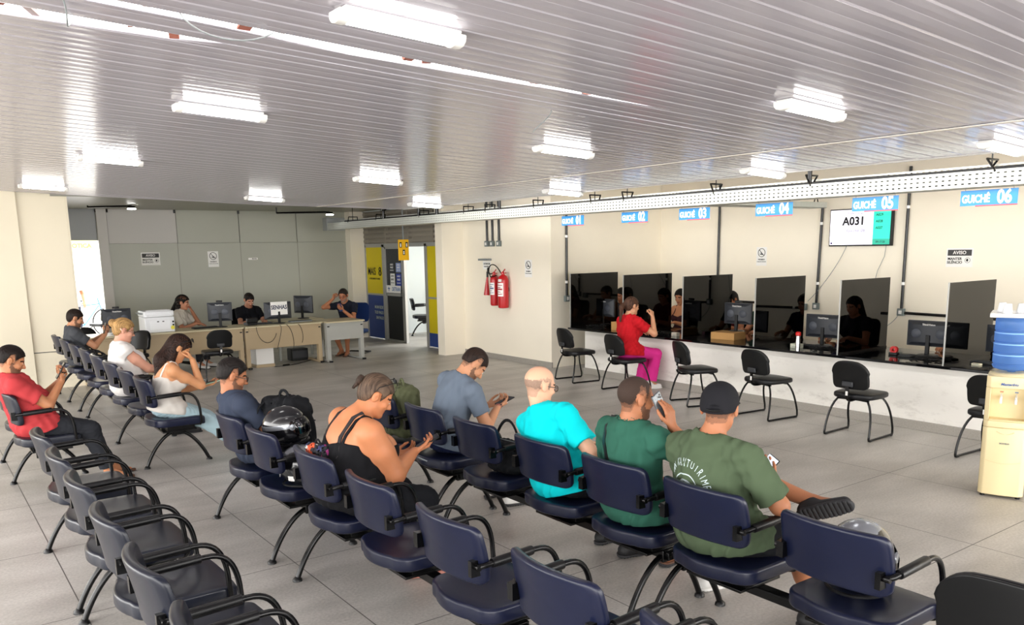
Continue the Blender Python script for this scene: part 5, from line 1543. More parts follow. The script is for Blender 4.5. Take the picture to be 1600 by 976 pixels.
for (x, y, dx, dy, h_, lab) in ((9.05, 7.30, .30, .36, .10, 'open cardboard box under the monitor at guiche 03'), (8.85, 9.28, .16, .12, .13, 'small cardboard box on the counter beside the woman in red')):
    t = thing('cardboard_box', lab, 'box', (x, y, ZC), math.radians(8))
    MB().box((-dx / 2, -dy / 2, 0), (dx / 2, dy / 2, h_ - .012)).build('box_body', M_card, t, bevel=.002)
    MB().box((-dx / 2 - .001, -dy / 2, h_ - .012), (dx / 2, dy / 2, h_ - .003)).build('flap', M_card, t, bevel=.002)
    if dx > .2:
        pass
t = thing('marker_tube', 'silver tube with a red cap standing on the counter at guiche 04', 'tube', (8.72, 5.97, ZC))
MB().lathe([(.028, 0), (.028, .16), (.024, .17)], 20).build('tube_body', M_chrome, t)
MB().lathe([(.032, .17), (.032, .205), (.02, .215)], 20).build('cap', mat('red_plastic', 'c8201e', rough=.35), t)
t = thing('tape_dispenser', 'red tape dispenser on the counter left of the guiche 06 monitor', 'tape dispenser', (9.05, 4.93, ZC))
MB().box((-.03, -.05, 0), (.03, .05, .03)).build('base', M_blackplastic, t, bevel=.006)
MB().lathe([(.018, -.02), (.042, -.02), (.042, .02), (.018, .02)], 20, 0, Matrix.Translation((0, 0, .06)) @ Matrix.Rotation(PI / 2, 4, 'Y'), cap=False).build('tape_roll', MATS['red_plastic'], t)
for (x, y, lab) in ((9.05, 5.95, 'black keyboard and cables before the guiche 04 monitor'), (9.02, 4.62, 'black keyboard before the guiche 06 monitor'), (9.05, 3.85, 'black keyboard near the water bottle')):
    t = thing('keyboard', lab, 'keyboard', (x, y, ZC), math.radians(5))
    MB().box((-.065, -.21, 0), (.065, .21, .022)).build('body', M_blackplastic, t, bevel=.005)
    mb = MB()
    for r in range(5):
        for c in range(15): mb.box((-.055 + r * .022, -.2 + c * .0267, .022), (-.037 + r * .022, -.177 + c * .0267, .028))
    mb.build('keys', M_darkgrey, t, smooth=False)
rs = random.Random(3)
for i, (x, y, lab) in enumerate(((8.95, 5.80, 'tangle of black cable by the guiche 04 keyboard'), (8.9, 4.45, 'tangle of black cable below the guiche 06 monitor'), (8.95, 9.9, 'tangle of black cable at guiche 01'), (8.92, 8.35, 'tangle of black cable before the woman in red'), (9.1, 3.6, 'blue cable near the water bottle'))):
    pts = []; a = rs.random() * 6
    for k in range(60):
        a += .5; r = .05 + .045 * math.sin(k * .43 + i); pts.append((r * math.cos(a) * 1.4, r * math.sin(a) * 2.2, .006 + .02 * abs(math.sin(k * .31))))
    o = MB().tube(pts, .004, 5).build('cable_tangle', mat('blue_cable', '2d5fb0', rough=.5) if 'blue' in lab else M_blackplastic); o.location = (x, y, ZC); tag(o, lab, 'cable')
for (x, y, dx, dy, c, lab) in ((8.86, 6.08, .10, .12, 'c9cbb8', 'small pale box on the counter at guiche 04'), (8.9, 3.95, .05, .09, 'd8d2b8', 'cream eraser on the counter under the nearest divider'), (9.2, 7.62, .08, .05, 'd89ab0', 'pink note block left of the cardboard box'),
                           (8.82, 8.05, .07, .10, 'd8d2c2', 'folded papers on the counter at the elbow of the woman in red')):
    t = thing('small_box' if 'box' in lab else 'paper_block', lab, 'box' if 'box' in lab else 'stationery', (x, y, ZC))
    MB().box((-dx / 2, -dy / 2, 0), (dx / 2, dy / 2, .05 if 'eraser' not in lab else .018)).build('body', mat('stationery_' + c, c, rough=.7), t, bevel=.003)
    MB().box((-dx / 2 - .0006, -dy * .3, .01), (-dx / 2 + .001, dy * .3, .016)).build('label', M_grey, t, smooth=False)

# ------------------------------------------------------------------ desks
M_beige = mat('beige_desk_panel', 'b39f7e', rough=0.5, var=0.05, vscale=3); M_beigetop = mat('pale_beige_desk_top', 'cabf9d', rough=0.4); M_greydesk = mat('grey_desk_metal', 'a9aaa4', rough=0.45)
def desk(x0, x1, y0, depth, label, mpan, mleg, panel_bot=.34, rz=0, kind='office_desk'):
    t = thing(kind, label, 'desk', ((x0 + x1) / 2, y0, 0), rz, 'desks in front of the grey wall')
    w_ = (x1 - x0) / 2
    MB().box((-w_, 0, .715), (w_, depth, .74)).build('desk_top', M_beigetop, t, bevel=.004)
    MB().box((-w_ + .07, .05, .66), (w_ - .07, .07, .715)).build('top_rail', mpan, t, bevel=.002)
    MB().box((-w_ + .07, .06, panel_bot), (w_ - .07, .08, .66)).build('front_panel', mpan, t, bevel=.002)
    for s in (-1, 1):
        x = s * (w_ - .04)
        MB().box((x - .035, .06, .04), (x + .035, .16, .715)).build('leg', mleg, t, bevel=.004)
        ft = MB().box((x - .03, .0, 0.004), (x + .03, depth - .08, .04)).build('foot', mleg, t, bevel=.006)
        MB().box((x - .032, -.01, 0.0), (x + .032, .03, .035)).build('foot_cap', M_blackplastic, ft, bevel=.004)
        MB().box((x - .02, .055, .64), (x + .02, .06, .66)).build('leg_slot', M_blackplastic, t, smooth=False)
    return t
desk(3.02, 4.60, 14.0, .70, 'beige office desk at the left carrying the white printer', M_beige, M_beige)
desk(4.62, 6.02, 13.98, .70, 'beige office desk in the middle with dangling black cables', M_beige, M_beige)
desk(6.06, 6.80, 13.86, .72, 'grey metal framed desk end before the man with glasses', M_greydesk, M_greydesk, panel_bot=.40)
desk(2.1, 2.98, 14.0, .70, 'desk behind the woman with the blond bun, left of the printer', M_beige, M_beige)
o = thing('desk_return', 'pale desk top behind the SENHAS monitor, left of the man with glasses', 'desk', (5.95, 14.98, 0))
MB().box((-.50, -.26, .715), (.42, .36, .74)).build('desk_top', M_beigetop, o, bevel=.004)
for a, b in ((-.46, .30), (.38, .30), (.38, -.22), (-.46, -.22)): MB().box((a - .02, b - .02, 0), (a + .02, b + .02, .715)).build('leg', M_greydesk, o, bevel=.003)
ZD = .74
monitor((2.70, 14.42, ZD), 95, 'black monitor left of the white printer', w_=.44, h_=.30, cam=True, group='desk monitors')
monitor((4.33, 14.38, ZD), 70, 'black monitor between the two women at the desks', w_=.40, h_=.32, cam=True, group='desk monitors')
mS = monitor((5.33, 14.32, ZD), 92, 'black monitor with a white SENHAS sheet taped on its back', w_=.50, h_=.30, logo=False, group='desk monitors', stand=.08)
pp = thing('paper_sheet', 'white sheet reading SENHAS taped on the monitor back', 'sheet', (5.335, 14.262, ZD + .255), math.radians(2))
MB().box((-.155, -.001, -.10), (.155, .001, .13)).build('sheet', M_paper, pp, smooth=False)
mm = MB(); text_mb(mm, 'SENHAS', .10, frame((1, 0, 0), (0, 0, 1), (0, -.002, .03)), bold=.03, sx=.82); mm.build('lettering', mat('navy_ink', '2a3350', rough=.6), pp, smooth=False)
monitor((6.10, 15.02, ZD), 32, 'black monitor facing the man with glasses', w_=.42, h_=.33, group='desk monitors', logo=False)
# printer
pt_ = thing('printer', 'large white laser printer on the left beige desk', 'printer', (3.28, 14.33, ZD), 0)
M_pw = mat('printer_white', 'dcdee0', rough=0.4)
MB().box((-.23, -.22, 0), (.23, .22, .25)).build('body', M_pw, pt_, bevel=.015)
MB().box((-.235, -.20, .252), (.235, .22, .345)).build('scanner', M_pw, pt_, bevel=.018)
MB().prism([(-.20, -.225, .255), (.20, -.225, .255), (.185, -.16, .36), (-.185, -.16, .36)], (0, .05, .0)).build('front_cover', mat('printer_light', 'e6e8ea', rough=.4), pt_, bevel=.006)
MB().box((-.16, -.226, .05), (.16, -.219, .20)).build('rear_panel', mat('printer_light', 'e6e8ea'), pt_, bevel=.004)
for x in (-.03, .05): MB().box((x - .015, -.230, .17), (x + .015, -.224, .185)).build('socket', M_ink, pt_, smooth=False)
for z in (.10, .15): MB().box((.19, -.224, z), (.215, -.218, z + .03)).build('socket', M_ink, pt_, smooth=False)
MB().lathe([(.035, 0), (.035, .002)], 6, 0, Matrix.Translation((.19, -.224, .07)) @ Matrix.Rotation(PI / 2, 4, 'X')).build('warning_sticker', mat('yellow_sticker', 'd9cf3a', rough=.5), pt_, smooth=False)
MB().box((-.28, -.15, .30), (-.23, .15, .315)).build('paper_tray', M_grey, pt_, bevel=.003)
# phone, keyboards, files on the desks
t = thing('desk_telephone', 'black desk telephone left of the woman in black', 'telephone', (4.82, 14.30, ZD), .1)
MB().prism([(-.09, -.08, 0), (.09, -.08, 0), (.09, .10, 0), (-.09, .10, 0)], (0, 0, .05)).build('body', M_blackplastic, t, bevel=.01)
MB().box((-.10, -.09, .05), (.10, -.03, .13)).build('display', M_blackplastic, t, bevel=.01)
for (x, y, rz, lab) in ((4.05, 14.35, 1.7, 'flat black keyboard in front of the woman in the white blouse'), (5.02, 14.38, 1.5, 'black keyboard under the hands of the woman in black'), (5.75, 14.35, 1.6, 'grey papers and keyboard right of the SENHAS monitor')):
    t = thing('keyboard', lab, 'keyboard', (x, y, ZD), rz)
    MB().box((-.065, -.21, 0), (.065, .21, .02)).build('body', M_blackplastic if 'grey' not in lab else M_grey, t, bevel=.005)
    MB().box((-.055, -.2, .02), (.055, .2, .025)).build('keys', M_darkgrey, t, smooth=False)
for i, (x0, x1, dz, lab) in enumerate(((4.80, 5.10, .38, 'first hanging black cable across the middle desk front, longest loop'), (5.22, 5.16, .42, 'second hanging black cable on the middle desk front'), (5.34, 5.45, .46, 'third hanging black cable on the middle desk front'), (5.55, 5.62, .34, 'rightmost hanging black cable on the middle desk front'))):
    if i == 0: p = bez((x0, 13.97, .73), (x0 + .02, 13.96, .40), (x1 - .02, 13.96, .36), (x1 + .05, 13.97, .60), 14)
    else: p = bez((x0, 13.97, .735), (x0 + .05, 13.94, .72), (x1 + .04, 13.96, .5), (x1, 14.0, .735 - dz), 14)
    tag(MB().tube(p, .005, 6).build('cable', M_blackplastic), lab, 'cable', 'black cables on the middle desk')
# computers under the middle desk
t = thing('computer_tower', 'white computer case on the floor under the middle desk', 'computer', (4.98, 14.34, 0))
MB().box((-.16, -.20, .05), (.16, .22, .42)).build('case', M_white, t, bevel=.006); MB().box((-.17, -.21, 0), (.17, .23, .05)).build('plinth', M_beige, t, bevel=.003)
t = thing('floor_box', 'black box and power supply on the floor under the middle desk', 'power supply', (5.80, 14.7, 0))
MB().box((-.16, -.12, 0), (.16, .12, .22)).build('body', M_blackplastic, t, bevel=.008)
MB().box((-.14, -.125, .05), (.14, -.12, .18)).build('grille', M_darkgrey, t, smooth=False)
tag(MB().tube(bez((5.1, 14.05, .006), (5.4, 13.9, .006), (5.8, 14.3, .006), (6.3, 14.8, .006), 16), .006, 6).build('cable', M_blackplastic), 'black cable lying on the floor under the middle desk', 'cable')
t = thing('power_strip', 'small black power adapter lying on the floor before the middle desk', 'adapter', (5.32, 14.05, 0), .2)
MB().box((-.06, -.025, 0), (.06, .025, .03)).build('body', M_blackplastic, t, bevel=.006)
# blue chair behind the man with glasses, office chairs of the women
def task_chair(loc, rz, m, label, h=.46, cant=False):
    t = thing('office_chair', label, 'chair', loc, rz)
    pillow(rrect(-.22, .22, -.23, .23, .08), .035, .025, lambda a, b, c: (a, b, h - .02 + c)).build('seat', m, t)
    pillow(rrect(-.21, .21, -.19, .19, .08), .028, .02, lambda a, b, c: (-.25 - .06 * (b + .19), a, h + .33 + b)).build('backrest', m, t)
    if cant:
        for s in (-1, 1):
            MB().tube([(-.20, s * .2, .40), (.18, s * .2, .40), (.22, s * .2, .36), (.24, s * .22, .05), (.20, s * .22, .014), (-.24, s * .22, .014)], .012, 8).build('leg_frame', M_blackmetal, t)
        MB().tube([(-.24, -.22, .014), (-.24, .22, .014)], .012, 8).build('rear_bar', M_blackmetal, t)
        MB().tube([(-.15, 0, h - .05), (-.26, 0, h - .02), (-.275, 0, h + .2)], .014, 8).build('back_stem', M_blackmetal, t)
    else:
        MB().tube([(0, 0, .09), (0, 0, h - .05)], .025, 12).build('gas_lift', M_blackmetal, t)
        for k in range(5):
            a = 2 * PI * k / 5; g = MB().tube([(0, 0, .11), (.26 * math.cos(a), .26 * math.sin(a), .07)], [.022, .014], 8).build('base_arm', M_blackplastic, t)
            MB().lathe([(.0, -.02), (.025, -.02), (.025, .02), (0, .02)], 14, 0, Matrix.Translation((.26 * math.cos(a), .26 * math.sin(a), .026)) @ Matrix.Rotation(PI / 2, 4, 'X') , cap=False).build('caster', M_blackplastic, g)
        MB().tube([(-.10, 0, h - .05), (-.26, 0, h - .02), (-.275, 0, h + .2)], .014, 8).build('back_stem', M_blackmetal, t)
    return t
M_bluefab = mat('blue_upholstery', '1c3c78', rough=.8)
task_chair((7.05, 14.85, 0), math.radians(-142), M_bluefab, 'blue upholstered chair behind the man with glasses', cant=True)
task_chair((3.78, 15.1, 0), math.radians(-50), M_blackv, 'black office chair under the woman in the white blouse')
task_chair((5.0, 15.05, 0), math.radians(-95), M_blackv, 'black office chair under the woman in the black top')
# chair and shelf inside the office
t = make_bench('waiting_chair', 'black waiting chair with one armrest inside the office doorway', 9.75, [0.0], [0.0], (-.3, .3), loc_y0=16.75, group=None)
t.rotation_euler = (0, 0, math.radians(-30)); t['category'] = 'chair'
for c in kids(t):
    if c.name.startswith(('seat', 'backrest')) and 'pan' not in c.name:
        c.material_slots[0].material = M_blackv
t = thing('wall_shelf', 'white shelf top on a grey panel seen through the office doorway', 'shelf', (10.9, 17.2, 0))
MB().box((-.5, -.3, 1.0), (1.2, .29, 1.04)).build('shelf_top', M_white, t, bevel=.003); MB().box((-.45, -.25, 0), (-.40, .28, 1.0)).build('panel', M_grey, t, smooth=False)
struct(MB().box((10.6, 17.46, 1.12), (11.6, 17.5, 2.05)).build('window_1', mat('office_window', 'b8cad6', rough=.15), smooth=False))
la = bpy.data.lights.new('office_lamp', 'AREA'); la.energy = 55; la.shape = 'RECTANGLE'; la.size = 1.2; la.size_y = .2
lo_ = bpy.data.objects.new('office_lamp', la); lo_.location = (10.3, 15.6, 2.83); COL.objects.link(lo_)
tag(lo_, 'ceiling lamp inside the office', 'ceiling light')

# ------------------------------------------------------------------ helmets and bags
M_gloss = mat('glossy_black_shell', '141518', rough=0.14, spec=0.6, coat=.6); M_silver = mat('silver_shell', '9a9ea4', rough=0.22, metal=.6)
M_visor = mat_clear('clear_visor', (0.78, 0.8, 0.84), 1.6, .04)
def helmet(loc, rz, label, tilt=0.0, scheme=0, group='motorcycle helmets'):
    t = thing('motorcycle_helmet', label, 'helmet', loc, rz, group)
    t.rotation_euler = (0, tilt, rz)
    def f(P):
        d = ell(P, (0, 0, .135), (.148, .122, .132))
        d = smin(d, ell(P, (.03, 0, .08), (.125, .112, .09)), .04)
        d = np.maximum(d, .012 - P[:, 2])
        d = smax(d, -ell(P, (.155, 0, .135), (.105, .098, .052)), .01)      # face opening
        d = smax(d, -ell(P, (-.01, 0, .03), (.105, .085, .12)), .008)       # hollow
        return d
    V, F_ = sdf_mesh(f, (-.2, -.2, 0), (.2, .2, .3), .006)
    c = V[F_].mean(1); mi = np.zeros(len(F_))
    if scheme == 1: mi[(c[:, 2] > .17) & (np.abs(c[:, 1]) < .07)] = 1; mi[(c[:, 2] > .05) & (c[:, 2] < .085) & (np.abs((c[:, 0] * 9) % 1 - .5) < .18)] = 2
    if scheme == 2: mi[(c[:, 2] > .13) & (c[:, 2] < .16) & (c[:, 0] < .03)] = 1
    np_object('shell', V, F_, [M_gloss, M_silver, M_white], t, mi)
    vs = MB()
    def g(u, v):
        a = math.radians(-68 + 136 * u); z = .07 + .115 * v; r = .165 - .045 * max(0, (v - .5)) ** 1.5 * 2
        return (r * math.cos(a) * .98 + .005, r * .84 * math.sin(a), z)
    vs.grid(g, 16, 8); vo = vs.build('visor', M_visor, t); sd = vo.modifiers.new('thickness', 'SOLIDIFY'); sd.thickness = .002
    for s in (-1, 1):
        MB().lathe([(.022, 0), (.020, .008), (0, .010)], 18, 0, Matrix.Translation((.045, s * .118, .135)) @ Matrix.Rotation(-s * PI / 2, 4, 'X')).build('visor_pivot', M_silver, t)
        MB().tube(bez((.02, s * .095, .03), (.02, s * .10, -.0), (.05, s * .06, -.004), (.07, s * .03, .004), 8), .006, 6).build('chin_strap', M_rubber, t)
    MB().tube([(.13 * math.cos(a) * 1.03 + .01, .116 * math.sin(a), .02) for a in [2 * PI * k / 30 for k in range(31)]], .007, 6, cap=False).build('rim', M_rubber, t)
    MB().lathe([(.022, 0), (.022, .002)], 18, 0, Matrix.Translation((-.142, .02, .075)) @ Matrix.Rotation(-PI / 2 + .1, 4, 'Y')).build('sticker', M_white, t)
    return t
helmet((R2 + .0, 5.27, .715), math.radians(-18), 'black motorcycle helmet with a clear visor, on the second seat beside the dark backpack', tilt=math.radians(-6), scheme=2)
helmet((R2 - .01, 5.02, .492), math.radians(-30), 'black helmet with white emblems wedged low beside the same seat back', scheme=1)
h3 = helmet((R3 + .01, 1.85, .496), math.radians(15), 'black and white helmet with a silver top at the bottom right, behind the last backrest', scheme=1)

def bag(name, label, cat, loc, rz, f, lo, hi, m, h=.007, extra=()):
    t = thing(name, label, cat, loc, rz)
    V, F_ = sdf_mesh(f, lo, hi, h); np_object('bag_body', V, F_, m, t)
    return t
h3.scale = (1.15, 1.15, 1.2)
M_bagblack = cloth('bag_black', '17181b', rough=.8); M_bagolive = cloth('olive', '5b5f45', var=.25); M_bagnavy = cloth('bag_navy', '1d2738')
def fb(P):
    d = rbox(P, (0, 0, .20), (.13, .17, .19), None, .09)
    d = smin(d, rbox(P, (.10, 0, .15), (.07, .13, .11), None, .06), .03)
    return d + .008 * fold(P, .7, 3.0)
t = bag('backpack', 'black backpack slumped against the person in dark blue', 'backpack', (R2 + .10, 5.53, .56), math.radians(20), fb, (-.25, -.25, -.02), (.3, .25, .46), M_bagblack)
t.scale = (1.0, 1.1, 1.12)
MB().tube(bez((0, -.04, .37), (0, -.03, .45), (0, .06, .45), (0, .05, .37), 10), .009, 6).build('carry_handle', M_bagblack, t)
MB().tube([(.165, -.10, .22), (.172, 0, .225), (.165, .10, .22)], .005, 6).build('zip', M_darkgrey, t)
for s in (-1, 1): MB().tube(bez((-.12, s * .08, .36), (-.20, s * .10, .34), (-.20, s * .11, .12), (-.12, s * .10, .06), 10), .012, 6, flat=.5).build('shoulder_strap', M_bagblack, t)
def fg(P):
    d = rbox(P, (0, 0, .22), (.11, .17, .21), None, .08)
    d = smin(d, rbox(P, (.10, 0, .14), (.06, .12, .10), None, .05), .015)
    d = smin(d, rbox(P, (-.11, 0, .15), (.05, .12, .11), None, .04), .012)
    return d + .006 * fold(P, .8, 5.0)
t = bag('backpack', 'olive green backpack standing on the seat left of the person in slate blue', 'backpack', (R3 - .06, 5.80, .50), math.radians(-10), fg, (-.28, -.25, -.02), (.25, .25, .50), M_bagolive)
MB().tube(bez((0, -.04, .42), (0, -.03, .49), (0, .06, .49), (0, .05, .42), 10), .009, 6).build('carry_handle', M_bagolive, t)
for y in (-.10, .08): MB().tube([(-.06, y, .43), (-.135, y, .36), (-.175, y, .24), (-.175, y, .08)], .014, 6, flat=.35).build('compression_strap', mat('olive_webbing', '4a4d38', rough=.9), t)
MB().tube([(-.115, -.13, .30), (-.125, 0, .305), (-.115, .13, .30)], .005, 6).build('zip', M_blackplastic, t)
MB().box((-.19, -.06, .16), (-.155, .05, .24)).build('patch_pocket', M_bagnavy, t, bevel=.01)
def fs(P):
    d = rbox(P, (0, 0, .10), (.10, .15, .10), None, .05); return d + .006 * fold(P, .9, 6.0)
t = bag('shoulder_bag', 'black shoulder bag on the seat between the people in slate blue and cyan', 'bag', (R3 + .0, 4.42, .492), math.radians(5), fs, (-.2, -.22, -.02), (.2, .22, .24), M_bagblack)
MB().tube(bez((-.02, -.14, .15), (-.12, -.20, .46), (-.05, .02, .44), (-.02, .14, .15), 16), .012, 6, flat=.4).build('strap', M_bagblack, t)
MB().box((-.108, -.04, .09), (-.095, .04, .13)).build('buckle', M_blackplastic, t, bevel=.004)
MB().tube([(-.07, -.13, .205), (0, -.13, .21), (0, .13, .21)], .004, 6).build('zip', M_grey, t)
# ------------------------------------------------------------------ the people
HS = 0.0075 if QUICK else 0.006
C_jeans = cloth('jeans', '4a6f96', var=.12); C_ljeans = cloth('pale_jeans', 'a9c3cc', var=.08); C_dark = cloth('black_trousers', '17181c'); C_charcoal = cloth('charcoal_jeans', '2a2c31', var=.12)
C_navysh = cloth('navy_shorts', '1a2140')
M_sole = mat('dark_sole', '2c2c2e', rough=.7); M_leather = mat('brown_leather', '5a3a28', rough=.5); M_whiteshoe = mat('white_shoe', 'dcdad6', rough=.5); M_blackshoe = mat('black_shoe', '1b1b1d', rough=.6)

# 1 black cap, olive shirt
p = Person('person in black cap and olive t-shirt with a pale back print, one leg crossed', (R3, 2.51, 0), 0, SK_TAN, w=1.16, h=HS,
           pelvis=(-.09, .045, .615), neck=(-.12, .085, 1.045), head=(-.055, .072, 1.205), look=(.86, .42, -.22), sh=.185, belly=.02,
           wristR=(.14, -.06, .815), elbowR=(-.3, -1, -.6), wristL=(.24, .16, .72), elbowL=(-.2, .8, -1), hdirR=(.75, .45, .45), hnormR=(-.35, .1, .9), curlR=.5,
           hnormL=(0, 0, -1),
           ankleL=(.41, -.17, .695), kneeL=(.3, 1, .5), toeL=(.38, -.85, .36), dnL=(-.8, -.15, -.55), ankleR=(.44, -.16, .10), kneeR=(.7, -.15, .8), toeR=(1, 0, -.05), stubble=('2a211c', 'crop'))
M_olive = cloth('olive_shirt', '495741', var=.05)
sh_ = p.shirt(M_olive, sleeve=.85, flare=.032, t=.020, hem=-.10, folds=.006, label='olive t-shirt with a white print on the back')
p.trousers(C_dark, name='shorts', leg=.86, t=.02, flare=.02)
p.shoes(M_blackshoe, M_sole)
def fcap(P):
    q = (P - A3(p.head)) @ p.HR
    d = ell(q, (-.014, 0, .040), (.112, .092, .098)); d = smin(d, ell(q, (-.06, 0, .0), (.056, .076, .062)), .03)
    x, z = q[:, 0], q[:, 2]
    d = np.maximum(d, (-.028 + (x + .10) * .28) - z)
    d = smax(d, -ell(q, (-.128, 0, .004), (.018, .026, .010)), .004)
    br = np.maximum(ell(q, (.105, 0, .040), (.085, .074, .014)), .03 - x)
    return smin(d, br, .01)
p.mesh('cap', fcap, cloth('black_cap', '1c1c20', var=.1), lo=p.head - .25, hi=p.head + .25, h=.005, label='black baseball cap')
p.tubechild('cap_strap', [[(-.128, .034, -.012), (-.134, 0, -.016), (-.128, -.034, -.012)]], .006, M_blackplastic)
# print on the back: arc of letters and a fish shape following the cloth
def project_to(o, mb, origin, R, U, N, depth=.0012):
    """press flat artwork (x,y) onto object o along -N"""
    dg = bpy.context.evaluated_depsgraph_get(); dg.update()
    out = []
    for v in mb.v:
        a = Vector(origin) + Vector(R) * v[0] + Vector(U) * v[1]
        hit, loc, nr, ix = o.ray_cast(a + Vector(N) * .3, -Vector(N))
        out.append((loc + nr * (depth + max(v[2], 0))) if hit else (a))
    mb.v = [tuple(v) for v in out]
art = MB()
wd = 'A PROVAI NADUADOR'
nL = 14
rsx = random.Random(5)
for k, ch in enumerate('OWN WANTUIRIMES'):
    a = math.radians(160 - 165 * k / 14); r = .135
    M_ = Matrix.Translation((r * math.cos(a), r * math.sin(a) * .9, 0)) @ Matrix.Rotation(a - PI / 2, 4, 'Z')
    text_mb(art, ch, .052, M_, bold=.0, depth=.0003, sx=.62)
fish = [(-.075 + .15 * k / 14, .028 * math.sin(PI * k / 14) * 1.3) for k in range(15)] + [(.075 - .15 * k / 14, -.030 * math.sin(PI * k / 14)) for k in range(1, 14)]
for k in range(14):
    x0 = -.07 + .14 * k / 14; x1 = x0 + .01; t0, t1 = [.042 * math.sin(PI * (x + .075) / .15) for x in (x0, x1)]
    art.add([(x0, -t0 * .8, 0), (x1, -t1 * .8, 0), (x1, t1, 0), (x0, t0, 0)], [(0, 1, 2, 3)])
for k in range(12):
    a0, a1 = math.radians(20 + 140 * k / 12), math.radians(20 + 140 * (k + 1) / 12)
    art.add([(.085 * math.cos(a0), .07 * math.sin(a0), 0), (.085 * math.cos(a1), .07 * math.sin(a1), 0), (.080 * math.cos(a1), .064 * math.sin(a1), 0), (.080 * math.cos(a0), .064 * math.sin(a0), 0)], [(0, 1, 2, 3)])
bn = -(Vector(p.fwd.tolist())); bu = Vector(p.up.tolist()); br_ = Vector((-p.left).tolist())
project_to(sh_, art, (p.pel * .46 + p.neck * .54 + p.left * .055), br_, bu, bn)
art.build('back_print', mat('pale_print', 'c3d2d4', rough=.7), p.o, smooth=False)
phone(p, -1, 'phone with a lit white screen held by the person in the black cap', screen=M_screen_lit, up=(.45, -.35, .7), screen_out=(-.75, -.1, .6), off=(.095, -.0, .02))

# 2 green polo on the phone
p = Person('person in a green polo with a black shoulder strap, phone at the ear', (R3, 3.13, 0), 0, SK_TAN, w=1.08, h=HS,
           pelvis=(-.09, .0, .61), neck=(-.13, .0, 1.035), head=(-.10, -.015, 1.19), look=(.95, -.25, -.12), sh=.18,
           wristR=(.005, -.185, 1.045), elbowR=(.35, -.6, -1), hdirR=(-.12, .12, .95), hnormR=(-.15, .95, .0), curlR=[.30, .38, .45, .5], thumbR=.4,
           wristL=(.20, .16, .66), ankleL=(.52, .28, .09), ankleR=(.42, -.13, .09), stubble=('2b211b', 'crop beard'))
M_gpolo = cloth('green_polo', '2b594a', var=.05)
sh_ = p.shirt(M_gpolo, sleeve=.62, flare=.024, t=.016, hem=-.09, collar=True, folds=.005)
p.trousers(C_dark, name='shorts', leg=.92, flare=.02)
p.shoes(M_whiteshoe, M_whiteshoe, sides=(-1,)); p.shoes(M_leather, M_sole, kind='sandal', sides=(1,))
phone(p, -1, 'phone in a patterned silver case at the ear of the green polo person', at=(-.035, -.135, 1.155), up=(-.42, .12, .9), screen_out=(-.15, 1, .0), col=mat('patterned_case', '6f7478', rough=.2, metal=.5, var=.6, vscale=90))
up = Vector(p.up.tolist()); lf = Vector(p.left.tolist()); fw = Vector(p.fwd.tolist()); nk = Vector(p.neck.tolist())
pts = [(nk + lf * .115 + fw * .03 - up * .06, up * 1.0 + fw * .6), (nk + lf * .12 - up * .06, up), (nk + lf * .122 - up * .06 - fw * .02, up - fw * .6)]
for k in range(9): f_ = k / 8; pts.append((nk + lf * (.12 - .20 * f_) - up * (.10 + .27 * f_), -fw + up * .15))
strap(p, pts, .019, obj=sh_, parent=p.o)

# 3 bald, cyan
p = Person('balding person in a bright cyan shirt, leaning left in the seat', (R3, 3.80, 0), 0, SK_LIGHT, w=1.10, h=HS,
           pelvis=(-.09, -.03, .61), neck=(-.13, .09, 1.0), head=(-.10, .15, 1.155), look=(.97, -.10, -.22), sh=.185, belly=.02,
           wristR=(.16, -.24, .735), elbowR=(-.8, -.9, -.4), hdirR=(1, 0, -.1), hnormR=(0, 0, -1), curlR=.5,
           wristL=(.28, .24, .70), ankleL=(.46, .16, .09), stubble=('6d5f55', 'crop bald'))
p.shirt(cloth('cyan_shirt', '00c8cf', var=.03), sleeve=.72, flare=.028, t=.018, hem=-.10, folds=.005)
p.trousers(C_dark, leg=1.9); p.shoes(M_blackshoe, M_sole)
p.glasses()

# 4 slate t-shirt, bent over a phone
p = Person('person in slate blue t-shirt bent over a phone beside the olive backpack', (R3 + .02, 5.15, 0), 0, SK_MED, w=1.10, h=HS,
           pelvis=(-.08, .05, .61), neck=(.06, -.0, 1.035), head=(.165, -.035, 1.14), look=(.62, -.22, -.80), sh=.185,
           wristR=(.33, -.10, .80), elbowR=(-.4, -.5, -1), hdirR=(.75, .3, .1), hnormR=(-.2, .3, .9), curlR=.6,
           wristL=(.34, .06, .79), elbowL=(-.4, .6, -1), hdirL=(.75, -.3, .1), hnormL=(-.2, -.3, .9), curlL=.6, ankleL=(.45, .16, .09), ankleR=(.45, -.12, .09), stubble=('2a1f1a', 'crop beard'))
p.shirt(cloth('slate_shirt', '66717f', var=.04), sleeve=.60, flare=.018, t=.012, hem=-.06, folds=.004)
p.trousers(C_navysh, name='shorts', leg=.9, flare=.02, top=.06); p.shoes(M_whiteshoe, M_sole)
p.hair(hairmat('2a1e18'), t=.004, noise=.0005, lift=.035)
def belt(P):
    a = ell(P, p.pel + p.up * .075, A3((.133, .180, .06)), p.TR); return np.maximum(a, np.abs(plane(P, p.pel + p.up * .062, p.up)) - .022)
p.mesh('waistband', belt, cloth('grey_waistband', '8d919b'), lo=p.pel - .3, hi=p.pel + .3)
phone(p, -1, 'dark phone held low by the person in the slate t-shirt', up=(.9, .1, .25), screen_out=(-.25, 0, .95), off=(.09, .02, .02))

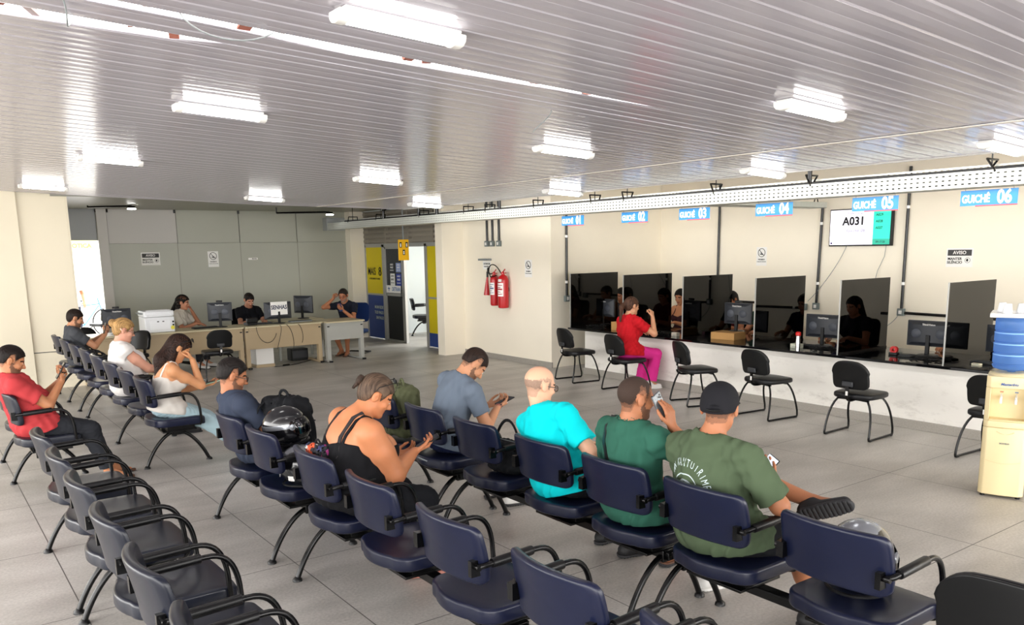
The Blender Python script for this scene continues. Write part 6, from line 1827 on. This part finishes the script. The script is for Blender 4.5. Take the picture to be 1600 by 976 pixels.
# 5 woman in black tank top
p = Person('woman in black tank top with sunglasses on her tied back hair', (R2 + .06, 4.35, 0), 0, 'b97852', w=1.42, arm=1.25, h=HS,
           pelvis=(-.07, .0, .615), neck=(.0, -.02, 1.04), head=(.135, -.035, 1.155), look=(.80, -.28, -.52), sh=.165, bust=.07, belly=.085,
           wristR=(.34, -.11, .80), elbowR=(-.6, -.6, -1), hdirR=(.95, .1, .15), hnormR=(.0, .35, .9), curlR=.55,
           wristL=(.30, .10, .74), elbowL=(-.3, .8, -1), hdirL=(.9, -.4, .1), hnormL=(0, -.3, .9), curlL=.5,
           ankleL=(.42, .12, .09), ankleR=(.34, -.12, .09), browcol='3a2a22')
sh_ = p.shirt(cloth('black_tank', '101013'), name='tank_top', tank=True, t=.010, hem=-.08, folds=.003)
p.trousers(C_dark, leg=1.88, t=.016); 
p.shoes(mat('rose_sandal', 'a86f62', rough=.5), None, kind='sandal')
Hg = hairmat('574639')
p.hair(Hg, t=.010, line=(.080, .066), slope=.95, noise=.0007)
p.mesh('hair_bun', lambda P: smin(ell((P - A3(p.head)) @ p.HR, (-.128, 0, .045), (.020, .028, .030)), cap((P - A3(p.head)) @ p.HR, (-.128, .0, .03), (-.138, .01, -.02), .016, .008), .01) + .002 * np.sin(300 * P[:, 0]) * np.sin(280 * P[:, 2]), hairmat('3a2c24'), lo=p.head - .25, hi=p.head + .25, h=.005)
p.tubechild('hair_tie', [[(-.108, .024 * math.cos(a), .032 + .024 * math.sin(a)) for a in [2 * PI * k / 16 for k in range(17)]]], .006, M_blackplastic)
p.glasses(up=.062, fwd=-.014, ys=1.16, dark=True, m=M_blackplastic, label='dark sunglasses resting on the hair', tilt=.72)
p.straps(MATS['cloth_black_tank'], .120, .010, (.15, .16))
p.straps(cloth('strap_grey', '2e2b2c'), .088, .013, (.20, .26), 'backpack_strap', .002, .02)
phone(p, -1, 'phone held by the woman in the black tank top', up=(.75, -.35, .45), screen_out=(-.45, .1, .85), off=(.11, .0, .025))
o = thing('folded_document', 'small pale grey card held under the phone of the woman in the black tank top', 'card', p.world((.40, -.06, .735)), .2)
MB().box((-.04, -.03, -.003), (.04, .03, .003), M=Matrix.Rotation(.5, 4, 'Y')).build('card', mat('pale_card', '9aa0a6', rough=.4), o, bevel=.001)
def fcb(P):
    d = rbox(P, (0, 0, .15), (.045, .10, .15), None, .04); return d + .008 * fold(P, 1.2, 8.0)
def mat_multi():
    m = mat('multicolour_bag', '3a2f45', rough=.8); nt = m.node_tree; b = nt.nodes['Principled BSDF']
    tc = nt.nodes.new('ShaderNodeTexCoord'); v = nt.nodes.new('ShaderNodeTexVoronoi'); v.inputs['Scale'].default_value = 22
    nt.links.new(tc.outputs['Object'], v.inputs['Vector'])
    r = nt.nodes.new('ShaderNodeValToRGB'); r.color_ramp.interpolation = 'CONSTANT'; e = r.color_ramp.elements
    for pos, c in ((0, '15151c'), (.30, 'c8502c'), (.45, '2d2f55'), (.6, 'd5d5d0'), (.72, '8c2f6a'), (.85, '1a1a22')):
        el = e[0] if pos == 0 else e.new(pos); el.color = (*hexc(c), 1)
    sp = nt.nodes.new('ShaderNodeSeparateColor'); nt.links.new(v.outputs['Color'], sp.inputs[0]); nt.links.new(sp.outputs[0], r.inputs[0]); nt.links.new(r.outputs[0], b.inputs['Base Color'])
    return m
t = bag('small_backpack', 'small multicoloured backpack on the back of the woman in the black tank top', 'backpack', (R2 + .06 - .205, 4.40, .60), math.radians(4), fcb, (-.1, -.16, -.03), (.1, .16, .34), mat_multi(), h=.006)
MB().tube(bez((0, -.03, .29), (0, -.03, .34), (0, .03, .34), (0, .03, .29), 8), .006, 6).build('carry_handle', M_bagblack, t)

# 6 dark blue t-shirt, leaning back
p = Person('person in dark blue t-shirt and glasses beside the black backpack', (R2 + .04, 5.83, 0), 0, SK_TAN, w=1.08, h=HS,
           pelvis=(-.06, .0, .61), neck=(-.225, .01, .985), head=(-.195, .02, 1.135), look=(.88, -.12, -.30), sh=.18, belly=.03,
           wristR=(.16, -.10, .72), elbowR=(-.3, -1, -.6), wristL=(.14, .14, .72), elbowL=(-.3, 1, -.6), ankleL=(.70, .10, .10), ankleR=(.72, -.08, .10), kneeL=(.2, .1, 1), kneeR=(.2, -.1, 1), stubble=('33271f', 'beard crop'))
p.shirt(cloth('dark_blue_shirt', '343b4b', var=.05), sleeve=.62, flare=.02, t=.014, hem=-.06)
p.trousers(C_jeans, leg=1.9); p.shoes(M_leather, M_sole)
p.hair(hairmat('1b1614'), t=.009, line=(.060, .070), noise=.0008, lift=.03); p.glasses()

# 7 woman with long brown hair
p = Person('woman with long brown hair, white strappy top and pale blue trousers', (R2 - .03, 8.10, 0), 0, 'c78d63', w=.98, h=HS,
           pelvis=(-.10, .0, .60), neck=(-.02, -.01, .985), head=(.085, -.015, 1.115), look=(.80, -.12, -.60), sh=.165, bust=.03,
           wristR=(.185, -.075, 1.0), elbowR=(.3, -.3, -1), hdirR=(-.35, .15, .85), hnormR=(-.8, .3, .1), curlR=.6,
           wristL=(.30, .02, .735), elbowL=(-.2, .7, -1), hdirL=(.9, -.3, .1), hnormL=(0, 0, 1), curlL=.5,
           ankleL=(.74, .08, .08), ankleR=(.68, -.10, .08), kneeL=(.3, .1, 1), kneeR=(.3, -.1, 1), browcol='20140f')
p.shirt(cloth('white_top', 'd2cdc6'), name='strappy_top', tank=True, t=.010, hem=-.06, folds=.003)
p.straps(MATS['cloth_white_top'], .10, .009, (.16, .17))
p.trousers(C_ljeans, leg=1.94, t=.018, flare=.035, folds=.005); p.shoes(M_leather, M_sole)
def hl(q, P):
    a = p.head + p.HR.astype(float) @ np.array((-.05, 0, -.01)); b = p.neck + np.array((-.045, 0, .03)); c = p.neck + np.array((-.085, 0, -.17))
    d = smin(cap(P, a, b, .078, .075), cap(P, b, c, .080, .050), .03)
    for sd in (1, -1): d = smin(d, cap(P, a + np.array((0, .05 * sd, 0)), p.neck + np.array((-.02, .09 * sd, -.08)), .035, .03), .03)
    return d
p.hair(hairmat('2c1b15'), t=.016, line=(.078, .070), extra=hl, noise=.002)
p.glasses(up=.066, fwd=-.012, ys=1.2, dark=True, m=M_blackplastic, label='sunglasses resting on the hair', tilt=.72)
phone(p, 1, 'phone in a pale green case held by the woman with long brown hair', col=mat('mint_case', '9fc4ae', rough=.4), up=(.9, -.2, .2), screen_out=(-.2, 0, 1), off=(.09, 0, .022))

# 8 woman in white with blond bun
p = Person('woman with a blond bun and glasses in a sleeveless white blouse', (R2 - .03, 9.62, 0), 0, 'd39a82', w=1.18, h=.008,
           pelvis=(-.10, .0, .61), neck=(-.14, .0, 1.03), head=(-.08, -.0, 1.19), look=(.95, -.08, -.28), sh=.17, bust=.045, belly=.05,
           wristR=(.32, -.12, .74), elbowR=(-.4, -.8, -1), hdirR=(1, .1, -.2), hnormR=(0, 0, -1), wristL=(.28, .12, .70), stubble=None, browcol='8a6a48')
p.shirt(cloth('white_blouse', 'dcd8d4'), name='blouse', sleeve=.12, flare=.02, t=.018, hem=-.11, vneck=.08)
p.trousers(cloth('grey_trousers', '4a4b52'), leg=1.9); p.shoes(M_blackshoe, M_sole)
p.hair(hairmat('b08a58'), t=.014, line=(.082, .066), extra=lambda q, P: ell(q, (-.125, 0, .055), (.040, .042, .042)), noise=.0015); p.glasses()
p.tubechild('hair_clip', [[(-.05, -.093, .02), (-.03, -.094, .0)]], .008, mat('peach_clip', 'e0b8a0', rough=.4))
p.tubechild('necklace', [[tuple((p.HR.T.astype(float) @ (p.neck + np.array((.05 + .06 * math.sin(a), .075 * math.cos(a), -.02 - .05 * math.sin(a))) - p.head))) for a in [PI * k / 12 for k in range(13)]]], .003, M_chrome)

# 9 grey t-shirt
p = Person('person in dark grey t-shirt on the farthest bench by the left wall', (R2 - .03, 12.60, 0), 0, SK_MED, w=1.05, h=.008,
           pelvis=(-.10, .0, .60), neck=(-.17, .0, 1.0), head=(-.10, -.0, 1.145), look=(.95, -.1, -.35), sh=.18,
           wristR=(.24, -.05, .90), elbowR=(-.2, -.6, -1), hdirR=(.5, .2, .8), hnormR=(-.6, .5, .2), curlR=.45, wristL=(.25, .06, .90), elbowL=(-.2, .6, -1), hdirL=(.5, -.2, .8), hnormL=(-.6, -.5, .2), curlL=.45, stubble=('2d221c', 'crop beard'))
p.shirt(cloth('charcoal_shirt', '46484c'), sleeve=.6); p.trousers(C_charcoal, leg=1.9); p.shoes(M_blackshoe, M_sole); p.hair(hairmat('241a15'), t=.009, noise=.001)
phone(p, -1, 'phone held up by the person in the dark grey t-shirt', up=(.3, 0, 1), screen_out=(-.9, 0, .3), off=(.08, .05, .02))

# 10 coral red shirt
p = Person('person in coral red polo and dark jeans at the left edge', (R1 - .02, 8.02, 0), 0, 'b67c58', w=1.10, h=HS,
           pelvis=(-.10, .0, .61), neck=(-.23, .0, .99), head=(-.195, -.01, 1.135), look=(.92, -.06, -.38), sh=.18, belly=.05,
           wristR=(.15, -.07, .93), elbowR=(-.1, -.5, -1), hdirR=(.35, .2, .75), hnormR=(-.7, .5, .2), curlR=.65, wristL=(.16, .06, .92), elbowL=(-.1, .6, -1), hdirL=(.35, -.2, .75), hnormL=(-.7, -.5, .2), curlL=.65,
           ankleL=(.50, .10, .09), ankleR=(.44, -.10, .09), stubble=('2d221c', 'beard crop'))
p.shirt(cloth('coral_shirt', 'b23c3f', var=.05), sleeve=.66, flare=.022, t=.016, hem=-.10, collar=True, folds=.006)
p.trousers(C_charcoal, leg=1.9, t=.018); p.shoes(M_leather, M_sole, kind='sandal'); p.hair(hairmat('1d1512'), t=.010, line=(.080, .066), noise=.0008, lift=.03)
phone(p, -1, 'dark phone held up by the person in the coral red shirt', up=(.5, 0, .85), screen_out=(-.85, 0, .5), off=(.085, .035, .02))

# 11 woman in red at the counter
p = Person('woman with a ponytail, red blouse and pink trousers seated at the counter', (8.05, 8.24, 0), math.radians(-4), 'c48e6c', w=1.02, h=.0065,
           pelvis=(-.02, .0, .57), neck=(.03, .0, 1.02), head=(.075, -.0, 1.175), look=(.98, -.10, -.12), sh=.165, bust=.03,
           wristR=(.30, -.18, 1.02), elbowR=(.5, -.6, -1), hdirR=(.1, .3, .9), hnormR=(-.2, .9, .2), curlR=.9, wristL=(.34, .16, .80), elbowL=(-.2, .8, -1), hdirL=(1, -.2, -.1), hnormL=(0, 0, -1),
           ankleL=(.27, .02, .09), ankleR=(.33, -.12, .09), kneeL=(.8, .1, .8), kneeR=(.8, -.1, .8))
p.shirt(cloth('red_blouse', 'b3151f', var=.08), name='blouse', sleeve=.62, flare=.026, t=.016, hem=-.06, folds=.006)
p.trousers(cloth('pink_trousers', 'cf2f86'), leg=1.93, t=.016, flare=.022); p.shoes(M_whiteshoe, M_whiteshoe)
p.hair(hairmat('4a3226'), t=.010, line=(.080, .066), extra=lambda q, P: smin(cap(q, (-.10, 0, .045), (-.17, 0, -.03), .030, .034), cap(q, (-.17, 0, -.03), (-.165, 0, -.22), .034, .014), .02), noise=.0015)
p.tubechild('hair_band', [[(-.118 + .004, .024 * math.cos(a), .035 + .024 * math.sin(a)) for a in [2 * PI * k / 16 for k in range(17)]]], .007, mat('yellow_band', 'd8b834', rough=.5))

# 12-14 behind the desks
p = Person('woman with long dark hair and white blouse, chin on hand at the desk', (3.80, 15.10, 0), math.radians(-42), 'b98062', w=.95, h=.008,
           pelvis=(-.02, .0, .56), neck=(.06, .0, 1.0), head=(.13, .0, 1.15), look=(.98, .25, -.2), sh=.165, bust=.03,
           wristR=(.40, -.10, .80), elbowR=(-.2, -.7, -1), hdirR=(1, .1, -.1), hnormR=(0, 0, -1), curlR=.3, wristL=(.25, .07, .99), elbowL=(.4, .5, -1), hdirL=(-.3, -.2, .9), hnormL=(-.8, -.2, .2), curlL=.9)
p.shirt(cloth('cream_blouse', 'cfc9bc'), name='blouse', sleeve=.75, flare=.02, t=.014, collar=True); p.trousers(C_charcoal, leg=1.9); p.shoes(M_whiteshoe, M_sole)
p.hair(hairmat('14100f'), t=.018, line=(.078, .070), extra=lambda q, P: smin(cap(P, p.head - np.array((.05, 0, -.01)), p.neck + np.array((-.05, 0, .02)), .088, .09), cap(P, p.neck + np.array((-.05, 0, .02)), p.neck + np.array((-.09, 0, -.14)), .09, .05), .03), noise=.003)
p = Person('woman in a black top looking down behind the SENHAS monitor', (5.03, 15.05, 0), math.radians(-88), 'bd866a', w=1.02, h=.008,
           pelvis=(-.02, .0, .56), neck=(.04, .0, 1.0), head=(.12, .0, 1.14), look=(.90, .08, -.48), sh=.17, bust=.035, wristR=(.42, -.10, .79), wristL=(.42, .14, .79), hdirR=(1, .2, -.1), hdirL=(1, -.2, -.1), hnormR=(0, 0, -1), hnormL=(0, 0, -1), ankleL=(.30, .05, .09), ankleR=(.36, -.08, .09))
p.shirt(cloth('black_top', '131419'), sleeve=.6); p.trousers(cloth('blue_trousers', '2b3a6a'), leg=1.7); p.shoes(M_leather, M_sole, kind='sandal')
p.hair(hairmat('1a1413'), t=.010, line=(.080, .064), extra=lambda q, P: ell(q, (-.11, 0, .01), (.03, .03, .03)))
p = Person('man with glasses and grey beard in dark t-shirt at the grey desk', (6.93, 14.84, 0), math.radians(-140), SK_TAN, w=1.02, h=.008,
           pelvis=(-.04, .0, .58), neck=(.10, .0, 1.0), head=(.17, .0, 1.15), look=(.98, .05, -.28), sh=.18,
           wristR=(.20, -.20, 1.09), elbowR=(.3, -.6, -1), hdirR=(-.1, .3, .9), hnormR=(.3, .8, 0), curlR=.9, wristL=(.38, .08, .88), elbowL=(-.2, .7, -1), hdirL=(.6, -.4, .5), hnormL=(-.6, -.2, .7), curlL=.5,
           ankleL=(.32, .10, .09), ankleR=(.20, -.08, .09), stubble=('8a8078', 'beard'))
p.shirt(cloth('dark_tshirt', '1c1f2a'), sleeve=.6, t=.016); p.trousers(C_navysh, name='shorts', leg=.9, flare=.02); p.shoes(M_leather, M_sole, kind='sandal'); p.hair(hairmat('2c2622'), t=.012, line=(.080, .070))
p.glasses(m=mat('red_frame', '7c2320', rough=.4))
phone(p, 1, 'phone held by the man with glasses at the desk', col=mat('blue_case', '2b3f6e', rough=.4), up=(.2, -.2, 1), screen_out=(-.9, 0, .4), off=(.08, 0, .02))

# 15 clerks behind the glass (facing the customers)
CL = [(9.95, 10.08 + .55 - .35, 'clerk with long dark hair behind the farthest glass divider', 1, '2a2a30', 'long'),
      (10.25, 9.22, 'clerk with bare shoulders glimpsed between the second and third glass dividers', 1, '3a1f24', 'short'),
      (10.25, 8.20, 'clerk with dark shoulder length hair behind the third glass divider', 1, '571d22', 'long'),
      (10.10, 7.48, 'clerk in a dark green top behind the fourth glass divider', 0, '18352a', 'short'),
      (10.20, 6.18, 'clerk with a dark bob behind the glass divider below the television', 1, '231c3a', 'bob'),
      (10.15, 4.62, 'slim clerk behind the nearest glass divider', 1, '241f26', 'long')]
for i, (x, y, lab, fem, c, hk) in enumerate(CL):
    p = Person(lab, (x, y, 0), PI + .05 * (i % 3 - 1), 'b87a58' if i != 1 else 'c6875f', w=1.0, h=.0095, pelvis=(-.04, 0, .56), neck=(-.02, 0, 1.01), head=(.05, 0, 1.165), look=(.95, .15 * (i % 2), -.3), bust=.03 * fem,
               wristR=(.34, -.14, .78), wristL=(.34, .14, .78), hdirR=(1, 0, -.05), hdirL=(1, 0, -.05), hnormR=(0, 0, -1), hnormL=(0, 0, -1), ankleL=(.36, .12, .09), ankleR=(.36, -.12, .09))
    p.shirt(cloth('clerk_' + c, c), sleeve=.5 if i != 1 else .1, tank=(i == 1)); (p.straps(MATS['cloth_clerk_' + c], .10, .012, (.16, .17)) if i == 1 else None); p.trousers(C_dark, leg=1.9); p.shoes(M_blackshoe, M_sole)
    ex = None
    if hk == 'long': ex = lambda q, P: cap(q, (-.05, 0, .02), (-.10, 0, -.22), .085, .07)
    if hk == 'bob': ex = lambda q, P: cap(q, (-.04, 0, .03), (-.05, 0, -.07), .095, .09)
    p.hair(hairmat('14100f'), t=.014, line=(.078, .068), extra=ex)
    task_chair((x + .0, y, 0), PI, M_blackv, 'black office chair of the ' + ['farthest clerk', 'bare shouldered clerk', 'clerk behind the third divider', 'clerk in dark green', 'clerk with the bob', 'nearest clerk'][i], h=.47)

# ------------------------------------------------------------------ outside the doorway
p = Person('person standing outside the bright doorway in a pale shirt', (2.98, 20.8, 0), math.radians(-70), SK_TAN, w=1.0, h=.012, pelvis=(0, 0, .92), neck=(0, 0, 1.43), head=(.03, 0, 1.585), look=(1, 0, -.15),
           wristR=(.12, -.24, .95), wristL=(.12, .24, .95), ankleL=(-.02, .10, .09), ankleR=(.04, -.10, .09))
p.shirt(cloth('pale_blue_shirt', 'b7c0cc'), sleeve=.6); p.trousers(cloth('slate_trousers', '3c3f4c'), leg=1.9); p.shoes(M_blackshoe, M_sole); p.hair(hairmat('14100f'), t=.010)
dup(CH0, (3.55, 20.6, 0), math.radians(120), 'black chair standing outside the bright doorway')
t = thing('bicycle', 'bicycle parked outside the bright doorway', 'bicycle', (3.5, 22.4, 0), math.radians(20))
for x in (-.5, .5):
    wv = MB().tube([(x + .33 * math.cos(a), 0, .34 + .33 * math.sin(a)) for a in [2 * PI * k / 32 for k in range(33)]], .018, 8, cap=False).build('wheel', M_rubber, t)
    sp = MB()
    for k in range(12): a = 2 * PI * k / 12; sp.tube([(x, 0, .34), (x + .32 * math.cos(a), 0, .34 + .32 * math.sin(a))], .003, 4)
    sp.build('spokes', M_chrome, wv)
mb = MB()
for a, b in (((-.5, 0, .34), (-.15, 0, .80)), ((-.5, 0, .34), (-.05, 0, .30)), ((-.05, 0, .30), (-.18, 0, .88)), ((-.15, 0, .78), (.36, 0, .80)), ((-.05, 0, .30), (.36, 0, .76)), ((.34, 0, .95), (.5, 0, .34))): mb.tube([a, b], .016, 8)
mb.build('bike_frame', mat('bike_blue', '3b6ea0', rough=.4), t)
MB().tube([(.40, -.26, 1.0), (.34, -.1, .98), (.34, .1, .98), (.40, .26, 1.0)], .012, 8).build('handlebar', M_chrome, t)
MB().box((-.30, -.06, .88), (-.06, .06, .92)).build('saddle', M_rubber, t, bevel=.02)
o = MB().box((0, 26.0, 0), (9, 26.2, 3.0)).build('wall_outside', mat('bright_white_wall', 'e8e6e0', rough=.8), smooth=False); struct(o)
t = thing('yellow_poster', 'yellow and orange poster on the wall outside the doorway', 'poster', (4.35, 25.99, 2.35))
MB().box((-.6, -.02, -.25), (.2, 0, .1)).build('board', mat('pale_yellow_board', 'efd978', rough=.6), t, smooth=False)
mm = MB(); text_mb(mm, 'OTICA', .16, frame((1, 0, 0), (0, 0, 1), (-.2, -.025, -.1)), bold=.02); mm.build('lettering', mat('orange_lettering', 'cf8a3a', rough=.6), t, smooth=False)
